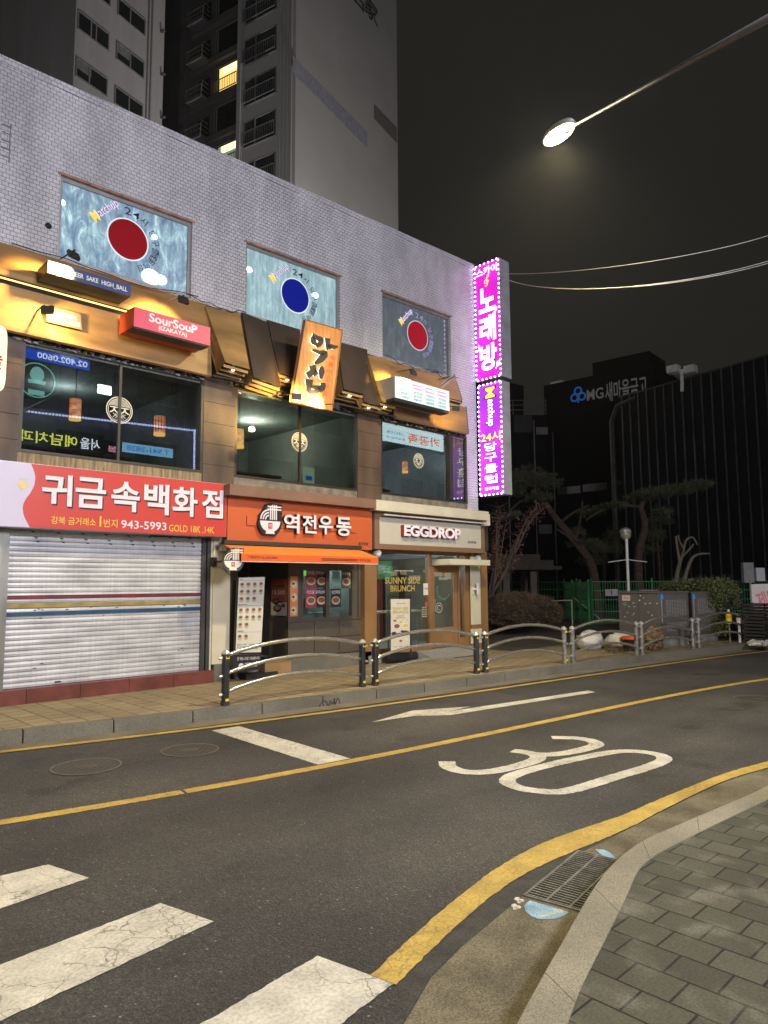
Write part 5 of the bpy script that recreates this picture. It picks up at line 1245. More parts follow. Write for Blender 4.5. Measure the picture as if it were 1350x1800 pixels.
# ---- two vertical blade signs at the corner
Xn = 13.88
def blade(name, lb, z0, z1, y0, y1, thick, col, em):
    t = thing(name, lb, 'neon sign', (Xn, (y0+y1)/2, (z0+z1)/2), 'vertical lit blade signs at the building corner')
    MB().box(Xn+.004, Xn+thick, y1, y0, z0, z1).build('sign_box', mat('sign_side_grey', (.34, .34, .37), .4, .3), t)
    fr = Frame((Xn, y0, z0), (0, -1, 0), (0, 0, 1)); W, H = y0-y1, z1-z0
    m, nt, b = nodes_of(name+'_face')
    v = coords(nt, (1, 1, 1)); n = N(nt, 'ShaderNodeTexNoise'); n.inputs['Scale'].default_value = 1.6; nt.links.new(v, n.inputs[0])
    r = ramp(nt, n.outputs[0], [(.35, col[0]), (.6, col[1])]); nt.links.new(r.outputs[0], b.inputs['Emission Color']); nt.links.new(r.outputs[0], b.inputs['Base Color']); b.inputs['Emission Strength'].default_value = em; b.inputs['Roughness'].default_value = .4
    plate(MB(), fr, (0, W, 0, H), .003, .0).build('sign_face', m, t)
    bl = MB(); s = .122; nw, nh = round(W/s), round(H/s); pts = [(W*(i+.5)/nw, e) for i in range(nw) for e in (.02, H-.02)]+[(e, H*(j+.5)/nh) for j in range(nh) for e in (.02, W-.02)]
    b0 = None
    for a, b_ in pts:
        q = fr.p(a, b_, .012)
        if b0 is None:
            b0 = MB().ball(q, (.012, .021, .021), 8, 5).build('bulb', glow('bulb_white', (.74, .76, 1), 14.), t); q0 = q
        else:
            c_ = b0.copy(); C.objects.link(c_); c_.location = q-q0
    MB().tube([(Xn+thick/2, y0-.05, z0+H*.25), (Xn+thick/2, D+.02, z0+H*.25)], .02).tube([(Xn+thick/2, y0-.05, z0+H*.8), (Xn+thick/2, D+.02, z0+H*.8)], .02).build('bracket', M_metal, t)
    return t, fr, W, H
M_nw = glow('neon_white', (1, .97, 1), 2.6); M_ny = glow('neon_yellow', (1, .8, .12), 1.6); M_nk = mat('outline_maroon', (.06, .008, .05), .5)
t, fr, W, H = blade('karaoke_blade_sign', 'tall pink lit sign reading 노래방, upper of the two at the corner', 6.70, 9.73, 10.82, 10.04, .42, ((.52, .006, .40), (.72, .015, .62)), 1.15)
def syl(ch, a0, a1, b0, b1, m_=None, nm='lettering', bold=.05, out=True, rot=0.):
    r_ = (W*a0, W*a1, H*(1-b1), H*(1-b0))
    if out: text(g := MB(), ch, fr, (r_[0]-.004, r_[1]+.016, r_[2]-.016, r_[3]+.004), n=.004, bold=bold+.015, rot=rot); g.build('letter_shadow', M_nk, t)
    text(g := MB(), ch, fr, r_, n=.008, bold=bold, rot=rot); g.build(nm, m_ or M_nw, t)
syl('스카이', .08, .92, .035, .105, bold=.03, out=False)
syl('노', .17, .83, .215, .43, bold=.06); syl('래', .17, .83, .455, .68, bold=.06); syl('방', .17, .85, .70, .925, bold=.06)
g = MB()
for ch, a0, a1, b0, b1 in (('♪', .74, .93, .40, .455), ('♪', .04, .2, .68, .75), ('♫', .76, .95, .86, .93)): text(g, ch, fr, (W*a0, W*a1, H*(1-b1), H*(1-b0)), n=.006, bold=.02)
g.build('music_notes', glow('note_cream', (1, .75, .6), 1.3), t)
g = MB(); ca, cb = W*.5, H*.85
stroke(g, fr, smoothline([(ca-.06, cb-.14), (ca-.02, cb-.17), (ca+.02, cb-.12), (ca+.0, cb+.04), (ca+.05, cb+.13), (ca+.06, cb+.07), (ca-.04, cb-.0), (ca-.07, cb-.06), (ca-.01, cb-.10), (ca+.06, cb-.06), (ca+.03, cb-.02), (ca-.02, cb-.05)], 5), .022, .002, .006)
g.build('treble_clef', glow('clef_gold', (1, .7, .08), 1.3), t)
t, fr, W, H = blade('billiard_blade_sign', 'purple lit billiard club sign with yellow 24시, lower of the two at the corner', 3.78, 6.60, 10.78, 10.05, .34, ((.28, .02, .55), (.45, .03, .72)), 1.1)
text(g := MB(), 'atchup', fr, (W*.30, W*.74, H*(1-.40), H*(1-.145)), n=.004, bold=.06, rot=-90); g.build('letter_shadow', M_nk, t)
letters('atchup', fr, (W*.34, W*.70, H*(1-.39), H*(1-.15)), M_nw, t, n=.008, bold=.03, rot=-90)
text(g := MB(), 'M', fr, (W*.26, W*.78, H*(1-.142), H*(1-.035)), n=.005, bold=.04, rot=-90); g.build('letter_shadow', M_nk, t)
letters('M', fr, (W*.32, W*.72, H*(1-.135), H*(1-.042)), M_ny, t, n=.009, bold=.02, rot=-90)
syl('24시', .10, .92, .44, .525, M_ny, bold=.03)
for ch, b in zip('당구클럽', (.535, .63, .725, .82)): syl(ch, .24, .76, b, b+.074, bold=.015)
syl('월곡역점', .22, .80, .925, .955, bold=.01, out=False)
# ================================================================ STREET THINGS
M_post = mat('rail_post_dark', (.045, .046, .05), .5, .4, .2, 8); M_post2 = mat('rail_post_worn_silver', (.22, .21, .19), .5, .6, .5, 12)
M_steel = mat('stainless_tube', (.62, .58, .50), .24, .85, .12, 6); M_cap = mat('post_cap_silver', (.55, .53, .48), .35, .6, .1, 6); M_refl = mat('reflector_yellow', (.70, .52, .03), .4)
GR = 'arched guard rails along the kerb'
rails = [((395.5, 1239.5), (637, 1206.5), 'arched steel guard rail in front of the noodle shop, first from the shutter', 0), ((659.5, 1204), (838, 1183.5), 'arched steel guard rail in front of the sandwich shop door and menu banner', 0),
         ((853, 1181.5), (993, 1166.5), 'arched steel guard rail just past the corner column, before the brown bush', 1), ((1007.5, 1165), (1120, 1151), 'arched steel guard rail in front of the white rubbish bags', 2),
         ((1129, 1150.5), (1218.5, 1140), 'arched steel guard rail in front of the larger grey utility cabinet', 2), ((1229, 1138.5), (1312.5, 1128.5), 'arched steel guard rail in front of the clipped hedge', 2), ((1321, 1127.5), (1400, 1118), 'arched steel guard rail cut by the right picture edge', 2)]
H = .76
for (pa, pb, lb, kind) in rails:
    a, b = G(*pa), G(*pb); d = (b-a); L = d.length; d.normalize(); nrm = Vector((-d.y, d.x, 0))
    t = thing('guard_rail', lb, 'guard rail', tuple(a), GR)
    for e, s in ((a, -1), (b, 1)):
        if kind == 0 or (kind == 1 and s < 0):
            pr = [(.062, 0), (.062, .05), (.052, .055)]; z = .06
            while z < H-.14: pr += [(.056, z), (.056, z+.012), (.046, z+.015), (.046, z+.021)]; z += .024
            pr += [(.056, z), (.062, z+.01), (.062, H-.07)]; mp = M_post
        else: pr = [(.06, 0), (.06, .04), (.05, .05), (.05, H-.12), (.058, H-.11), (.058, H-.07)]; mp = M_post2
        po = MB().lathe(pr, e, 12).build('post', mp, t)
        MB().lathe([(.064, H-.07), (.064, H-.055), (.03, H-.018), (.012, H-.008)], e, 8).build('cap', M_cap, po)
        if kind < 2:
            for zz in (.075, H-.115):
                c = e-nrm*.058; MB().hexa([c-d*.025+Vector((0, 0, zz-.017)), c+d*.025+Vector((0, 0, zz-.017)), c+d*.025+nrm*.03+Vector((0, 0, zz-.017)), c-d*.025+nrm*.03+Vector((0, 0, zz-.017)), c-d*.025+Vector((0, 0, zz+.017)), c+d*.025+Vector((0, 0, zz+.017)), c+d*.025+nrm*.03+Vector((0, 0, zz+.017)), c-d*.025+nrm*.03+Vector((0, 0, zz+.017))]).build('reflector', M_refl, po)
        k = MB()
        for zz in (.15, .40, .645): k.tube([e+d*s*.03+Vector((0, 0, zz)), e+d*s*.10+Vector((0, 0, zz-.012))], .020, 10)
        k.build('rail_end', M_cap, po)
    for zz, rr in ((.67, .029), (.425, .027), (.175, .027)):
        pts = []
        for i in range(21):
            u = i/20; pts.append(a+d*(L*u)+Vector((0, 0, zz+.155*(1-(2*u-1)**2))))
        MB().tube(pts, rr, 10).build('rail', M_steel, t, smooth=True)
# ---- menu board stand by the noodle shop
Ys = D-.28
def stand_q(pts, Y): return [P(x, y, Y) for x, y in pts]
p = stand_q([(413, 1148), (459.5, 1147), (466.5, 1013), (419, 1014.5)], Ys)
t = thing('menu_board', 'tall white printed menu board with rows of dishes on a black base', 'menu board', (p[0].x+.2, Ys, 0), 'upright menu stands on the pavement')
Qf = quad_frame(p); MB().prism([q+Vector((0, .005, 0)) for q in p], (0, .05, 0)).build('board', M_black, t)
plate(MB(), Qf, (.02, .98, .005, .99), .003, .002).build('printed_sheet', mat('menu_sheet', (.58, .56, .49), .5, 0, .04), t)
m1, m2, m3 = MB(), MB(), MB(); asp = (p[3]-p[0]).length/(p[1]-p[0]).length
rows = [(.90, 4), (.805, 4), (.71, 3), (.56, 4), (.465, 4), (.37, 2), (.215, 2)]
for b, n_ in rows:
    for k in range(n_):
        ca = .14+.235*k; rx = .085
        disc(m1, Qf, ca, b, rx, rx/asp*.8, .002, .005, 16); disc(m2, Qf, ca, b+.003, rx*.72, rx*.55/asp, .002, .007, 14)
        text(m3, random.choice(['어묵우동', '튀김우동', '짜장밥', '돈까스', '비빔우동', '카레', '냉모밀']), Qf, (ca-.075, ca+.075, b-.036, b-.026), n=.005, bold=.02); text(m3, random.choice(['4,500', '5,500', '6,000']), Qf, (ca-.04, ca+.04, b-.048, b-.040), n=.005, bold=.0)
for b, s in ((.965, '면류'), (.632, '덮밥&돈까스'), (.285, '계절메뉴')): text(m3, s, Qf, (.05, .05+.055*len(s), b-.008, b+.008), n=.005, bold=.03); plate(m3, Qf, (.05, .95, b-.016, b-.014), .002, .005)
for k in range(6): text(m3, '토핑추가 1,000', Qf, (.06+.45*(k % 2), .40+.45*(k % 2), .10-.03*(k//2), .118-.03*(k//2)), n=.005)
m1.build('dish_picture', M_bowl, t); m2.build('food_picture', M_soup, t); m3.build('lettering', M_ink, t)
p2 = stand_q([(409, 1183), (457, 1177), (460, 1149.5), (411, 1151)], Ys-.12); Q2 = quad_frame(p2)
MB().prism(p2, (0, .18, 0)).build('base_panel', M_black, t)
g = MB(); text(g, '전 메뉴 포장 가능합니다.', Q2, (.12, .94, .66, .86), n=.003, bold=.02); text(g, '역전우동', Q2, (.42, .88, .22, .52), n=.003, bold=.04); disc(g, Q2, .28, .36, .09, .15, .002, .003, 16); g.build('lettering', M_lw, t)
c = G(436, 1190); MB().box(c.x-.25, c.x+.42, c.y-.32, c.y+.05, 0, .09).build('foot', M_black, t)
# cardboard box on the plinth step
q = P(495, 1150, D-.1); bx = thing('cardboard_box', 'brown cardboard box on the stone plinth behind the first guard rail', 'box', (q.x, D-.15, .1))
zb = .0; xa, xb = P(463, 1160, D-.2).x, P(509, 1160, D-.2).x
MB().box(xa, xb, D-.25, D+.12, .24, .245).box(xa, xb, D-.25, D-.035, .0, .25).build('carton', mat('cardboard', (.27, .165, .085), .8, 0, .12, 4), bx); MB().box((xa+xb)/2-.03, (xa+xb)/2+.03, D-.252, D-.03, .246, .252).build('tape', mat('packing_tape', (.36, .25, .14), .3), bx)
# framed banner stand in front of the sandwich shop
Ys = D-.55
p = stand_q([(687.5, 1144), (720.5, 1141.5), (720.5, 1053), (687, 1053)], Ys); t = thing('banner_stand', 'cream printed banner in a thin black frame with a thick black water base', 'banner stand', (p[0].x+.2, Ys, 0), 'upright menu stands on the pavement')
Qf = quad_frame(p)
k = MB(); x0, x1 = p[3].x-.045, p[2].x+.045; zt = p[3].z+.05
k.tube([(x0, Ys+.03, .12), (x0, Ys+.03, zt), (x1, Ys+.03, zt), (x1, Ys+.03, .12)], .017, 8); k.build('frame', M_black, t)
MB().prism(p, (0, .006, 0)).build('printed_sheet', mat('banner_cream', (.58, .54, .44), .5, 0, .04), t)
g = MB(); text(g, 'SUNNY SIDE', Qf, (.1, .9, .79, .845), n=.004, bold=.05); text(g, 'BRUNCH', Qf, (.1, .9, .715, .775), n=.004, bold=.05); g.build('gold_lettering', mat('print_mustard', (.45, .36, .10), .5), t)
g = MB(); text(g, 'sunny morning', Qf, (.28, .74, .90, .925), n=.004, slant=.3); text(g, '에그드랍의', Qf, (.33, .68, .66, .68), n=.004); text(g, '브런치 세트 출시', Qf, (.24, .76, .62, .64), n=.004)
for k_ in range(3): text(g, ['11,000', '9,500', '8,900'][k_], Qf, (.1+.3*k_, .3+.3*k_, .06, .08), n=.004)
g.build('lettering', M_ink, t)
m1, m2, m3, m4 = MB(), MB(), MB(), MB()
for ca, cb, r_, mm in ((.3, .47, .2, m1), (.76, .47, .18, m1), (.2, .58, .12, m1), (.52, .55, .13, m1), (.85, .58, .11, m1), (.5, .18, .12, m1), (.82, .2, .1, m1)): disc(mm, Qf, ca, cb, r_, r_*.28, .002, .004, 18)
for ca, cb, r_ in ((.3, .47, .15), (.2, .58, .08), (.5, .18, .08)): disc(m2, Qf, ca, cb, r_, r_*.27, .002, .006, 16)
for ca, cb, r_ in ((.76, .475, .13), (.85, .585, .07), (.52, .55, .08)): disc(m3, Qf, ca, cb, r_, r_*.27, .002, .006, 16)
for ca, cb, r_ in ((.15, .33, .14), (.42, .30, .16), (.75, .33, .2), (.6, .36, .1)): disc(m4, Qf, ca, cb, r_, r_*.25, .002, .004, 14)
m1.build('plate_picture', mat('picture_plate', (.6, .58, .55), .5), t); m2.build('food_picture', M_soup, t); m3.build('egg_picture', mat('picture_egg', (.55, .42, .05), .5), t); m4.build('drink_picture', mat('picture_dark', (.05, .04, .06), .5, var=.6, scale=40), t)
c = G(705, 1163); b = MB(); b.tube([(c.x-.42, c.y, .09), (c.x+.42, c.y-.02, .09)], .10, 14); b.build('water_base', M_black, t, smooth=False)

# ---- utility cabinets
M_cab = mat('cabinet_grey', (.125, .115, .115), .5, .2, .10, 2, fine=.06); M_cab2 = mat('cabinet_plinth', (.19, .19, .175), .85, var=.3); M_blue = mat('blue_tag', (.03, .20, .55), .5); M_slot = mat('slot_pale', (.34, .33, .31), .5)
def cabinet(pl, pm, prr, ztop, lb, extras):
    """corner posts surveyed at the ground: far-left, near, right"""
    A, Bn, Cc = (Vector(v) for v in (pl, pm, prr)); A.z = Bn.z = Cc.z = 0
    t = thing('utility_cabinet', lb, 'utility cabinet', tuple(Bn), 'grey utility cabinets by the kerb')
    u = (A-Bn); v = (Cc-Bn)
    def pt(a, b, z): return Bn+u*a+v*b+Vector((0, 0, z))
    def blk(a0, a1, b0, b1, z0, z1, nm, m_, **kw): return MB().hexa([pt(a0, b0, z0), pt(a0, b1, z0), pt(a1, b1, z0), pt(a1, b0, z0), pt(a0, b0, z1), pt(a0, b1, z1), pt(a1, b1, z1), pt(a1, b0, z1)]).build(nm, m_, t, **kw)
    blk(.02, .98, .02, .98, 0, .22, 'plinth', M_cab2); blk(0, 1, 0, 1, .221, ztop-.04, 'body', M_cab); blk(-.02, 1.02, -.02, 1.02, ztop-.04, ztop, 'lid', M_cab)
    fl_ = Frame(pt(0, 0, 0), v, (0, 0, 1)); Lv = v.length; fu = Frame(pt(1, 0, 0), -u, (0, 0, 1)); Lu = u.length
    g = MB()
    for z0, z1 in ((.78, 1.2), (.40, .62)):
        n_ = 12 if z1 > 1 else 6
        for i in range(n_):
            for j in range(8): a = Lv*(.22+.09*j); z = z0+(z1-z0)*i/n_; plate(g, fl_, (a, a+Lv*.06, z, z+.012), .002, .004)
    g.build('vent_slots', M_slot, t)
    plate(MB(), fl_, (.06, .10, .60, 1.2), .004, .012).build('handle_bar', M_slot, t)
    plate(MB(), fl_, (.03, .20, ztop-.20, ztop-.04), .002, .005).build('blue_tag', M_blue, t); letters('i', fl_, (.10, .13, ztop-.17, ztop-.08), M_lw, t, n=.008)
    g = MB()
    for _ in range(extras): a = random.uniform(.05, .95)*Lu; z = random.uniform(.7, ztop-.08); plate(g, fu, (a, a+random.uniform(.02, .05), z, z+random.uniform(.012, .03)), .002, .004)
    g.build('sticker_scraps', mat('scrap_white', (.55, .53, .5), .7), t)
    if extras > 5:
        o = plate(MB(), fu, (.12, .36, ztop-.24, ztop-.10), .002, .005).build('paper_label', mat('label_pinkish', (.55, .42, .42), .6), t); letters('주의', fu, (.17, .31, ztop-.2, ztop-.14), mat('print_wine', (.18, .02, .04), .5), t, n=.008)
        disc(MB(), fu, Lu*.16, ztop-.33, .06, None, .01, .008).build('lock', M_cab2, t); plate(MB(), fu, (Lu*.5-.004, Lu*.5+.004, .26, ztop-.06), .002, .002).build('door_seam', M_ink, t)
def gd(px, dep): v = AT(px, 1030, dep); v.z = 0; return v
cabinet(gd(1086, 18.7), gd(1158, 17.75), gd(1208.5, 18.7), 1.40, 'larger grey metal utility cabinet with scraps of stickers by the kerb', 16)
cabinet(gd(1209.8, 20.0), gd(1214.5, 19.1), gd(1258, 19.9), 1.37, 'smaller grey utility cabinet with vents next to the clipped hedge', 2)
# rubbish
def lump(nm, lb, cat, c, r, m_, jit=.12, flat=True):
    o = MB().ball((c.x, c.y, r[2]*.9), r, 16, 10, jit).build(nm, m_, None, smooth=True, loc=(c.x, c.y, 0)); return tag(o, lb, cat)
M_bag = mat('white_bag_plastic', (.60, .58, .56), .35, 0, .08, 7, .3)
for dx, r, lb in ((-.42, (.42, .3, .24), 'left of two white rubbish bags behind the fourth guard rail'), (.18, (.46, .34, .22), 'right of two white rubbish bags behind the fourth guard rail, next to the orange tub')):
    c = gd(1073, 17.7); t = thing('rubbish_bag', lb, 'rubbish bag', (c.x+dx, c.y-dx*.9, 0), 'white rubbish bags'); 
    MB().ball((c.x+dx, c.y-dx*.9, r[2]*.80), r, 20, 12, .17).build('bag', M_bag, t, smooth=True); MB().lathe([(.05, r[2]*1.6), (.02, r[2]*1.75), (.06, r[2]*1.95)], (c.x+dx, c.y-dx*.9, 0), 8).build('knot', M_bag, t)
c = gd(1105, 17.2); t = thing('plastic_tub', 'black tub with a bright orange lid beside the rubbish bags', 'tub', tuple(c)); MB().lathe([(.17, 0), (.22, .26), (.22, .27)], c, 16).build('tub', M_black, t); MB().lathe([(.25, .27), (.26, .30), (.2, .34)], c, 16).build('lid', mat('tub_orange', (.65, .11, .03), .5), t)
c = gd(1146, 17.25); t = thing('leaf_sack', 'net sack of dead leaves with a scrap of orange cloth leaning on the cabinet', 'sack', tuple(c)); MB().ball((c.x, c.y, .26), (.26, .22, .30), 16, 12, .16).build('sack', mat('dead_leaf_mix', (.16, .10, .06), .9, var=.7, scale=26, bmp=.6), t); MB().prism([(c.x-.08, c.y-.1, .5), (c.x+.14, c.y-.06, .46), (c.x+.1, c.y, .58), (c.x-.01, c.y, .74)], (.03, .02, 0)).build('orange_cloth', mat('cloth_orange', (.55, .12, .05), .8), t)
k = MB()
for _ in range(420):
    c = gd(random.gauss(1080, 14), random.gauss(17.1, .35)); s = random.uniform(.015, .045); a = random.uniform(0, 6.3); z = random.uniform(.004, .05)
    k.add([(c.x+s*math.cos(a), c.y+s*math.sin(a), z), (c.x+s*math.cos(a+2), c.y+s*math.sin(a+2), z+.01), (c.x+s*math.cos(a+4), c.y+s*math.sin(a+4), z+random.uniform(0, .02))], [(0, 1, 2)])
struct(k.build('fallen_leaves', mat('leaf_litter', (.17, .11, .06), .9, var=.6, scale=30)), 'stuff')
k = MB()
for _ in range(60):
    c = gd(random.uniform(1312, 1350), random.uniform(18.2, 19)); s = random.uniform(.04, .10); k.ball((c.x, c.y, s*.5), (s, s, s*.7), 6, 4, .3)
struct(k.build('rubble', mat('white_rubble', (.42, .41, .38), .9, var=.4)), 'stuff')
c = gd(1278, 19.4); t = thing('yellow_bottle', 'small yellow plastic container hung on the hedge behind the sixth guard rail', 'container', (c.x, c.y, .5)); MB().lathe([(.075, .50), (.08, .72), (.05, .78), (.03, .84)], (c.x, c.y, 0), 12).build('bottle', mat('bottle_yellow', (.65, .50, .02), .4), t); MB().lathe([(.032, .84), (.032, .88)], (c.x, c.y, 0), 10).build('cap', M_lw, t)
MB().tube([(c.x, c.y, 0), (c.x, c.y, .5)], .02).build('stake', M_cab2, t)
c = gd(1300, 19.4); tag(MB().box(c.x-.22, c.x+.22, c.y-.05, c.y+.05, .48, .66).box(c.x-.2, c.x-.17, c.y-.03, c.y+.03, 0, .48).build('white_notice', M_lw, None, loc=(c.x, c.y, 0)), 'small white notice board on a stake behind the sixth guard rail', 'notice')
def crate(px, dep, z, lb, s=.5):
    c = gd(px, dep); t = thing('plastic_crate', lb, 'crate', (c.x, c.y, z), 'stacked black plastic crates')
    k = MB(); h = .26
    for zz in (0, .09, .18): k.box(c.x-s/2, c.x+s/2, c.y-s*.35, c.y+s*.35, z+zz, z+zz+.055)
    for sx in (-1, 1):
        for sy in (-1, 1): k.box(c.x+sx*s/2-.03*(sx > 0), c.x+sx*s/2+.03*(sx < 0), c.y+sy*s*.35-.03*(sy > 0), c.y+sy*s*.35+.03*(sy < 0), z+.055, z+h-.005)
    k.build('walls', M_black, t); MB().box(c.x-s/2+.04, c.x+s/2-.04, c.y-s*.35+.03, c.y+s*.35-.03, z+.005, z+.05).build('base', M_black, t); MB().box(c.x-.06, c.x+.06, c.y-s*.355, c.y-s*.352, z+.19, z+.22).build('handle', M_slot, t)
for i in range(4): crate(1331, 19.2, .27*i, ['lowest', 'second', 'third', 'topmost'][i]+' black crate in the tall stack beside the white protest banner', .85)
for i in range(2): crate(1301, 20.2, .27*i, ['lower', 'upper'][i]+' black crate of the short stack between the hedge and the tall stack', .8)
# banner with pink writing at the right edge
a, b = gd(1319, 20.8), gd(1420, 20.2); t = thing('protest_banner', 'white cloth banner with slanting pink lettering at the right picture edge', 'banner', tuple(a))
p = [Vector((a.x, a.y, .3)), Vector((b.x, b.y, .3)), Vector((b.x, b.y, 1.60)), Vector((a.x, a.y, 1.56))]; Qf = quad_frame(p); MB().prism(p, (p[1]-p[0]).normalized().cross(Vector((0, 0, 1)))*-.01).build('cloth', mat('banner_white', (.55, .53, .55), .8, var=.06), t)
letters('제발!', Qf, (.10, .55, .42, .86), mat('banner_pink', (.6, .16, .22), .7), t, n=.006, bold=.03, rot=12)
for e in (a, b): MB().tube([(e.x, e.y, 0), (e.x, e.y, 1.7)], .025).build('pole', M_cab2, t)

# ---- street lamps
def street_lamp(base, head, lb, power, col=(1, .83, .56), em=120):
    base, head = Vector(base), Vector(head); t = thing('street_lamp', lb, 'street lamp', tuple(base), 'street lamps')
    top = Vector((base.x, base.y, head.z-1.85)); M_lp = mat('lamp_pole_grey', (.17, .165, .16), .5, .4, .1)
    MB().tube([base, Vector((base.x, base.y, base.z+1.2)), top+Vector((0, 0, .1))], [.10, .085, .06], 14).lathe([(.17, 0), (.17, .02), (.12, .05), (.12, .3), (.1, .32)], base, 14).build('pole', M_lp, t, smooth=True)
    d = (head-top); dn = d.normalized(); end = head-dn*.28
    MB().tube([top, end], [.040, .017], 12).build('arm', M_lp, t, smooth=True)
    hz_ = Vector((d.x, d.y, 0)).normalized(); sd = Vector((0, 0, 1)).cross(hz_); ax = (hz_*.98+Vector((0, 0, .18))).normalized(); up = ax.cross(sd)*1.
    if up.z < 0: up = -up
    def rings(prof, mb):  # oval shells: (scale, height)
        vs = []; fs = []; n = 28
        for s, h in prof:
            for k in range(n): a = 2*math.pi*k/n; vs.append(head+ax*(.40*s*math.cos(a))+sd*(.16*s*math.sin(a))+up*h)
        for i in range(len(prof)-1):
            for k in range(n): k2 = (k+1) % n; fs.append((i*n+k, i*n+k2, (i+1)*n+k2, (i+1)*n+k))
        fs += [tuple(range(n-1, -1, -1)), tuple((len(prof)-1)*n+k for k in range(n))]
        return mb.add(vs, fs)
    h_ = rings([(1.0, 0), (1.05, .02), (.9, .07), (.55, .105), (.2, .115)], MB()).build('housing', mat('lamp_housing', (.28, .28, .27), .45, .4), t, smooth=True)
    rings([(1.0, -.012), (1.0, -.002)], MB()).build('trim_ring', mat('lamp_trim', (.55, .5, .3), .4), h_)
    rings([(.80, -.026), (.86, -.0125)], MB()).build('lens', glow('lamp_lens', (1, .93, .62), em), h_)
    MB().box(end.x-.03, end.x+.03, end.y-.03, end.y+.03, end.z-.05, end.z+.05).tube([end, end+dn*.12], .035).build('knuckle', M_lp, t)
    light('lamp_light', 'SPOT', head-up*.06, power, col, t, .12, head-up*3+hz_*.3, 142, .55)
hd = EYE+ray(982, 236)*10.2; ae = EYE+ray(1350, 74)*6.2
dr_ = (ae-hd); bs_ = hd+dr_*(( -.15)/dr_.z if False else 1.22); 
LH = hd
street_lamp((bs_.x, bs_.y, ZN), tuple(hd), 'lit street lamp on a long arm reaching over the road', 2650, (1, .84, .50), 300)
# ---- overhead cables from the blade sign to beyond the right edge
cb = thing('overhead_cables', 'three pale overhead cables running from the pink sign to the right', 'cables', (14.05, 10.1, 9.4))
for (ya, mid_, yb) in ((481, (1100, 466), 411), (487, (1060, 507), 456), (488, (1062, 507.5), 460)):
    s = PX(883, ya, 14.05); e = AT(1360, yb, 13.0); m_ = AT(mid_[0], mid_[1], 12.2)
    n_ = 24; pts = []
    ctrl = m_*2-(s+e)*.5
    for i in range(n_+1): u = i/n_; pts.append(s*(1-u)**2+ctrl*2*u*(1-u)+e*u*u)
    pts.append(e+(e-pts[-2])*12)
    MB().tube(pts, .007, 6).build('cable', mat('cable_pale', (.42, .40, .36), .6), cb)
# hanging lanterns in the upstairs room
for px, pyt, pyb, wd, lb in ((133, 702, 737, 26, 'orange lantern glowing behind the left second floor window, left of the emblem'), (281, 732, 764, 23, 'orange lantern glowing behind the left second floor window, right of the emblem'), (420, 755, 786, 20, 'orange lantern glowing at the left edge of the middle second floor window'), (712, 812, 830, 9, 'small orange lamp glowing behind the right second floor window')):
    Yl = D+1.0; a, b = P(px, pyt, Yl), P(px, pyb, Yl); r_ = abs(P(px+wd/2, pyt, Yl).x-P(px-wd/2, pyt, Yl).x)/2*.78
    t = thing('paper_lantern', lb, 'lantern', tuple(a), 'orange lanterns upstairs')
    m_ = MATS.get('lantern_paper')
    if not m_:
        m_, nt, bb = nodes_of('lantern_paper'); v = coords(nt, (1, 1, 1)); n = N(nt, 'ShaderNodeTexNoise'); n.inputs['Scale'].default_value = 16; n.inputs['Detail'].default_value = 5
        mp = N(nt, 'ShaderNodeMapping'); mp.inputs['Scale'].default_value = (.6, .6, 3); nt.links.new(v, mp.inputs[0]); nt.links.new(mp.outputs[0], n.inputs[0])
        r = ramp(nt, n.outputs[0], [(.38, (.05, .008, .0)), (.52, (.65, .12, .015)), (.7, (1, .35, .06))]); nt.links.new(r.outputs[0], bb.inputs['Emission Color']); bb.inputs['Emission Strength'].default_value = 2.4; MATS['lantern_paper'] = m_
    MB().lathe([(r_*.98, b.z), (r_, (a.z+b.z)/2), (r_*.98, a.z)], (a.x, Yl, 0), 20).build('shade', m_, t, smooth=False)
    MB().lathe([(r_*1.02, b.z-.02), (r_*1.02, b.z+.035)], (a.x, Yl, 0), 20).build('rim', glow('lantern_rim', (1, .5, .12), 2.2), t)
    MB().tube([(a.x, Yl, a.z), (a.x, Yl, 5.3)], .006, 5).build('cord', M_black, t)
# ================================================================ ACROSS THE STREET (behind the camera, seen in the window panes)
YM = D-.002                                   # mirror plane of the second floor panes
YO = -8.0
def RF(px, py):                               # where a thing seen reflected in the panes really stands
    v = P(px, py, 2*YM-YO); return Vector((v.x, YO, v.z))
ob = thing('opposite_building', 'dark shop building across the street carrying lit signs', 'building', (20, YO-4, 0))
MB().box(-12, 46, YO-10, YO-.3, -.05, 13.5).build('wall', mat('opposite_wall', (.30, .31, .33), .8, var=.3), ob)
w_ = MB()
for k in range(16):
    for z in (3.6, 6.8, 10.0): w_.box(-10+3.4*k, -8+3.4*k, YO-.3, YO-.28, z, z+1.3)
w_.build('window_panes', mat('opposite_pane', (.03, .035, .04), .1), ob)
def osign(name, lb, pa, pb, face, em, texts, zz=None):
    a, b = RF(*pa), RF(*pb); x0, x1, z0, z1 = min(a.x, b.x), max(a.x, b.x), min(a.z, b.z), max(a.z, b.z)
    if zz: z0, z1 = RF(zz[0], zz[2]).z, RF(zz[0], zz[1]).z
    t = thing(name, lb, 'lit sign', ((x0+x1)/2, YO, (z0+z1)/2)); MB().box(x0, x1, YO-.28, YO-.01, z0, z1).build('sign_box', M_black, t)
    fr = Frame((x1, YO, z0), (-1, 0, 0), (0, 0, 1)); W, H = x1-x0, z1-z0
    if face: plate(MB(), fr, (0, W, 0, H), .004, .0).build('sign_face', glow(name+'_face', face, em), t)
    for s, a0, a1, b0, b1, m_ in texts: letters(s, fr, (W*a0, W*a1, H*b0, H*b1), m_, t, n=.02, bold=.03)
    return t, fr, W, H
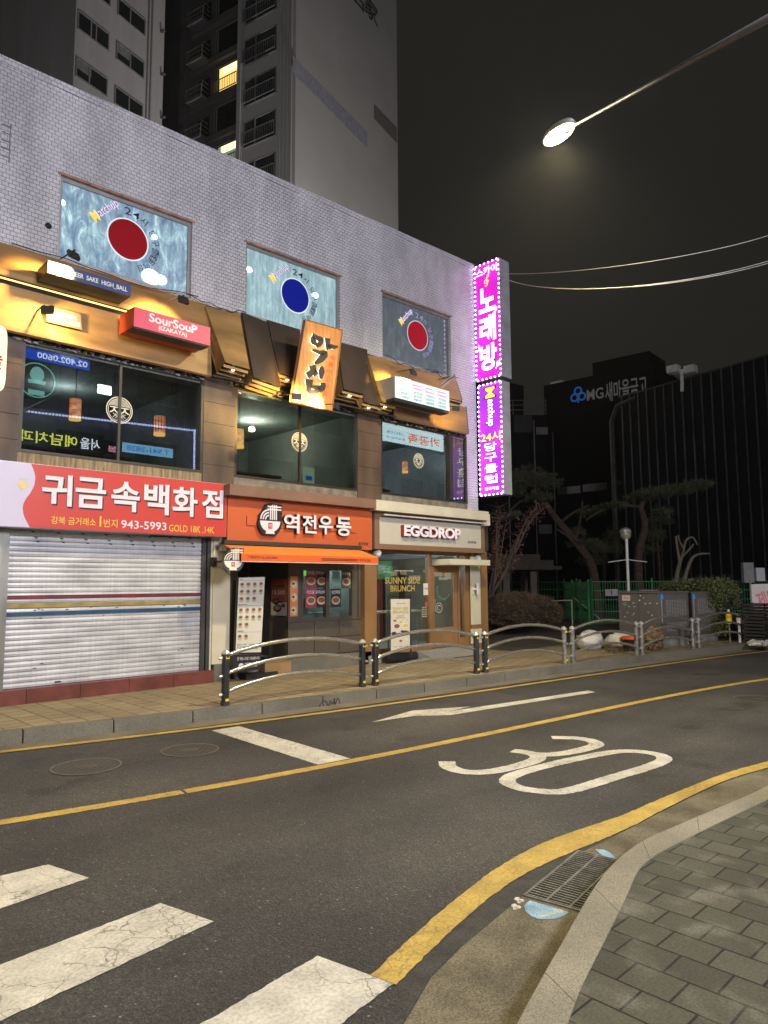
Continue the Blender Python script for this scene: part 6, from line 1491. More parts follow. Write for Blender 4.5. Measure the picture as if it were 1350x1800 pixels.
OW = glow('opposite_white', (.8, .9, 1), 7); OY = glow('opposite_yellow', (.8, .85, .12), 7); OB = glow('opposite_blue', (.05, .25, .9), 4); OO = glow('opposite_orange', (1, .16, .03), 5)
osign('phone_sign', 'blue lit sign across the street with a phone number', (41, 606), (158, 641), (.012, .09, .72), 5, [('02.402.0600', .04, .80, .22, .80, OW)], (41, 609, 628))
t, fr, W, H = osign('oval_logo_sign', 'green oval lit sign across the street', (42, 636), (87, 702), None, 1, [], (64, 637, 700))
g = MB(); ring(g, fr, W/2, H/2, H*.46, H*.49, .01, .02, 40); disc(g, fr, W/2, H*.66, W*.26, H*.22, .01, .02); plate(g, fr, (W*.18, W*.82, H*.40, H*.50), .01, .02); plate(g, fr, (W*.2, W*.8, H*.08, H*.22), .01, .02); g.build('green_shapes', glow('opposite_mint', (.3, .85, .75), 3.5), t)
osign('dental_phone_sign', 'pale blue lit sign across the street with a short phone number', (215, 778), (304, 801), (.25, .6, .85), 5, [('T.941-2828', .08, .92, .22, .78, OB)], (215, 777, 794))
osign('dental_sign', 'yellow and white lit letters across the street', (33, 752), (212, 792), None, 1, [('고치담예', .0, .01, .0, .01, OY)] and [('서울', .22, .42, .05, .98, OW), ('예담치과', .45, 1.0, .05, .98, OY), ('봄', .04, .14, .1, .6, glow('opposite_pink', (1, .4, .6), 5))], (33, 753, 776))
osign('cafe_sign', 'long white lit sign across the street with orange letters', (667, 741), (790, 792), (.62, .86, .88), 7, [('카공족', .16, .62, .15, .7, OO), ('스터디카페', .68, .9, .45, .62, OB), ('종로보쌈 2F', .66, .92, .2, .32, OB)], (667, 741, 773))
osign('green_song_sign', 'green lit sign across the street with song room lettering', (664, 985), (692, 1024), (.02, .75, .22), 3.5, [('노래방', .1, .9, .3, .8, OW)], (664, 986, 1018))
for k, (pa, pb) in enumerate((((688, 1004), (700, 1012)), ((706, 1002), (718, 1010)), ((722, 1012), (742, 1020)), ((746, 1002), (750, 1006)), ((766, 1005), (780, 1013)), ((784, 1006), (795, 1018)), ((806, 1002), (811, 1015)))):
    osign('shop_light_sign', 'small lit sign across the street, number plate style, unlettered'.replace(', number plate style', '') if False else 'small %s lit shop sign low down across the street' % ('cream', 'white', 'yellow', 'pale', 'bluish', 'cyan', 'sky blue')[k], pa, pb, ((1, .85, .5), (1, 1, .9), (1, .8, .3), (.9, .95, 1), (.6, .8, 1), (.3, .8, 1), (.3, .7, 1))[k], 4, [])
c = RF(182, 686); t = thing('wall_floodlight', 'square white floodlight high on the building across the street', 'floodlight', tuple(c)); MB().box(c.x-.35, c.x+.35, YO-.28, YO+.1, c.z-.25, c.z+.25).build('housing', M_black, t); MB().box(c.x-.3, c.x+.3, YO+.101, YO+.11, c.z-.2, c.z+.2).build('lens', glow('wall_flood', (.9, 1, .95), 30), t)
l = thing('string_lights', 'string of small blue white lamps along the building across the street', 'string lights', tuple(RF(200, 740))); k = MB(); a, b = RF(38, 722), RF(342, 757)
for i in range(58):
    q = a.lerp(b, i/57); k.box(q.x-.045, q.x+.045, YO-.02, YO+.03, q.z-.035, q.z+.035)
a, b = RF(342, 757), RF(341, 828)
for i in range(18):
    q = a.lerp(b, i/17); k.box(q.x-.035, q.x+.035, YO-.02, YO+.03, q.z-.045, q.z+.045)
k.build('bulbs', glow('string_bulb', (.5, .6, 1), 9), l)
# lit shop windows of the ground floor along that side of the street
lw = thing('lit_shop_row', 'row of lit shop windows on the ground floor across the street', 'shop windows', (10, YO, 1.5)); 
for k in range(5): MB().box(-9+6.2*k, -5+6.2*k, YO-.3, YO-.26, .5, 2.7).build('window', glow('shop_window_lit', (1, .95, .88), 2.2), lw)
light('facade_fill', 'AREA', (4, YO+.6, 7.5), 2700, (.90, .885, 1), lw, .1, (6, D, 6.8))  # added cool fill for the upper facade, not a lamp of the shops
bpy.data.lights['facade_fill'].size = 3.0

# second street lamp further down the near side, out of the picture, same row
street_lamp((-6.5, -1.2, ZN), (-3.2, 4.6, 8.0), 'lit street lamp down the street to the left of the crossing', 2650, (1, .84, .50))

# ================================================================ APARTMENTS
M_apt = mat('apartment_concrete', (.36, .345, .345), .85, 0, .12, .12, 0, (6, 6, .35)); M_aptd = mat('apartment_concrete_shaded', (.10, .098, .098), .85, 0, .15, .4); M_win = mat('apartment_pane', (.018, .02, .021), .12, 0, .3, .3); M_wf = mat('apartment_frame', (.19, .19, .185), .6)  # M_aptd: recess and court walls, their shade put into a darker colour
AA = R(14.6); dA = Vector((math.cos(AA), math.sin(AA), 0)); dB = Vector((-math.sin(AA), math.cos(AA), 0))    # along the fronts / away from the street
def apt_frame(org, right, up=Vector((0, 0, 1))): return Frame(org, right, up)
def face_box(mb, fr, a0, a1, b0, b1, n0, n1):
    mb.hexa([fr.p(a0, b0, n1), fr.p(a1, b0, n1), fr.p(a1, b0, n0), fr.p(a0, b0, n0), fr.p(a0, b1, n1), fr.p(a1, b1, n1), fr.p(a1, b1, n0), fr.p(a0, b1, n0)]); return mb
def on_face(fr, px, py):
    d = ray(px, py); t = (fr.O-EYE).dot(fr.N)/d.dot(fr.N); q = EYE+d*t-fr.O; return q.dot(fr.R), q.dot(fr.U)
# left block: front with paired windows
O1 = AT(97, 900, 40.6); O1.z = 0; F1 = Frame(O1, dA, (0, 0, 1))
T1 = thing('apartment_block', 'grey apartment tower with paired windows rising behind the white tiled roof', 'apartment block', tuple(O1))
wa = on_face(F1, 289, 60)[0]
face_box(MB(), F1, 0, wa, 0, 52, -11, 0).build('wall', M_apt, T1)
def win_at(fr, px0, px1, py_t0, py_b0, par, splits, blind=None, n=.06):
    a0, bt = on_face(fr, px0, py_t0); a1 = on_face(fr, px1, py_t0)[0]; bb = on_face(fr, px0, py_b0)[1]
    f = MB(); w = .07; face_box(f, fr, a0, a1, bb-.02, bb+w, .0, n+.03); face_box(f, fr, a0, a1, bt-w, bt, 0, n+.02); face_box(f, fr, a0, a0+w, bb+w, bt-w, 0, n+.02); face_box(f, fr, a1-w, a1, bb+w, bt-w, 0, n+.02)
    for s in splits: face_box(f, fr, a0+(a1-a0)*s-w*.6, a0+(a1-a0)*s+w*.6, bb+w, bt-w, 0, n+.015)
    W = f.build('window', M_wf, par); face_box(MB(), fr, a0+w, a1-w, bb+w, bt-w, 0.001, .02).build('pane', M_win, W)
    if blind: s0, s1, dn = blind; face_box(MB(), fr, a0+(a1-a0)*s0+w, a0+(a1-a0)*s1-w, bt-w-(bt-bb)*dn, bt-w, .021, .03).build('blind', mat('blind_grey', (.17, .175, .165), .8), W)
    return a0, a1, bb, bt
aw0 = on_face(F1, 136, 16)
FLR = 2.8
# storey height from the two surveyed rows
b1_ = on_face(F1, 136.5, 17)[1]; b2_ = on_face(F1, 134, 100)[1]; FLR = b1_-b2_
cols = [((136.5, 193), 17, 51, [(.42, .58), (.42,), (.58,), (.5,)]), ((204, 254), 72, 104, [(.5,), (.5,), (.42, .52), (.45,)])]
def rowshift(fr, px, py, dz):    # picture row of the point dz below (px,py) on a face
    a, b = on_face(fr, px, py); q = fr.p(a, b-dz)-EYE; z = q.dot(_f); return 900-FPX*q.dot(_u)/z, 675+FPX*q.dot(_r)/z
for ci, ((px0, px1), pt, pbm, sp) in enumerate(cols):
    a0, bt = on_face(F1, px0, pt); a1 = on_face(F1, px1, pt)[0]; bb = on_face(F1, px0, pbm)[1]
    for k in range(-2, 6):
        f = MB(); w = .07; zt, zb = bt-FLR*k, bb-FLR*k
        face_box(f, F1, a0, a1, zb-.02, zb+w, 0, .09); face_box(f, F1, a0, a1, zt-w, zt, 0, .08); face_box(f, F1, a0, a0+w, zb+w, zt-w, 0, .08); face_box(f, F1, a1-w, a1, zb+w, zt-w, 0, .08)
        for s in sp[k % 4]: face_box(f, F1, a0+(a1-a0)*s-.04, a0+(a1-a0)*s+.04, zb+w, zt-w, 0, .075)
        W = f.build('window', M_wf, T1); face_box(MB(), F1, a0+w, a1-w, zb+w, zt-w, .001, .02).build('pane', M_win, W)
        if (k+ci) % 2: face_box(MB(), F1, a0+w, a0+(a1-a0)*.48, zt-w-.62, zt-w, .021, .03).build('blind', mat('blind_grey', (.17, .175, .165), .8), W)
g = MB()
for px in (259, 265): a = on_face(F1, px, 100)[0]; g.tube([F1.p(a, 0, .08), F1.p(a, 52, .08)], .05, 8)
g.build('drain_pipe', mat('pipe_grey', (.24, .235, .23), .6), T1)
for k in range(6):
    a, b = on_face(F1, 283, 56+75.5*(k-2)); q = F1.p(a, b, 0); MB().tube([q, q+F1.N*.25, q+F1.N*.35+Vector((0, 0, -.1))], .09, 8).build('vent_pipe', mat('vent_dark', (.06, .058, .055), .6), T1)
# streaks of dirty water under the sills
# recessed wing with single windows
O2 = O1+dA*wa+dB*6.0; F2 = Frame(O2, dA, (0, 0, 1)); w2a = on_face(F2, 332, 100)[0]
face_box(MB(), F2, -1, w2a, 0, 52, -8, 0).build('set_back_wing', M_apt, T1)
a0, bt = on_face(F2, 288, 28); a1 = on_face(F2, 305, 28)[0]; bb = on_face(F2, 288, 46)[1]; st_ = on_face(F2, 288, 28)[1]-on_face(F2, 286, 93)[1]
for k in range(-2, 5):
    f = MB(); face_box(f, F2, a0, a1, bb-st_*k, bt-st_*k, 0, .05); W = f.build('window', M_wf, T1); face_box(MB(), F2, a0+.06, a1-.06, bb-st_*k+.06, bt-st_*k-.06, .051, .055).build('pane', M_win, W)
# right block: blank gable to the street, balconies on its left side
O3 = AT(514, 900, 45.5); O3.z = 0; F3 = Frame(O3, dA, (0, 0, 1)); T3 = thing('apartment_block', 'pale apartment tower with a blank gable and rows of balconies on its left side', 'apartment block', tuple(O3))
ga = on_face(F3, 698.5, 200)[0]
FB = Frame(O3+dB*24, -dB, (0, 0, 1))            # left side: right runs towards the street, normal to the left
aR, aL = on_face(FB, 487, 60)[0], on_face(FB, 431, 90)[0]
s0_ = 24-(aL-.45)
M_gable = mat('gable_paint', (.40, .385, .375), .85, 0, .06, .3)
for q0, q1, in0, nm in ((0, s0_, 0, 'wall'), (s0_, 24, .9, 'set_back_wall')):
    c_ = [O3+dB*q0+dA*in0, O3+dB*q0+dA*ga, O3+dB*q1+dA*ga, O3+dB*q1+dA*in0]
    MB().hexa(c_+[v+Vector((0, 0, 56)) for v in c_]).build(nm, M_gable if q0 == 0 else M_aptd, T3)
def gable_band(pts, m_):
    ab = [on_face(F3, *p) for p in pts]; g = MB(); poly(g, F3, ab, .004, .006); g.build('painted_band', m_, T3)
gable_band([(514.5, 98), (514.5, 128), (645, 260), (646.5, 233)][:4][::1], mat('band_lilac', (.30, .29, .335), .85)); gable_band([(657, 182), (657, 208), (698, 252), (697.5, 224)], mat('band_umber', (.155, .14, .135), .85))
def brush_char(ch, px, py, w_px, h_px, rot):
    a, b = on_face(F3, px, py); a2 = on_face(F3, px+w_px, py)[0]-a; b2 = abs(on_face(F3, px, py+h_px)[1]-b)
    text(g := MB(), ch, F3, (a-a2/2, a+a2/2, b-b2/2, b+b2/2), n=.03, bold=.03); g.build('lettering', mat('gable_ink', (.05, .048, .05), .8), T3)
brush_char('家', 652, 18, 24, 36, 0); brush_char('名', 628, -8, 22, 36, 0)
# balcony side (faces left); runs away from the street along dB
M_rail = mat('balcony_rail', (.17, .17, .168), .6, .2)
bt = on_face(FB, 487, 43)[1]; st3 = (on_face(FB, 487, 43)[1]-on_face(FB, 484, 192)[1])/2; bb = bt-1.98
face_box(MB(), FB, aL-.45, aL-.1, 0, 56, .0, .35).build('corner_rib', M_apt, T3)
g = MB()
for k in range(4): a = 24-.35-k*.32; face_box(g, FB, a-.05, a+.05, 0, 56, 0, .10)
g.build('fluting', M_apt, T3)
M_lit = glow('lit_room', (1, .62, .16), 1.6); M_dim = glow('dim_lit_room', (.5, .6, .5), .35)
def balcony(a0, a1, zt, zb, n, lit=None, split=.36, rail=True):
    f = MB(); w = .06
    face_box(f, FB, a0, a1, zb-.03, zb+w, n, n+.08); face_box(f, FB, a0, a1, zt-w, zt, n, n+.07); face_box(f, FB, a0, a0+w, zb+w, zt-w, n, n+.07); face_box(f, FB, a1-w, a1, zb+w, zt-w, n, n+.07); s = a0+(a1-a0)*split; face_box(f, FB, s-.045, s+.045, zb+w, zt-w, n, n+.075)
    W = f.build('window', M_wf, T3); face_box(MB(), FB, a0+w, a1-w, zb+w, zt-w, n+.001, n+.02).build('pane', M_win, W)
    if lit: face_box(MB(), FB, s+.2, a1-w, zb+w, zt-w-.1, n+.021, n+.03).build('lit_pane', lit, W); face_box(MB(), FB, s+.5, a1-w-.05, zt-.75, zt-w-.12, n+.031, n+.035).build('ceiling_panel', glow('lit_ceiling', (1, .8, .42), 1.9), W)
    if rail:
        r_ = MB(); zr = zb+1.02
        for zz in (zr, zb+.12): face_box(r_, FB, a0, a1, zz-.03, zz+.03, n+.24, n+.29)
        m_ = int((a1-a0)/.16)
        for i in range(m_+1): a = a0+(a1-a0)*i/m_; face_box(r_, FB, a-.017, a+.017, zb+.15, zr-.03, n+.25, n+.28)
        r_.build('railing', M_rail, W)
for k in range(-1, 7): balcony(aL, aR, bt-st3*k, bb-st3*k, 0.0)
# tilted open window sash on one balcony
a0, z0 = on_face(FB, 452, 163); a1, z1 = on_face(FB, 492, 137)
MB().hexa([FB.p(aL+.9, bt-st3*1-.55, .05), FB.p(aR, bt-st3*1-.55, .05), FB.p(aR, bt-st3*1-.58, .05), FB.p(aL+.9, bt-st3*1-.58, .05), FB.p(aL+.9, bt-st3-1.25, .75), FB.p(aR, bt-st3-1.25, .75), FB.p(aR, bt-st3-1.28, .75), FB.p(aL+.9, bt-st3-1.28, .75)][:4][::-1]+[FB.p(aL+.9, bt-st3-1.25, .75), FB.p(aR, bt-st3-1.25, .75), FB.p(aR, bt-st3-1.28, .75), FB.p(aL+.9, bt-st3-1.28, .75)][::-1]).build('open_sash', M_win, T3)
# recessed bay with wide windows and small service balconies, further back
nR = -.9
FBo = FB.off(nR); a1 = on_face(FBo, 420, 120)[0]; a0 = on_face(FBo, 379, 130)[0]; zt = on_face(FBo, 420, 104)[1]; zb = zt-2.15
for k in range(-2, 6):
    balcony(a0, a1, zt-st3*k+.1, zb-st3*k, nR, (M_lit if k == 0 else M_dim if k == 2 else None), .10, rail=(k in (0, 2)))
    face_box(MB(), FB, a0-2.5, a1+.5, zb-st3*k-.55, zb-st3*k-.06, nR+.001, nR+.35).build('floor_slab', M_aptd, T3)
    aa, ab = a0-2.0, a0-.35; bx_ = MB(); zc = zb-st3*k-.2
    face_box(bx_, FB, aa, ab, zc-.25, zc, nR+.36, nR+1.15); bx = bx_.build('service_balcony', M_aptd, T3)
    r_ = MB()
    for zz in (.35, .75): r_.tube([FB.p(aa, zc+zz, nR+.36), FB.p(aa, zc+zz, nR+1.12), FB.p(ab, zc+zz, nR+1.12), FB.p(ab, zc+zz, nR+.36)], .025, 6)
    for i in range(8): a = aa+(ab-aa)*i/7; r_.tube([FB.p(a, zc, nR+1.12), FB.p(a, zc+.75, nR+1.12)], .018, 5)
    r_.tube([FB.p(ab, zc, nR+1.12), FB.p(ab, zc+1.1, nR+1.0), FB.p(ab, zc+1.1, nR+.4)], .035, 6); r_.build('railing', M_rail, bx)
    W = face_box(MB(), FB, aa+.3, ab-.2, zc+.05, zc+2.0, nR+.01, nR+.06).build('door', M_win, T3)
# second wing deeper in the court, dim
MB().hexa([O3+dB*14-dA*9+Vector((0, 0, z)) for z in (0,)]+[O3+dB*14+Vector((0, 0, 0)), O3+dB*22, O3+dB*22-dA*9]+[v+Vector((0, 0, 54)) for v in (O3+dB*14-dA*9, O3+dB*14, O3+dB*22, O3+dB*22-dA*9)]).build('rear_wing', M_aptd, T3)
# yard floodlights that light the towers from below
def yard_light(x, y, z, aim, power, lb, spot=110):
    t = thing('yard_light', lb, 'yard light', (x, y, 0), 'yard lights of the apartments'); MB().tube([(x, y, 0), (x, y, z)], .08).build('pole', M_metal, t); MB().box(x-.25, x+.25, y-.15, y+.15, z, z+.25).build('housing', M_black, t)
    light('yard_beam', 'SPOT', (x, y+.2, z+.35), power, (1, .95, .92), t, .3, aim, spot, .8)
yard_light(29.0, 25.5, 5, O3+dA*5+Vector((0, 0, 27)), 25000, 'yard floodlight between the shop building and the pale gable', 84)
yard_light(7.0, 25.0, 5, O1+dA*9+Vector((0, 0, 22)), 6000, 'yard floodlight between the shop building and the left tower')

# ================================================================ DARK BUILDINGS TO THE RIGHT
Oh = AT(1100, 1027, 43.7); Oh.z = 0; Eh = AT(1350, 1027, 36); Eh.z = 0
dh = (Eh-Oh).normalized(); nh = Vector((-dh.y, dh.x, 0)); Eh2 = Eh+dh*14
hall = thing('ribbed_hall', 'black hall clad in ribbed metal sheet with sparse pale seams', 'hall', tuple(Oh)); HH = 13.3
M_hall = mat('black_cladding', (.008, .0085, .011), .7, .2, .2, 1, spec=.1); M_rib = mat('cladding_seam', (.095, .095, .10), .45, .5, .5, .7)
MB().hexa([Oh, Eh2, Eh2+nh*15, Oh+nh*15]+[v+Vector((0, 0, HH)) for v in (Oh, Eh2, Eh2+nh*15, Oh+nh*15)]).build('wall', M_hall, hall)
Fh = Frame(Oh, dh, (0, 0, 1)); Lh = (Eh2-Oh).length; rb = MB(); k = 0.3
if Fh.N.dot(EYE-Oh) < 0: Fh = Frame(Eh2, -dh, (0, 0, 1))
while k < Lh: face_box(rb, Fh, k-.03, k+.03, .2, HH, 0, .08); k += .62
rb.build('seams', M_rib, hall)
MB().tube([v+Vector((0, 0, HH+.02)) for v in (Oh, Eh2)], .06).build('roof_edge', M_rib, hall)
a = Oh+nh*.0-dh*.6; MB().tube([a, a+Vector((0, 0, HH-1.4)), a+dh*.5+Vector((0, 0, HH-.5)), a+dh*2+Vector((0, 0, HH-.3))], .17, 12).build('duct_pipe', mat('duct_galvanised', (.075, .072, .07), .35, .6, .3), hall)
c = AT(1198, 655, 40); t = thing('rooftop_cameras', 'pair of white box cameras on a T-shaped mast on the hall roof', 'camera mast', (c.x, c.y, HH-.5))
for px in (1184, 1214): q = AT(px, 650, 40); MB().box(q.x-.25, q.x+.25, q.y-.3, q.y+.3, q.z-.2, q.z+.22).build('camera_box', mat('camera_white', (.75, .75, .72), .4), t)
a, b = AT(1184, 654, 40), AT(1214, 651, 40); MB().tube([a, b], .12).tube([c, AT(1199, 672, 40), AT(1199, 688, 40)], .10).build('mast', mat('camera_white', (.75,)*3), t)
MB().tube([AT(1219, 665, 41), AT(1223, 800, 41)], .04, 6).build('cable_conduit', M_rib, t)
# bank block
mb_ = thing('bank_building', 'dark blue-black bank building with a faint lit sign near its roof', 'building', tuple(AT(1065, 1027, 55).xy.to_3d()))
A0, A1 = AT(966, 1027, 58), AT(1166, 1027, 52); A0.z = A1.z = 0; dn_ = (A1-A0).normalized(); bn = Vector((-dn_.y, dn_.x, 0)); HB = 18.2
MB().hexa([A0, A1, A1+bn*12, A0+bn*12]+[v+Vector((0, 0, HB)) for v in (A0, A1, A1+bn*12, A0+bn*12)]).build('wall', mat('bank_wall', (.005, .006, .0085), .95, 0, .25, .5, spec=0.), mb_)
Fb = Frame(A0, dn_, (0, 0, 1)); Lb = (A1-A0).length
for a0, a1, z0, z1 in ((1, 3, 8.8, 9.4), (3.2, 5.2, 8.85, 9.45), (5.5, 7.5, 8.9, 9.5)): face_box(MB(), Fb, a0, a1, z0, z1, .0, .03).build('window', mat('bank_pane', (.06, .065, .075), .15), mb_)
face_box(MB(), Fb, Lb*.45, Lb*.95, HB, HB+1.2, -4, -.5).build('roof_block', mat('bank_wall', (.026,)*3), mb_); face_box(MB(), Fb, .4, 1.6, HB, HB+.3, -1, -.4).build('roof_vent', M_metal, mb_)
MB().tube([Fb.p(.8, 0, .2), Fb.p(.8, HB-4.2, .2)], .06).build('flag_pole', mat('pole_dim', (.2, .2, .22), .4, .5), mb_)
t = thing('bank_sign', 'dim white and blue bank sign with a clover mark on the dark building', 'building sign', tuple(Fb.p(5, 16.5, .1)))
sg = lambda px, py: on_face(Fb, px, py)
Mdim = glow('bank_letter_dim', (.26, .26, .24), .16); Mbl = glow('bank_blue_dim', (.03, .16, .5), .28)
a0, z1 = sg(1032, 686); a1, z0 = sg(1062, 700); letters('MG', Fb, (a0, a1, z0, z1), Mdim, t, n=.1, bold=.035)
a0, z1 = sg(1064, 681); a1, z0 = sg(1139, 697); text(g := MB(), '새마을금고', Fb, (a0, a1, z0+.12, z1+.35), n=.1, bold=.03); g.build('lettering', Mdim, t)
ca, cb = sg(1017, 695); g = MB()
for an in (90, 205, 335): ring(g, Fb, ca+.36*math.cos(R(an)), cb+.36*math.sin(R(an)), .22, .36, .03, .1, 20)
plate(g, Fb, (ca-.06, ca+.06, cb-.62, cb-.1), .03, .1); g.build('clover_mark', Mbl, t)
# low block to its left
lb_ = thing('low_dark_building', 'low dark building with a roof terrace railing behind the billiard sign', 'building', tuple(AT(920, 1027, 50).xy.to_3d())); A0, A1 = AT(850, 1027, 56), AT(968, 1027, 56); A0.z = A1.z = 0; dn_ = (A1-A0).normalized(); bn = Vector((-dn_.y, dn_.x, 0)); hb = 15.2
MB().hexa([A0, A1, A1+bn*10, A0+bn*10]+[v+Vector((0, 0, hb)) for v in (A0, A1, A1+bn*10, A0+bn*10)]).build('wall', mat('low_wall', (.007, .008, .010), .95, 0, .25, .5, spec=0.), lb_)
Fl = Frame(A0, dn_, (0, 0, 1)); Ll = (A1-A0).length
MB().hexa([Fl.p(0, hb, -2), Fl.p(Ll*.75, hb, -2), Fl.p(Ll*.75, hb, -9), Fl.p(0, hb, -9), Fl.p(0, hb+4, -2), Fl.p(Ll*.75, hb+3.0, -2), Fl.p(Ll*.75, hb+3, -9), Fl.p(0, hb+4, -9)]).build('penthouse', mat('low_wall', (.028,)*3), lb_)
g = MB()
for z in (.4, .8, 1.2): g.tube([Fl.p(0, hb+z, .1), Fl.p(Ll, hb+z, .1)], .035, 6)
for k in range(7): g.tube([Fl.p(Ll*k/6, hb, .1), Fl.p(Ll*k/6, hb+1.25, .1)], .035, 6)
g.build('railing', mat('terrace_rail', (.17, .17, .18), .4, .5), lb_)
for px0, px1, py0, py1, c_ in ((903, 936, 730, 760, .05), (942, 963, 751, 764, .22), (947, 970, 922, 938, .12)):
    a0, z1 = on_face(Fl, px0, py0); a1, z0 = on_face(Fl, px1, py1); face_box(MB(), Fl, a0, a1, z0, z1, 0, .04).build('window', mat('low_pane_%d' % px0, (c_, c_, c_*1.05), .2), lb_)
g = MB()
for px in (897, 944): a = on_face(Fl, px, 1000)[0]; g.tube([Fl.p(a, 0, .3), Fl.p(a, hb-.5, .3)], .05)
g.build('drain_pipe', mat('pipe_rose', (.20, .17, .16), .5, .3), lb_)
# reflective column behind the pines (street lights caught in polished steel)
c = AT(1098, 1027, 50); t = thing('steel_column', 'polished steel column standing in front of the bank entrance', 'column', (c.x, c.y, 0)); MB().lathe([(.75, 0), (.75, 8.4), (.8, 8.45), (.8, 8.8)], (c.x, c.y, 0), 32).build('shaft', mat('polished_steel', (.25, .24, .30), .12, .95, .1, 2), t, smooth=True)

# ================================================================ PARK: fence, pergola, lamp, trees, bushes
M_gf = mat('green_fence_wire', (.03, .20, .07), .5, .1, .2, 3)
def fence(pa, pb, lb, group, h=1.68, step=2.4, bars=.10):
    a, b = Vector(pa), Vector(pb); a.z = b.z = 0; d = (b-a); L = d.length; d.normalize(); t = thing('mesh_fence', lb, 'fence', tuple(a), group)
    n_ = max(1, round(L/step))
    for i in range(n_+1): q = a+d*(L*i/n_); MB().tube([q, q+Vector((0, 0, h+.12))], .04, 8).build('post', M_gf, t)
    p_ = MB(); m_ = int(L/bars); nn = Vector((-d.y, d.x, 0))*.006
    for i in range(m_): q = a+d*(L*(i+.5)/m_); p_.hexa([q-d*.008-nn, q+d*.008-nn, q+d*.008+nn, q-d*.008+nn]+[v+Vector((0, 0, h)) for v in (q-d*.008-nn, q+d*.008-nn, q+d*.008+nn, q-d*.008+nn)])
    for z in (.06, .5, .95, 1.3, h-.03): p_.hexa([a-nn+Vector((0, 0, z)), b-nn+Vector((0, 0, z)), b+nn+Vector((0, 0, z)), a+nn+Vector((0, 0, z))]+[v+Vector((0, 0, z+.03)) for v in (a-nn, b-nn, b+nn, a+nn)])
    p_.build('mesh_panel', M_gf, t); return t
FG = 'green mesh fences round the park'
fence(gd(1039, 27.5), gd(1360, 27.5), 'green wire mesh fence running behind the cabinets and hedge', FG)
fence(gd(1039, 27.5), gd(992, 33), 'green wire mesh fence panel turning back beside the brown bush', FG, bars=.07)
fence(gd(992, 33), gd(850, 36), 'far green wire mesh fence behind the pergola', FG, bars=.16)
t = thing('fence_gate', 'half-open green mesh gate with a white diagonal brace', 'gate', tuple(gd(1030, 27))); a, b = gd(1006, 29.5), gd(1034, 27.2)
g = MB()
for q in (a, b, a.lerp(b, .5)): g.tube([q, q+Vector((.0, 0, 1.75))], .05, 8)
g.build('posts', M_gf, t); MB().tube([a+Vector((0, 0, 1.05)), b+Vector((.4, -.2, .25))], .025, 6).build('brace', mat('brace_white', (.5, .5, .48), .5), t)
for px, py, s_, lb, cl in ((1075, 1042, 'i', 'small grey notice plate on the green fence', (.35, .35, .36)), (1146, 1043, '출입금지', 'pink notice plate with letters on the green fence', (.42, .26, .30))):
    q = AT(px, py, 27.3); t = thing('fence_notice', lb, 'notice plate', tuple(q)); w_ = .24 if s_ == 'i' else .48; fr = Frame(q, _r0, (0, 0, 1)); plate(MB(), fr, (-w_, w_, -.12, .14), .02, 0).build('plate', mat('notice_%d' % px, cl, .6), t); letters(s_, fr, (-w_*(.1 if s_ == 'i' else .8), w_*(.1 if s_ == 'i' else .8), -.07, .09), M_ink, t, n=.006, bold=.03)
t = thing('park_rail', 'low pale rail running in front of the pergola above the brown bush', 'rail', tuple(gd(900, 26))); MB().tube([gd(845, 27)+Vector((0, 0, .95)), gd(930, 27)+Vector((0, 0, .93)), gd(1005, 27.5)+Vector((0, 0, .95))], .025, 6).tube([gd(930, 27), gd(930, 27)+Vector((0, 0, .95))], .03).tube([gd(1004, 27.5), gd(1004, 27.5)+Vector((0, 0, .95))], .03).build('rail', mat('rail_pale', (.34, .31, .26), .6), t)
# pergola
c = gd(905, 32); t = thing('park_pergola', 'dark timber pergola with a flat tiled roof beside the shop building', 'pergola', tuple(c)); fr = Frame(c, _r0, (0, 0, 1)); M_tim = mat('dark_timber', (.045, .034, .026), .8, 0, .3, 3)
for a in (-.55, .65, -1.6): 
    for n_ in (.9, -1.2): face_box(MB(), fr, a-.14, a+.14, 0, 2.2, n_-.12, n_+.12).build('post', mat('pale_timber', (.10, .085, .07), .8), t)
g = MB(); face_box(g, fr, -2.4, 1.8, 2.2, 2.36, -1.7, 1.5); face_box(g, fr, -2.1, 1.5, 2.36, 2.62, -1.4, 1.2); face_box(g, fr, -1.6, 1.0, 2.62, 2.9, -.9, .8); g.build('roof', M_tim, t)
c = gd(1098, 34)
# park lamp
c = gd(1104.5, 22.5); t = thing('park_lamp', 'slim white park lamp post with a glass globe and crossed arms', 'lamp post', tuple(c)); zz = 3.05
MB().tube([c, c+Vector((0, 0, zz))], .045, 10).build('post', mat('lamp_post_white', (.62, .62, .60), .35, .2), t); MB().tube([c+_r0*-.62+Vector((0, 0, 2.28)), c+Vector((0, 0, 2.36)), c+_r0*.62+Vector((0, 0, 2.28))], .02, 6).build('cross_arm', mat('arm_grey', (.35, .35, .36), .4, .4), t)
MB().ball(tuple(c+Vector((.05, .05, zz+.12))), (.17, .17, .19), 16, 10).build('globe', mat('globe_glass', (.26, .24, .20), .2), t, smooth=True); MB().lathe([(.19, zz+.18), (.16, zz+.28), (.05, zz+.34)], (c.x+.05, c.y+.05, 0), 14).build('cap', M_metal, t)
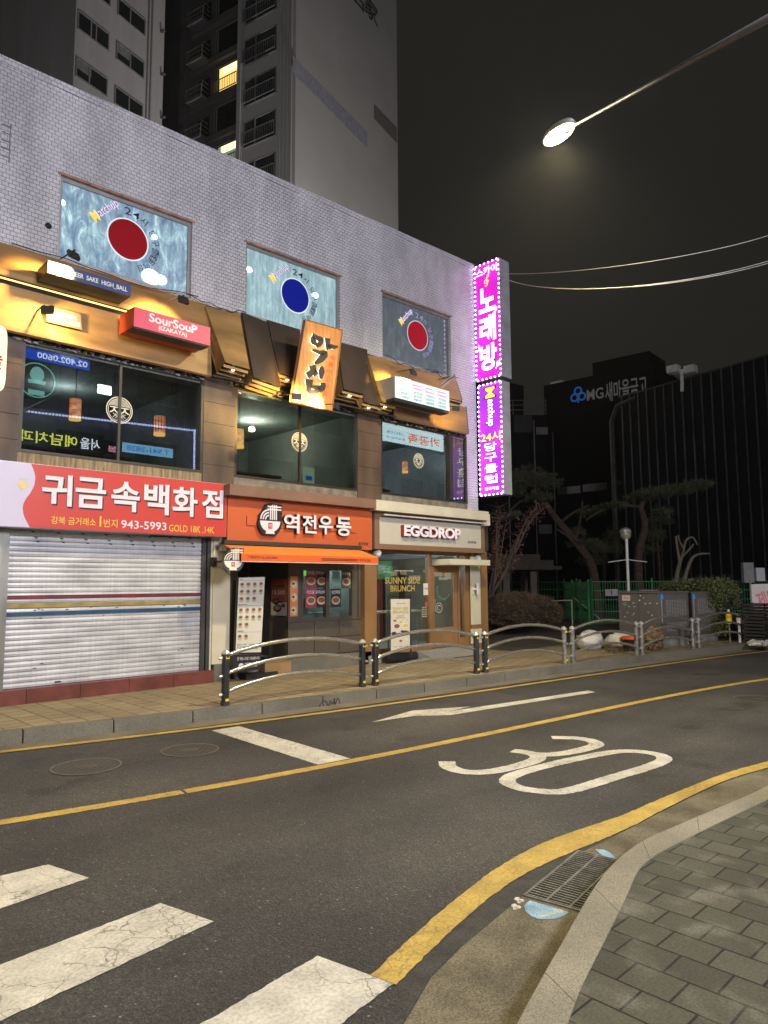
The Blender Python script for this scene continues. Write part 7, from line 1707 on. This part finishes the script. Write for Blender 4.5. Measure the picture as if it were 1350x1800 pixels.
# trees
def limb(mb, pts, r0, r1, n=8):
    s = smoothline(pts, 4); m_ = len(s); mb.tube(s, [r0+(r1-r0)*i/(m_-1) for i in range(m_)], n); return s
def needles(mb, c, rad, count, ln=.16):
    for _ in range(count):
        u = Vector((random.gauss(0, 1), random.gauss(0, 1), random.gauss(0, .6))); u = u.normalized()*(random.random()**.5); p = c+Vector((u.x*rad[0], u.y*rad[1], u.z*rad[2]))
        for _k in range(5):
            d = Vector((random.gauss(0, 1), random.gauss(0, 1), random.gauss(.5, .8))).normalized()*ln; s = d.cross(Vector((random.random(), random.random(), random.random()))).normalized()*.012
            mb.add([p-s, p+s, p+d], [(0, 1, 2)])
def leafs(mb, c, rad, count, sz, flat=1.):
    for _ in range(count):
        u = Vector((random.gauss(0, 1), random.gauss(0, 1), random.gauss(0, 1))).normalized()*(random.random()**.4); p = c+Vector((u.x*rad[0], u.y*rad[1], u.z*rad[2])); d = Vector((random.gauss(0, 1), random.gauss(0, 1), random.gauss(0, .7))).normalized(); s = d.cross(Vector((random.gauss(0, 1), random.gauss(0, 1), random.gauss(0, 1)))).normalized(); q = sz*random.uniform(.6, 1.3)
        mb.add([p, p+(d*.5+s*.32)*q, p+d*q, p+(d*.5-s*.32)*q], [(0, 1, 2, 3)])
M_bark = mat('pine_bark', (.075, .048, .038), .9, 0, .45, 6, .6); M_nd = mat('pine_needles', (.075, .08, .04), .7, 0, .5, 1.5)
def pine(name, lb, dep, trunk, tr, branches, clumps):
    b = gd(trunk[0][0], dep); t = thing(name, lb, 'tree', tuple(b), 'pine trees in the park'); k = MB(); pts = [AT(x, y, dep) for x, y in trunk]; pts[0].z = -.05; limb(k, pts, tr, tr*.45)
    for br_ in branches: limb(k, [AT(x, y, dep+dz) for x, y, dz in br_], tr*.38, .03, 6)
    k.build('trunk', M_bark, t)
    k = MB(); sc = dep/FPX
    for x, y, rx, ry, n_ in clumps: needles(k, AT(x, y, dep+random.uniform(-.8, .8)), (rx*sc, rx*sc*1.0, ry*sc), int(n_*2.1), .19)
    k.build('crown', M_nd, t)
pine('pine_tree', 'leaning pine tree whose trunk slants up to the left behind the fence', 32, [(1052, 1040), (1042, 1000), (1015, 955), (980, 915), (955, 880), (935, 862)], .22, [[(985, 918, 0), (1010, 900, .5), (1035, 888, .8)], [(950, 872, 0), (915, 882, .4), (890, 905, .6)], [(1030, 980, 0), (1000, 945, -.4), (978, 930, -.6)], [(1012, 950, 0), (1020, 915, .4), (1024, 880, .5)]],
     [(928, 838, 34, 20, 190), (960, 848, 30, 18, 150), (905, 860, 22, 14, 90), (948, 875, 26, 10, 80), (1010, 935, 24, 8, 70), (1025, 955, 34, 9, 110), (1040, 900, 26, 10, 80), (1060, 965, 22, 8, 60), (900, 905, 18, 8, 40)])
pine('pine_tree', 'pine tree with a crooked reddish trunk and one long branch reaching right', 30, [(1126, 1040), (1122, 985), (1134, 925), (1127, 890), (1145, 868)], .20, [[(1140, 872, 0), (1175, 868, -.3), (1215, 858, -.5), (1240, 856, -.6)], [(1130, 892, 0), (1090, 888, .4), (1052, 900, .6), (1030, 915, .8)]],
     [(1150, 868, 34, 10, 150), (1190, 862, 32, 10, 150), (1225, 853, 26, 11, 140), (1120, 875, 26, 8, 70), (1080, 888, 24, 7, 60), (1165, 900, 20, 7, 30)])
pine('pine_tree', 'thin dark pine standing just right of the park lamp', 35, [(1161, 1035), (1158, 980), (1153, 925), (1156, 895)], .09, [], [(1150, 940, 22, 16, 90), (1160, 915, 22, 14, 80), (1145, 965, 18, 10, 40), (1165, 895, 20, 10, 50)])
pine('pine_tree', 'dark bushy pine in the shade between the two leaning trunks', 37, [(1060, 1040), (1063, 985), (1072, 930)], .12, [[(1062, 990, 0), (1040, 965, .4), (1025, 940, .6)]], [(1060, 965, 34, 20, 120), (1085, 940, 26, 18, 80), (1035, 985, 24, 14, 60)])
t = thing('pruned_tree', 'leafless tree with hard-pruned pale limbs in front of the ribbed hall', 'tree', tuple(gd(1195, 29))); k = MB(); pr = lambda l: [AT(x, y, 29) for x, y in l]
limb(k, pr([(1186, 1040), (1192, 1000), (1200, 975)]), .10, .06); limb(k, pr([(1200, 975), (1206, 950), (1218, 945), (1226, 958)]), .055, .03, 6); limb(k, pr([(1195, 990), (1190, 960), (1188, 942)]), .06, .04, 6); limb(k, pr([(1198, 980), (1215, 962), (1219, 956)]), .05, .03, 6); limb(k, pr([(1197, 1040), (1212, 990), (1225, 975), (1248, 973)]), .09, .03, 6); limb(k, pr([(1202, 965), (1194, 950), (1192, 940)]), .04, .03, 6)
k.build('trunk', mat('pale_bark', (.20, .17, .13), .85, var=.3), t)
M_twig = mat('twig_grey', (.11, .085, .07), .9); M_rl = mat('dry_red_leaves', (.17, .065, .05), .8, 0, .6, 3)
t = thing('red_leaf_tree', 'nearly bare tree with dry reddish leaves beside the corner column', 'tree', tuple(gd(868, 24))); k = MB(); lf = MB()
for i in range(16):
    x1, y1 = random.uniform(860, 955), random.uniform(880, 1005); s = limb(k, [AT(858+random.uniform(-4, 8), 1050, 24), AT(868+(x1-868)*.3, 1000, 24+random.uniform(-.4, .4)), AT(868+(x1-868)*.7, y1+30, 24+random.uniform(-.6, .6)), AT(x1, y1, 24+random.uniform(-1, 1))], .035, .006, 5)
    for q in [Vector(v) for v in s[len(s)//2:]]:
        for _ in range(2): limb(k, [q, q+Vector((random.gauss(0, .2), random.gauss(0, .2), random.uniform(.05, .35)))], .008, .003, 4)
        if random.random() < .8: leafs(lf, q, (.3, .3, .2), random.randint(6, 16), .075)
k.build('trunk', M_twig, t); lf.build('crown', M_rl, t)
def bush(name, lb, c, rad, m_in, m_lf, n_, sz, box=False, twig=0):
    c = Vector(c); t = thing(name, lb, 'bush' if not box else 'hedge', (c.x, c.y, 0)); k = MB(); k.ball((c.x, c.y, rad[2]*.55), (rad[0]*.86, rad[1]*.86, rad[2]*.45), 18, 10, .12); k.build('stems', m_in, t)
    lf = MB()
    for _ in range(n_):
        th, ph = random.uniform(0, 2*math.pi), math.acos(random.uniform(-.35, 1)); u = Vector((math.sin(ph)*math.cos(th), math.sin(ph)*math.sin(th), math.cos(ph)))
        if box: u = Vector([math.copysign(abs(v)**.45, v) for v in u])
        q = .82+.2*random.random(); p = Vector((c.x+u.x*rad[0]*q, c.y+u.y*rad[1]*q, rad[2]*.45+u.z*rad[2]*.55*q))
        if twig and random.random() < twig:
            d = (u+Vector((random.gauss(0, .5), random.gauss(0, .5), random.uniform(0, .7)))).normalized()*sz*3; s = d.cross(Vector((random.random(), random.random(), 1))).normalized()*.006; lf.add([p-s, p+s, p+d], [(0, 1, 2)])
        else: leafs(lf, p, (.06, .06, .06), 1, sz)
    lf.build('foliage', m_lf, t)
bush('brown_bush', 'wide rounded brown winter bush right of the corner column', gd(908, 23.2), (2.0, 1.2, 1.28), mat('bush_inner', (.035, .024, .016), .9), mat('brown_bush_leaf', (.13, .082, .048), .85, 0, .5, 5), 9000, .055, False, .6)
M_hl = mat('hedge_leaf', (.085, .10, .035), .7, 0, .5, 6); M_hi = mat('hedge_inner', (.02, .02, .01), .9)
bush('clipped_hedge', 'clipped green hedge with flat top behind the smaller utility cabinet', gd(1238, 20.6), (1.05, .75, 1.72), M_hi, M_hl, 8000, .075, True, .12)
bush('hedge_row', 'long green hedge showing above the larger utility cabinet', gd(1205, 21.2), (.75, .7, 1.62), M_hi, M_hl, 4200, .07, True, .12)
# small lit window and electric box near the edges
c = gd(1322, 26.5); t = thing('meter_box', 'white electric meter box on the fence above the protest banner', 'meter box', (c.x, c.y, 1.7)); fr = Frame((c.x, c.y, 1.5), _r0, (0, 0, 1)); face_box(MB(), fr, -.28, .1, .1, .85, -.2, 0).build('case', mat('meter_grey', (.30, .31, .30), .5), t); face_box(MB(), fr, .18, .5, .15, .65, -.15, .02).build('small_case', M_lw, t)
c = AT(864, 1020, 60); t = thing('lit_window', 'tiny cream lit window far away beside the corner column', 'lit window', tuple(c)); fr = Frame(c, _r0, (0, 0, 1)); plate(MB(), fr, (-.25, .3, -.25, .2), .05, 0).build('pane', glow('far_cream', (1, .85, .55), 3), t); 

# ================================================================ NIGHT AIR
hz_m = bpy.data.materials.new('night_haze'); hz_m.use_nodes = True
nt = hz_m.node_tree; nt.nodes.remove(nt.nodes['Principled BSDF'])
pv = nt.nodes.new('ShaderNodeVolumePrincipled'); pv.inputs['Density'].default_value = .0007; pv.inputs['Anisotropy'].default_value = .8; pv.inputs['Color'].default_value = (.9, .9, .92, 1)
nt.links.new(pv.outputs[0], nt.nodes['Material Output'].inputs['Volume'])
hz_o = MB().box(-90, 190, -70, 140, -1.2, 60).build('haze', hz_m); struct(hz_o, 'stuff')
scene.cycles.volume_bounces = 0
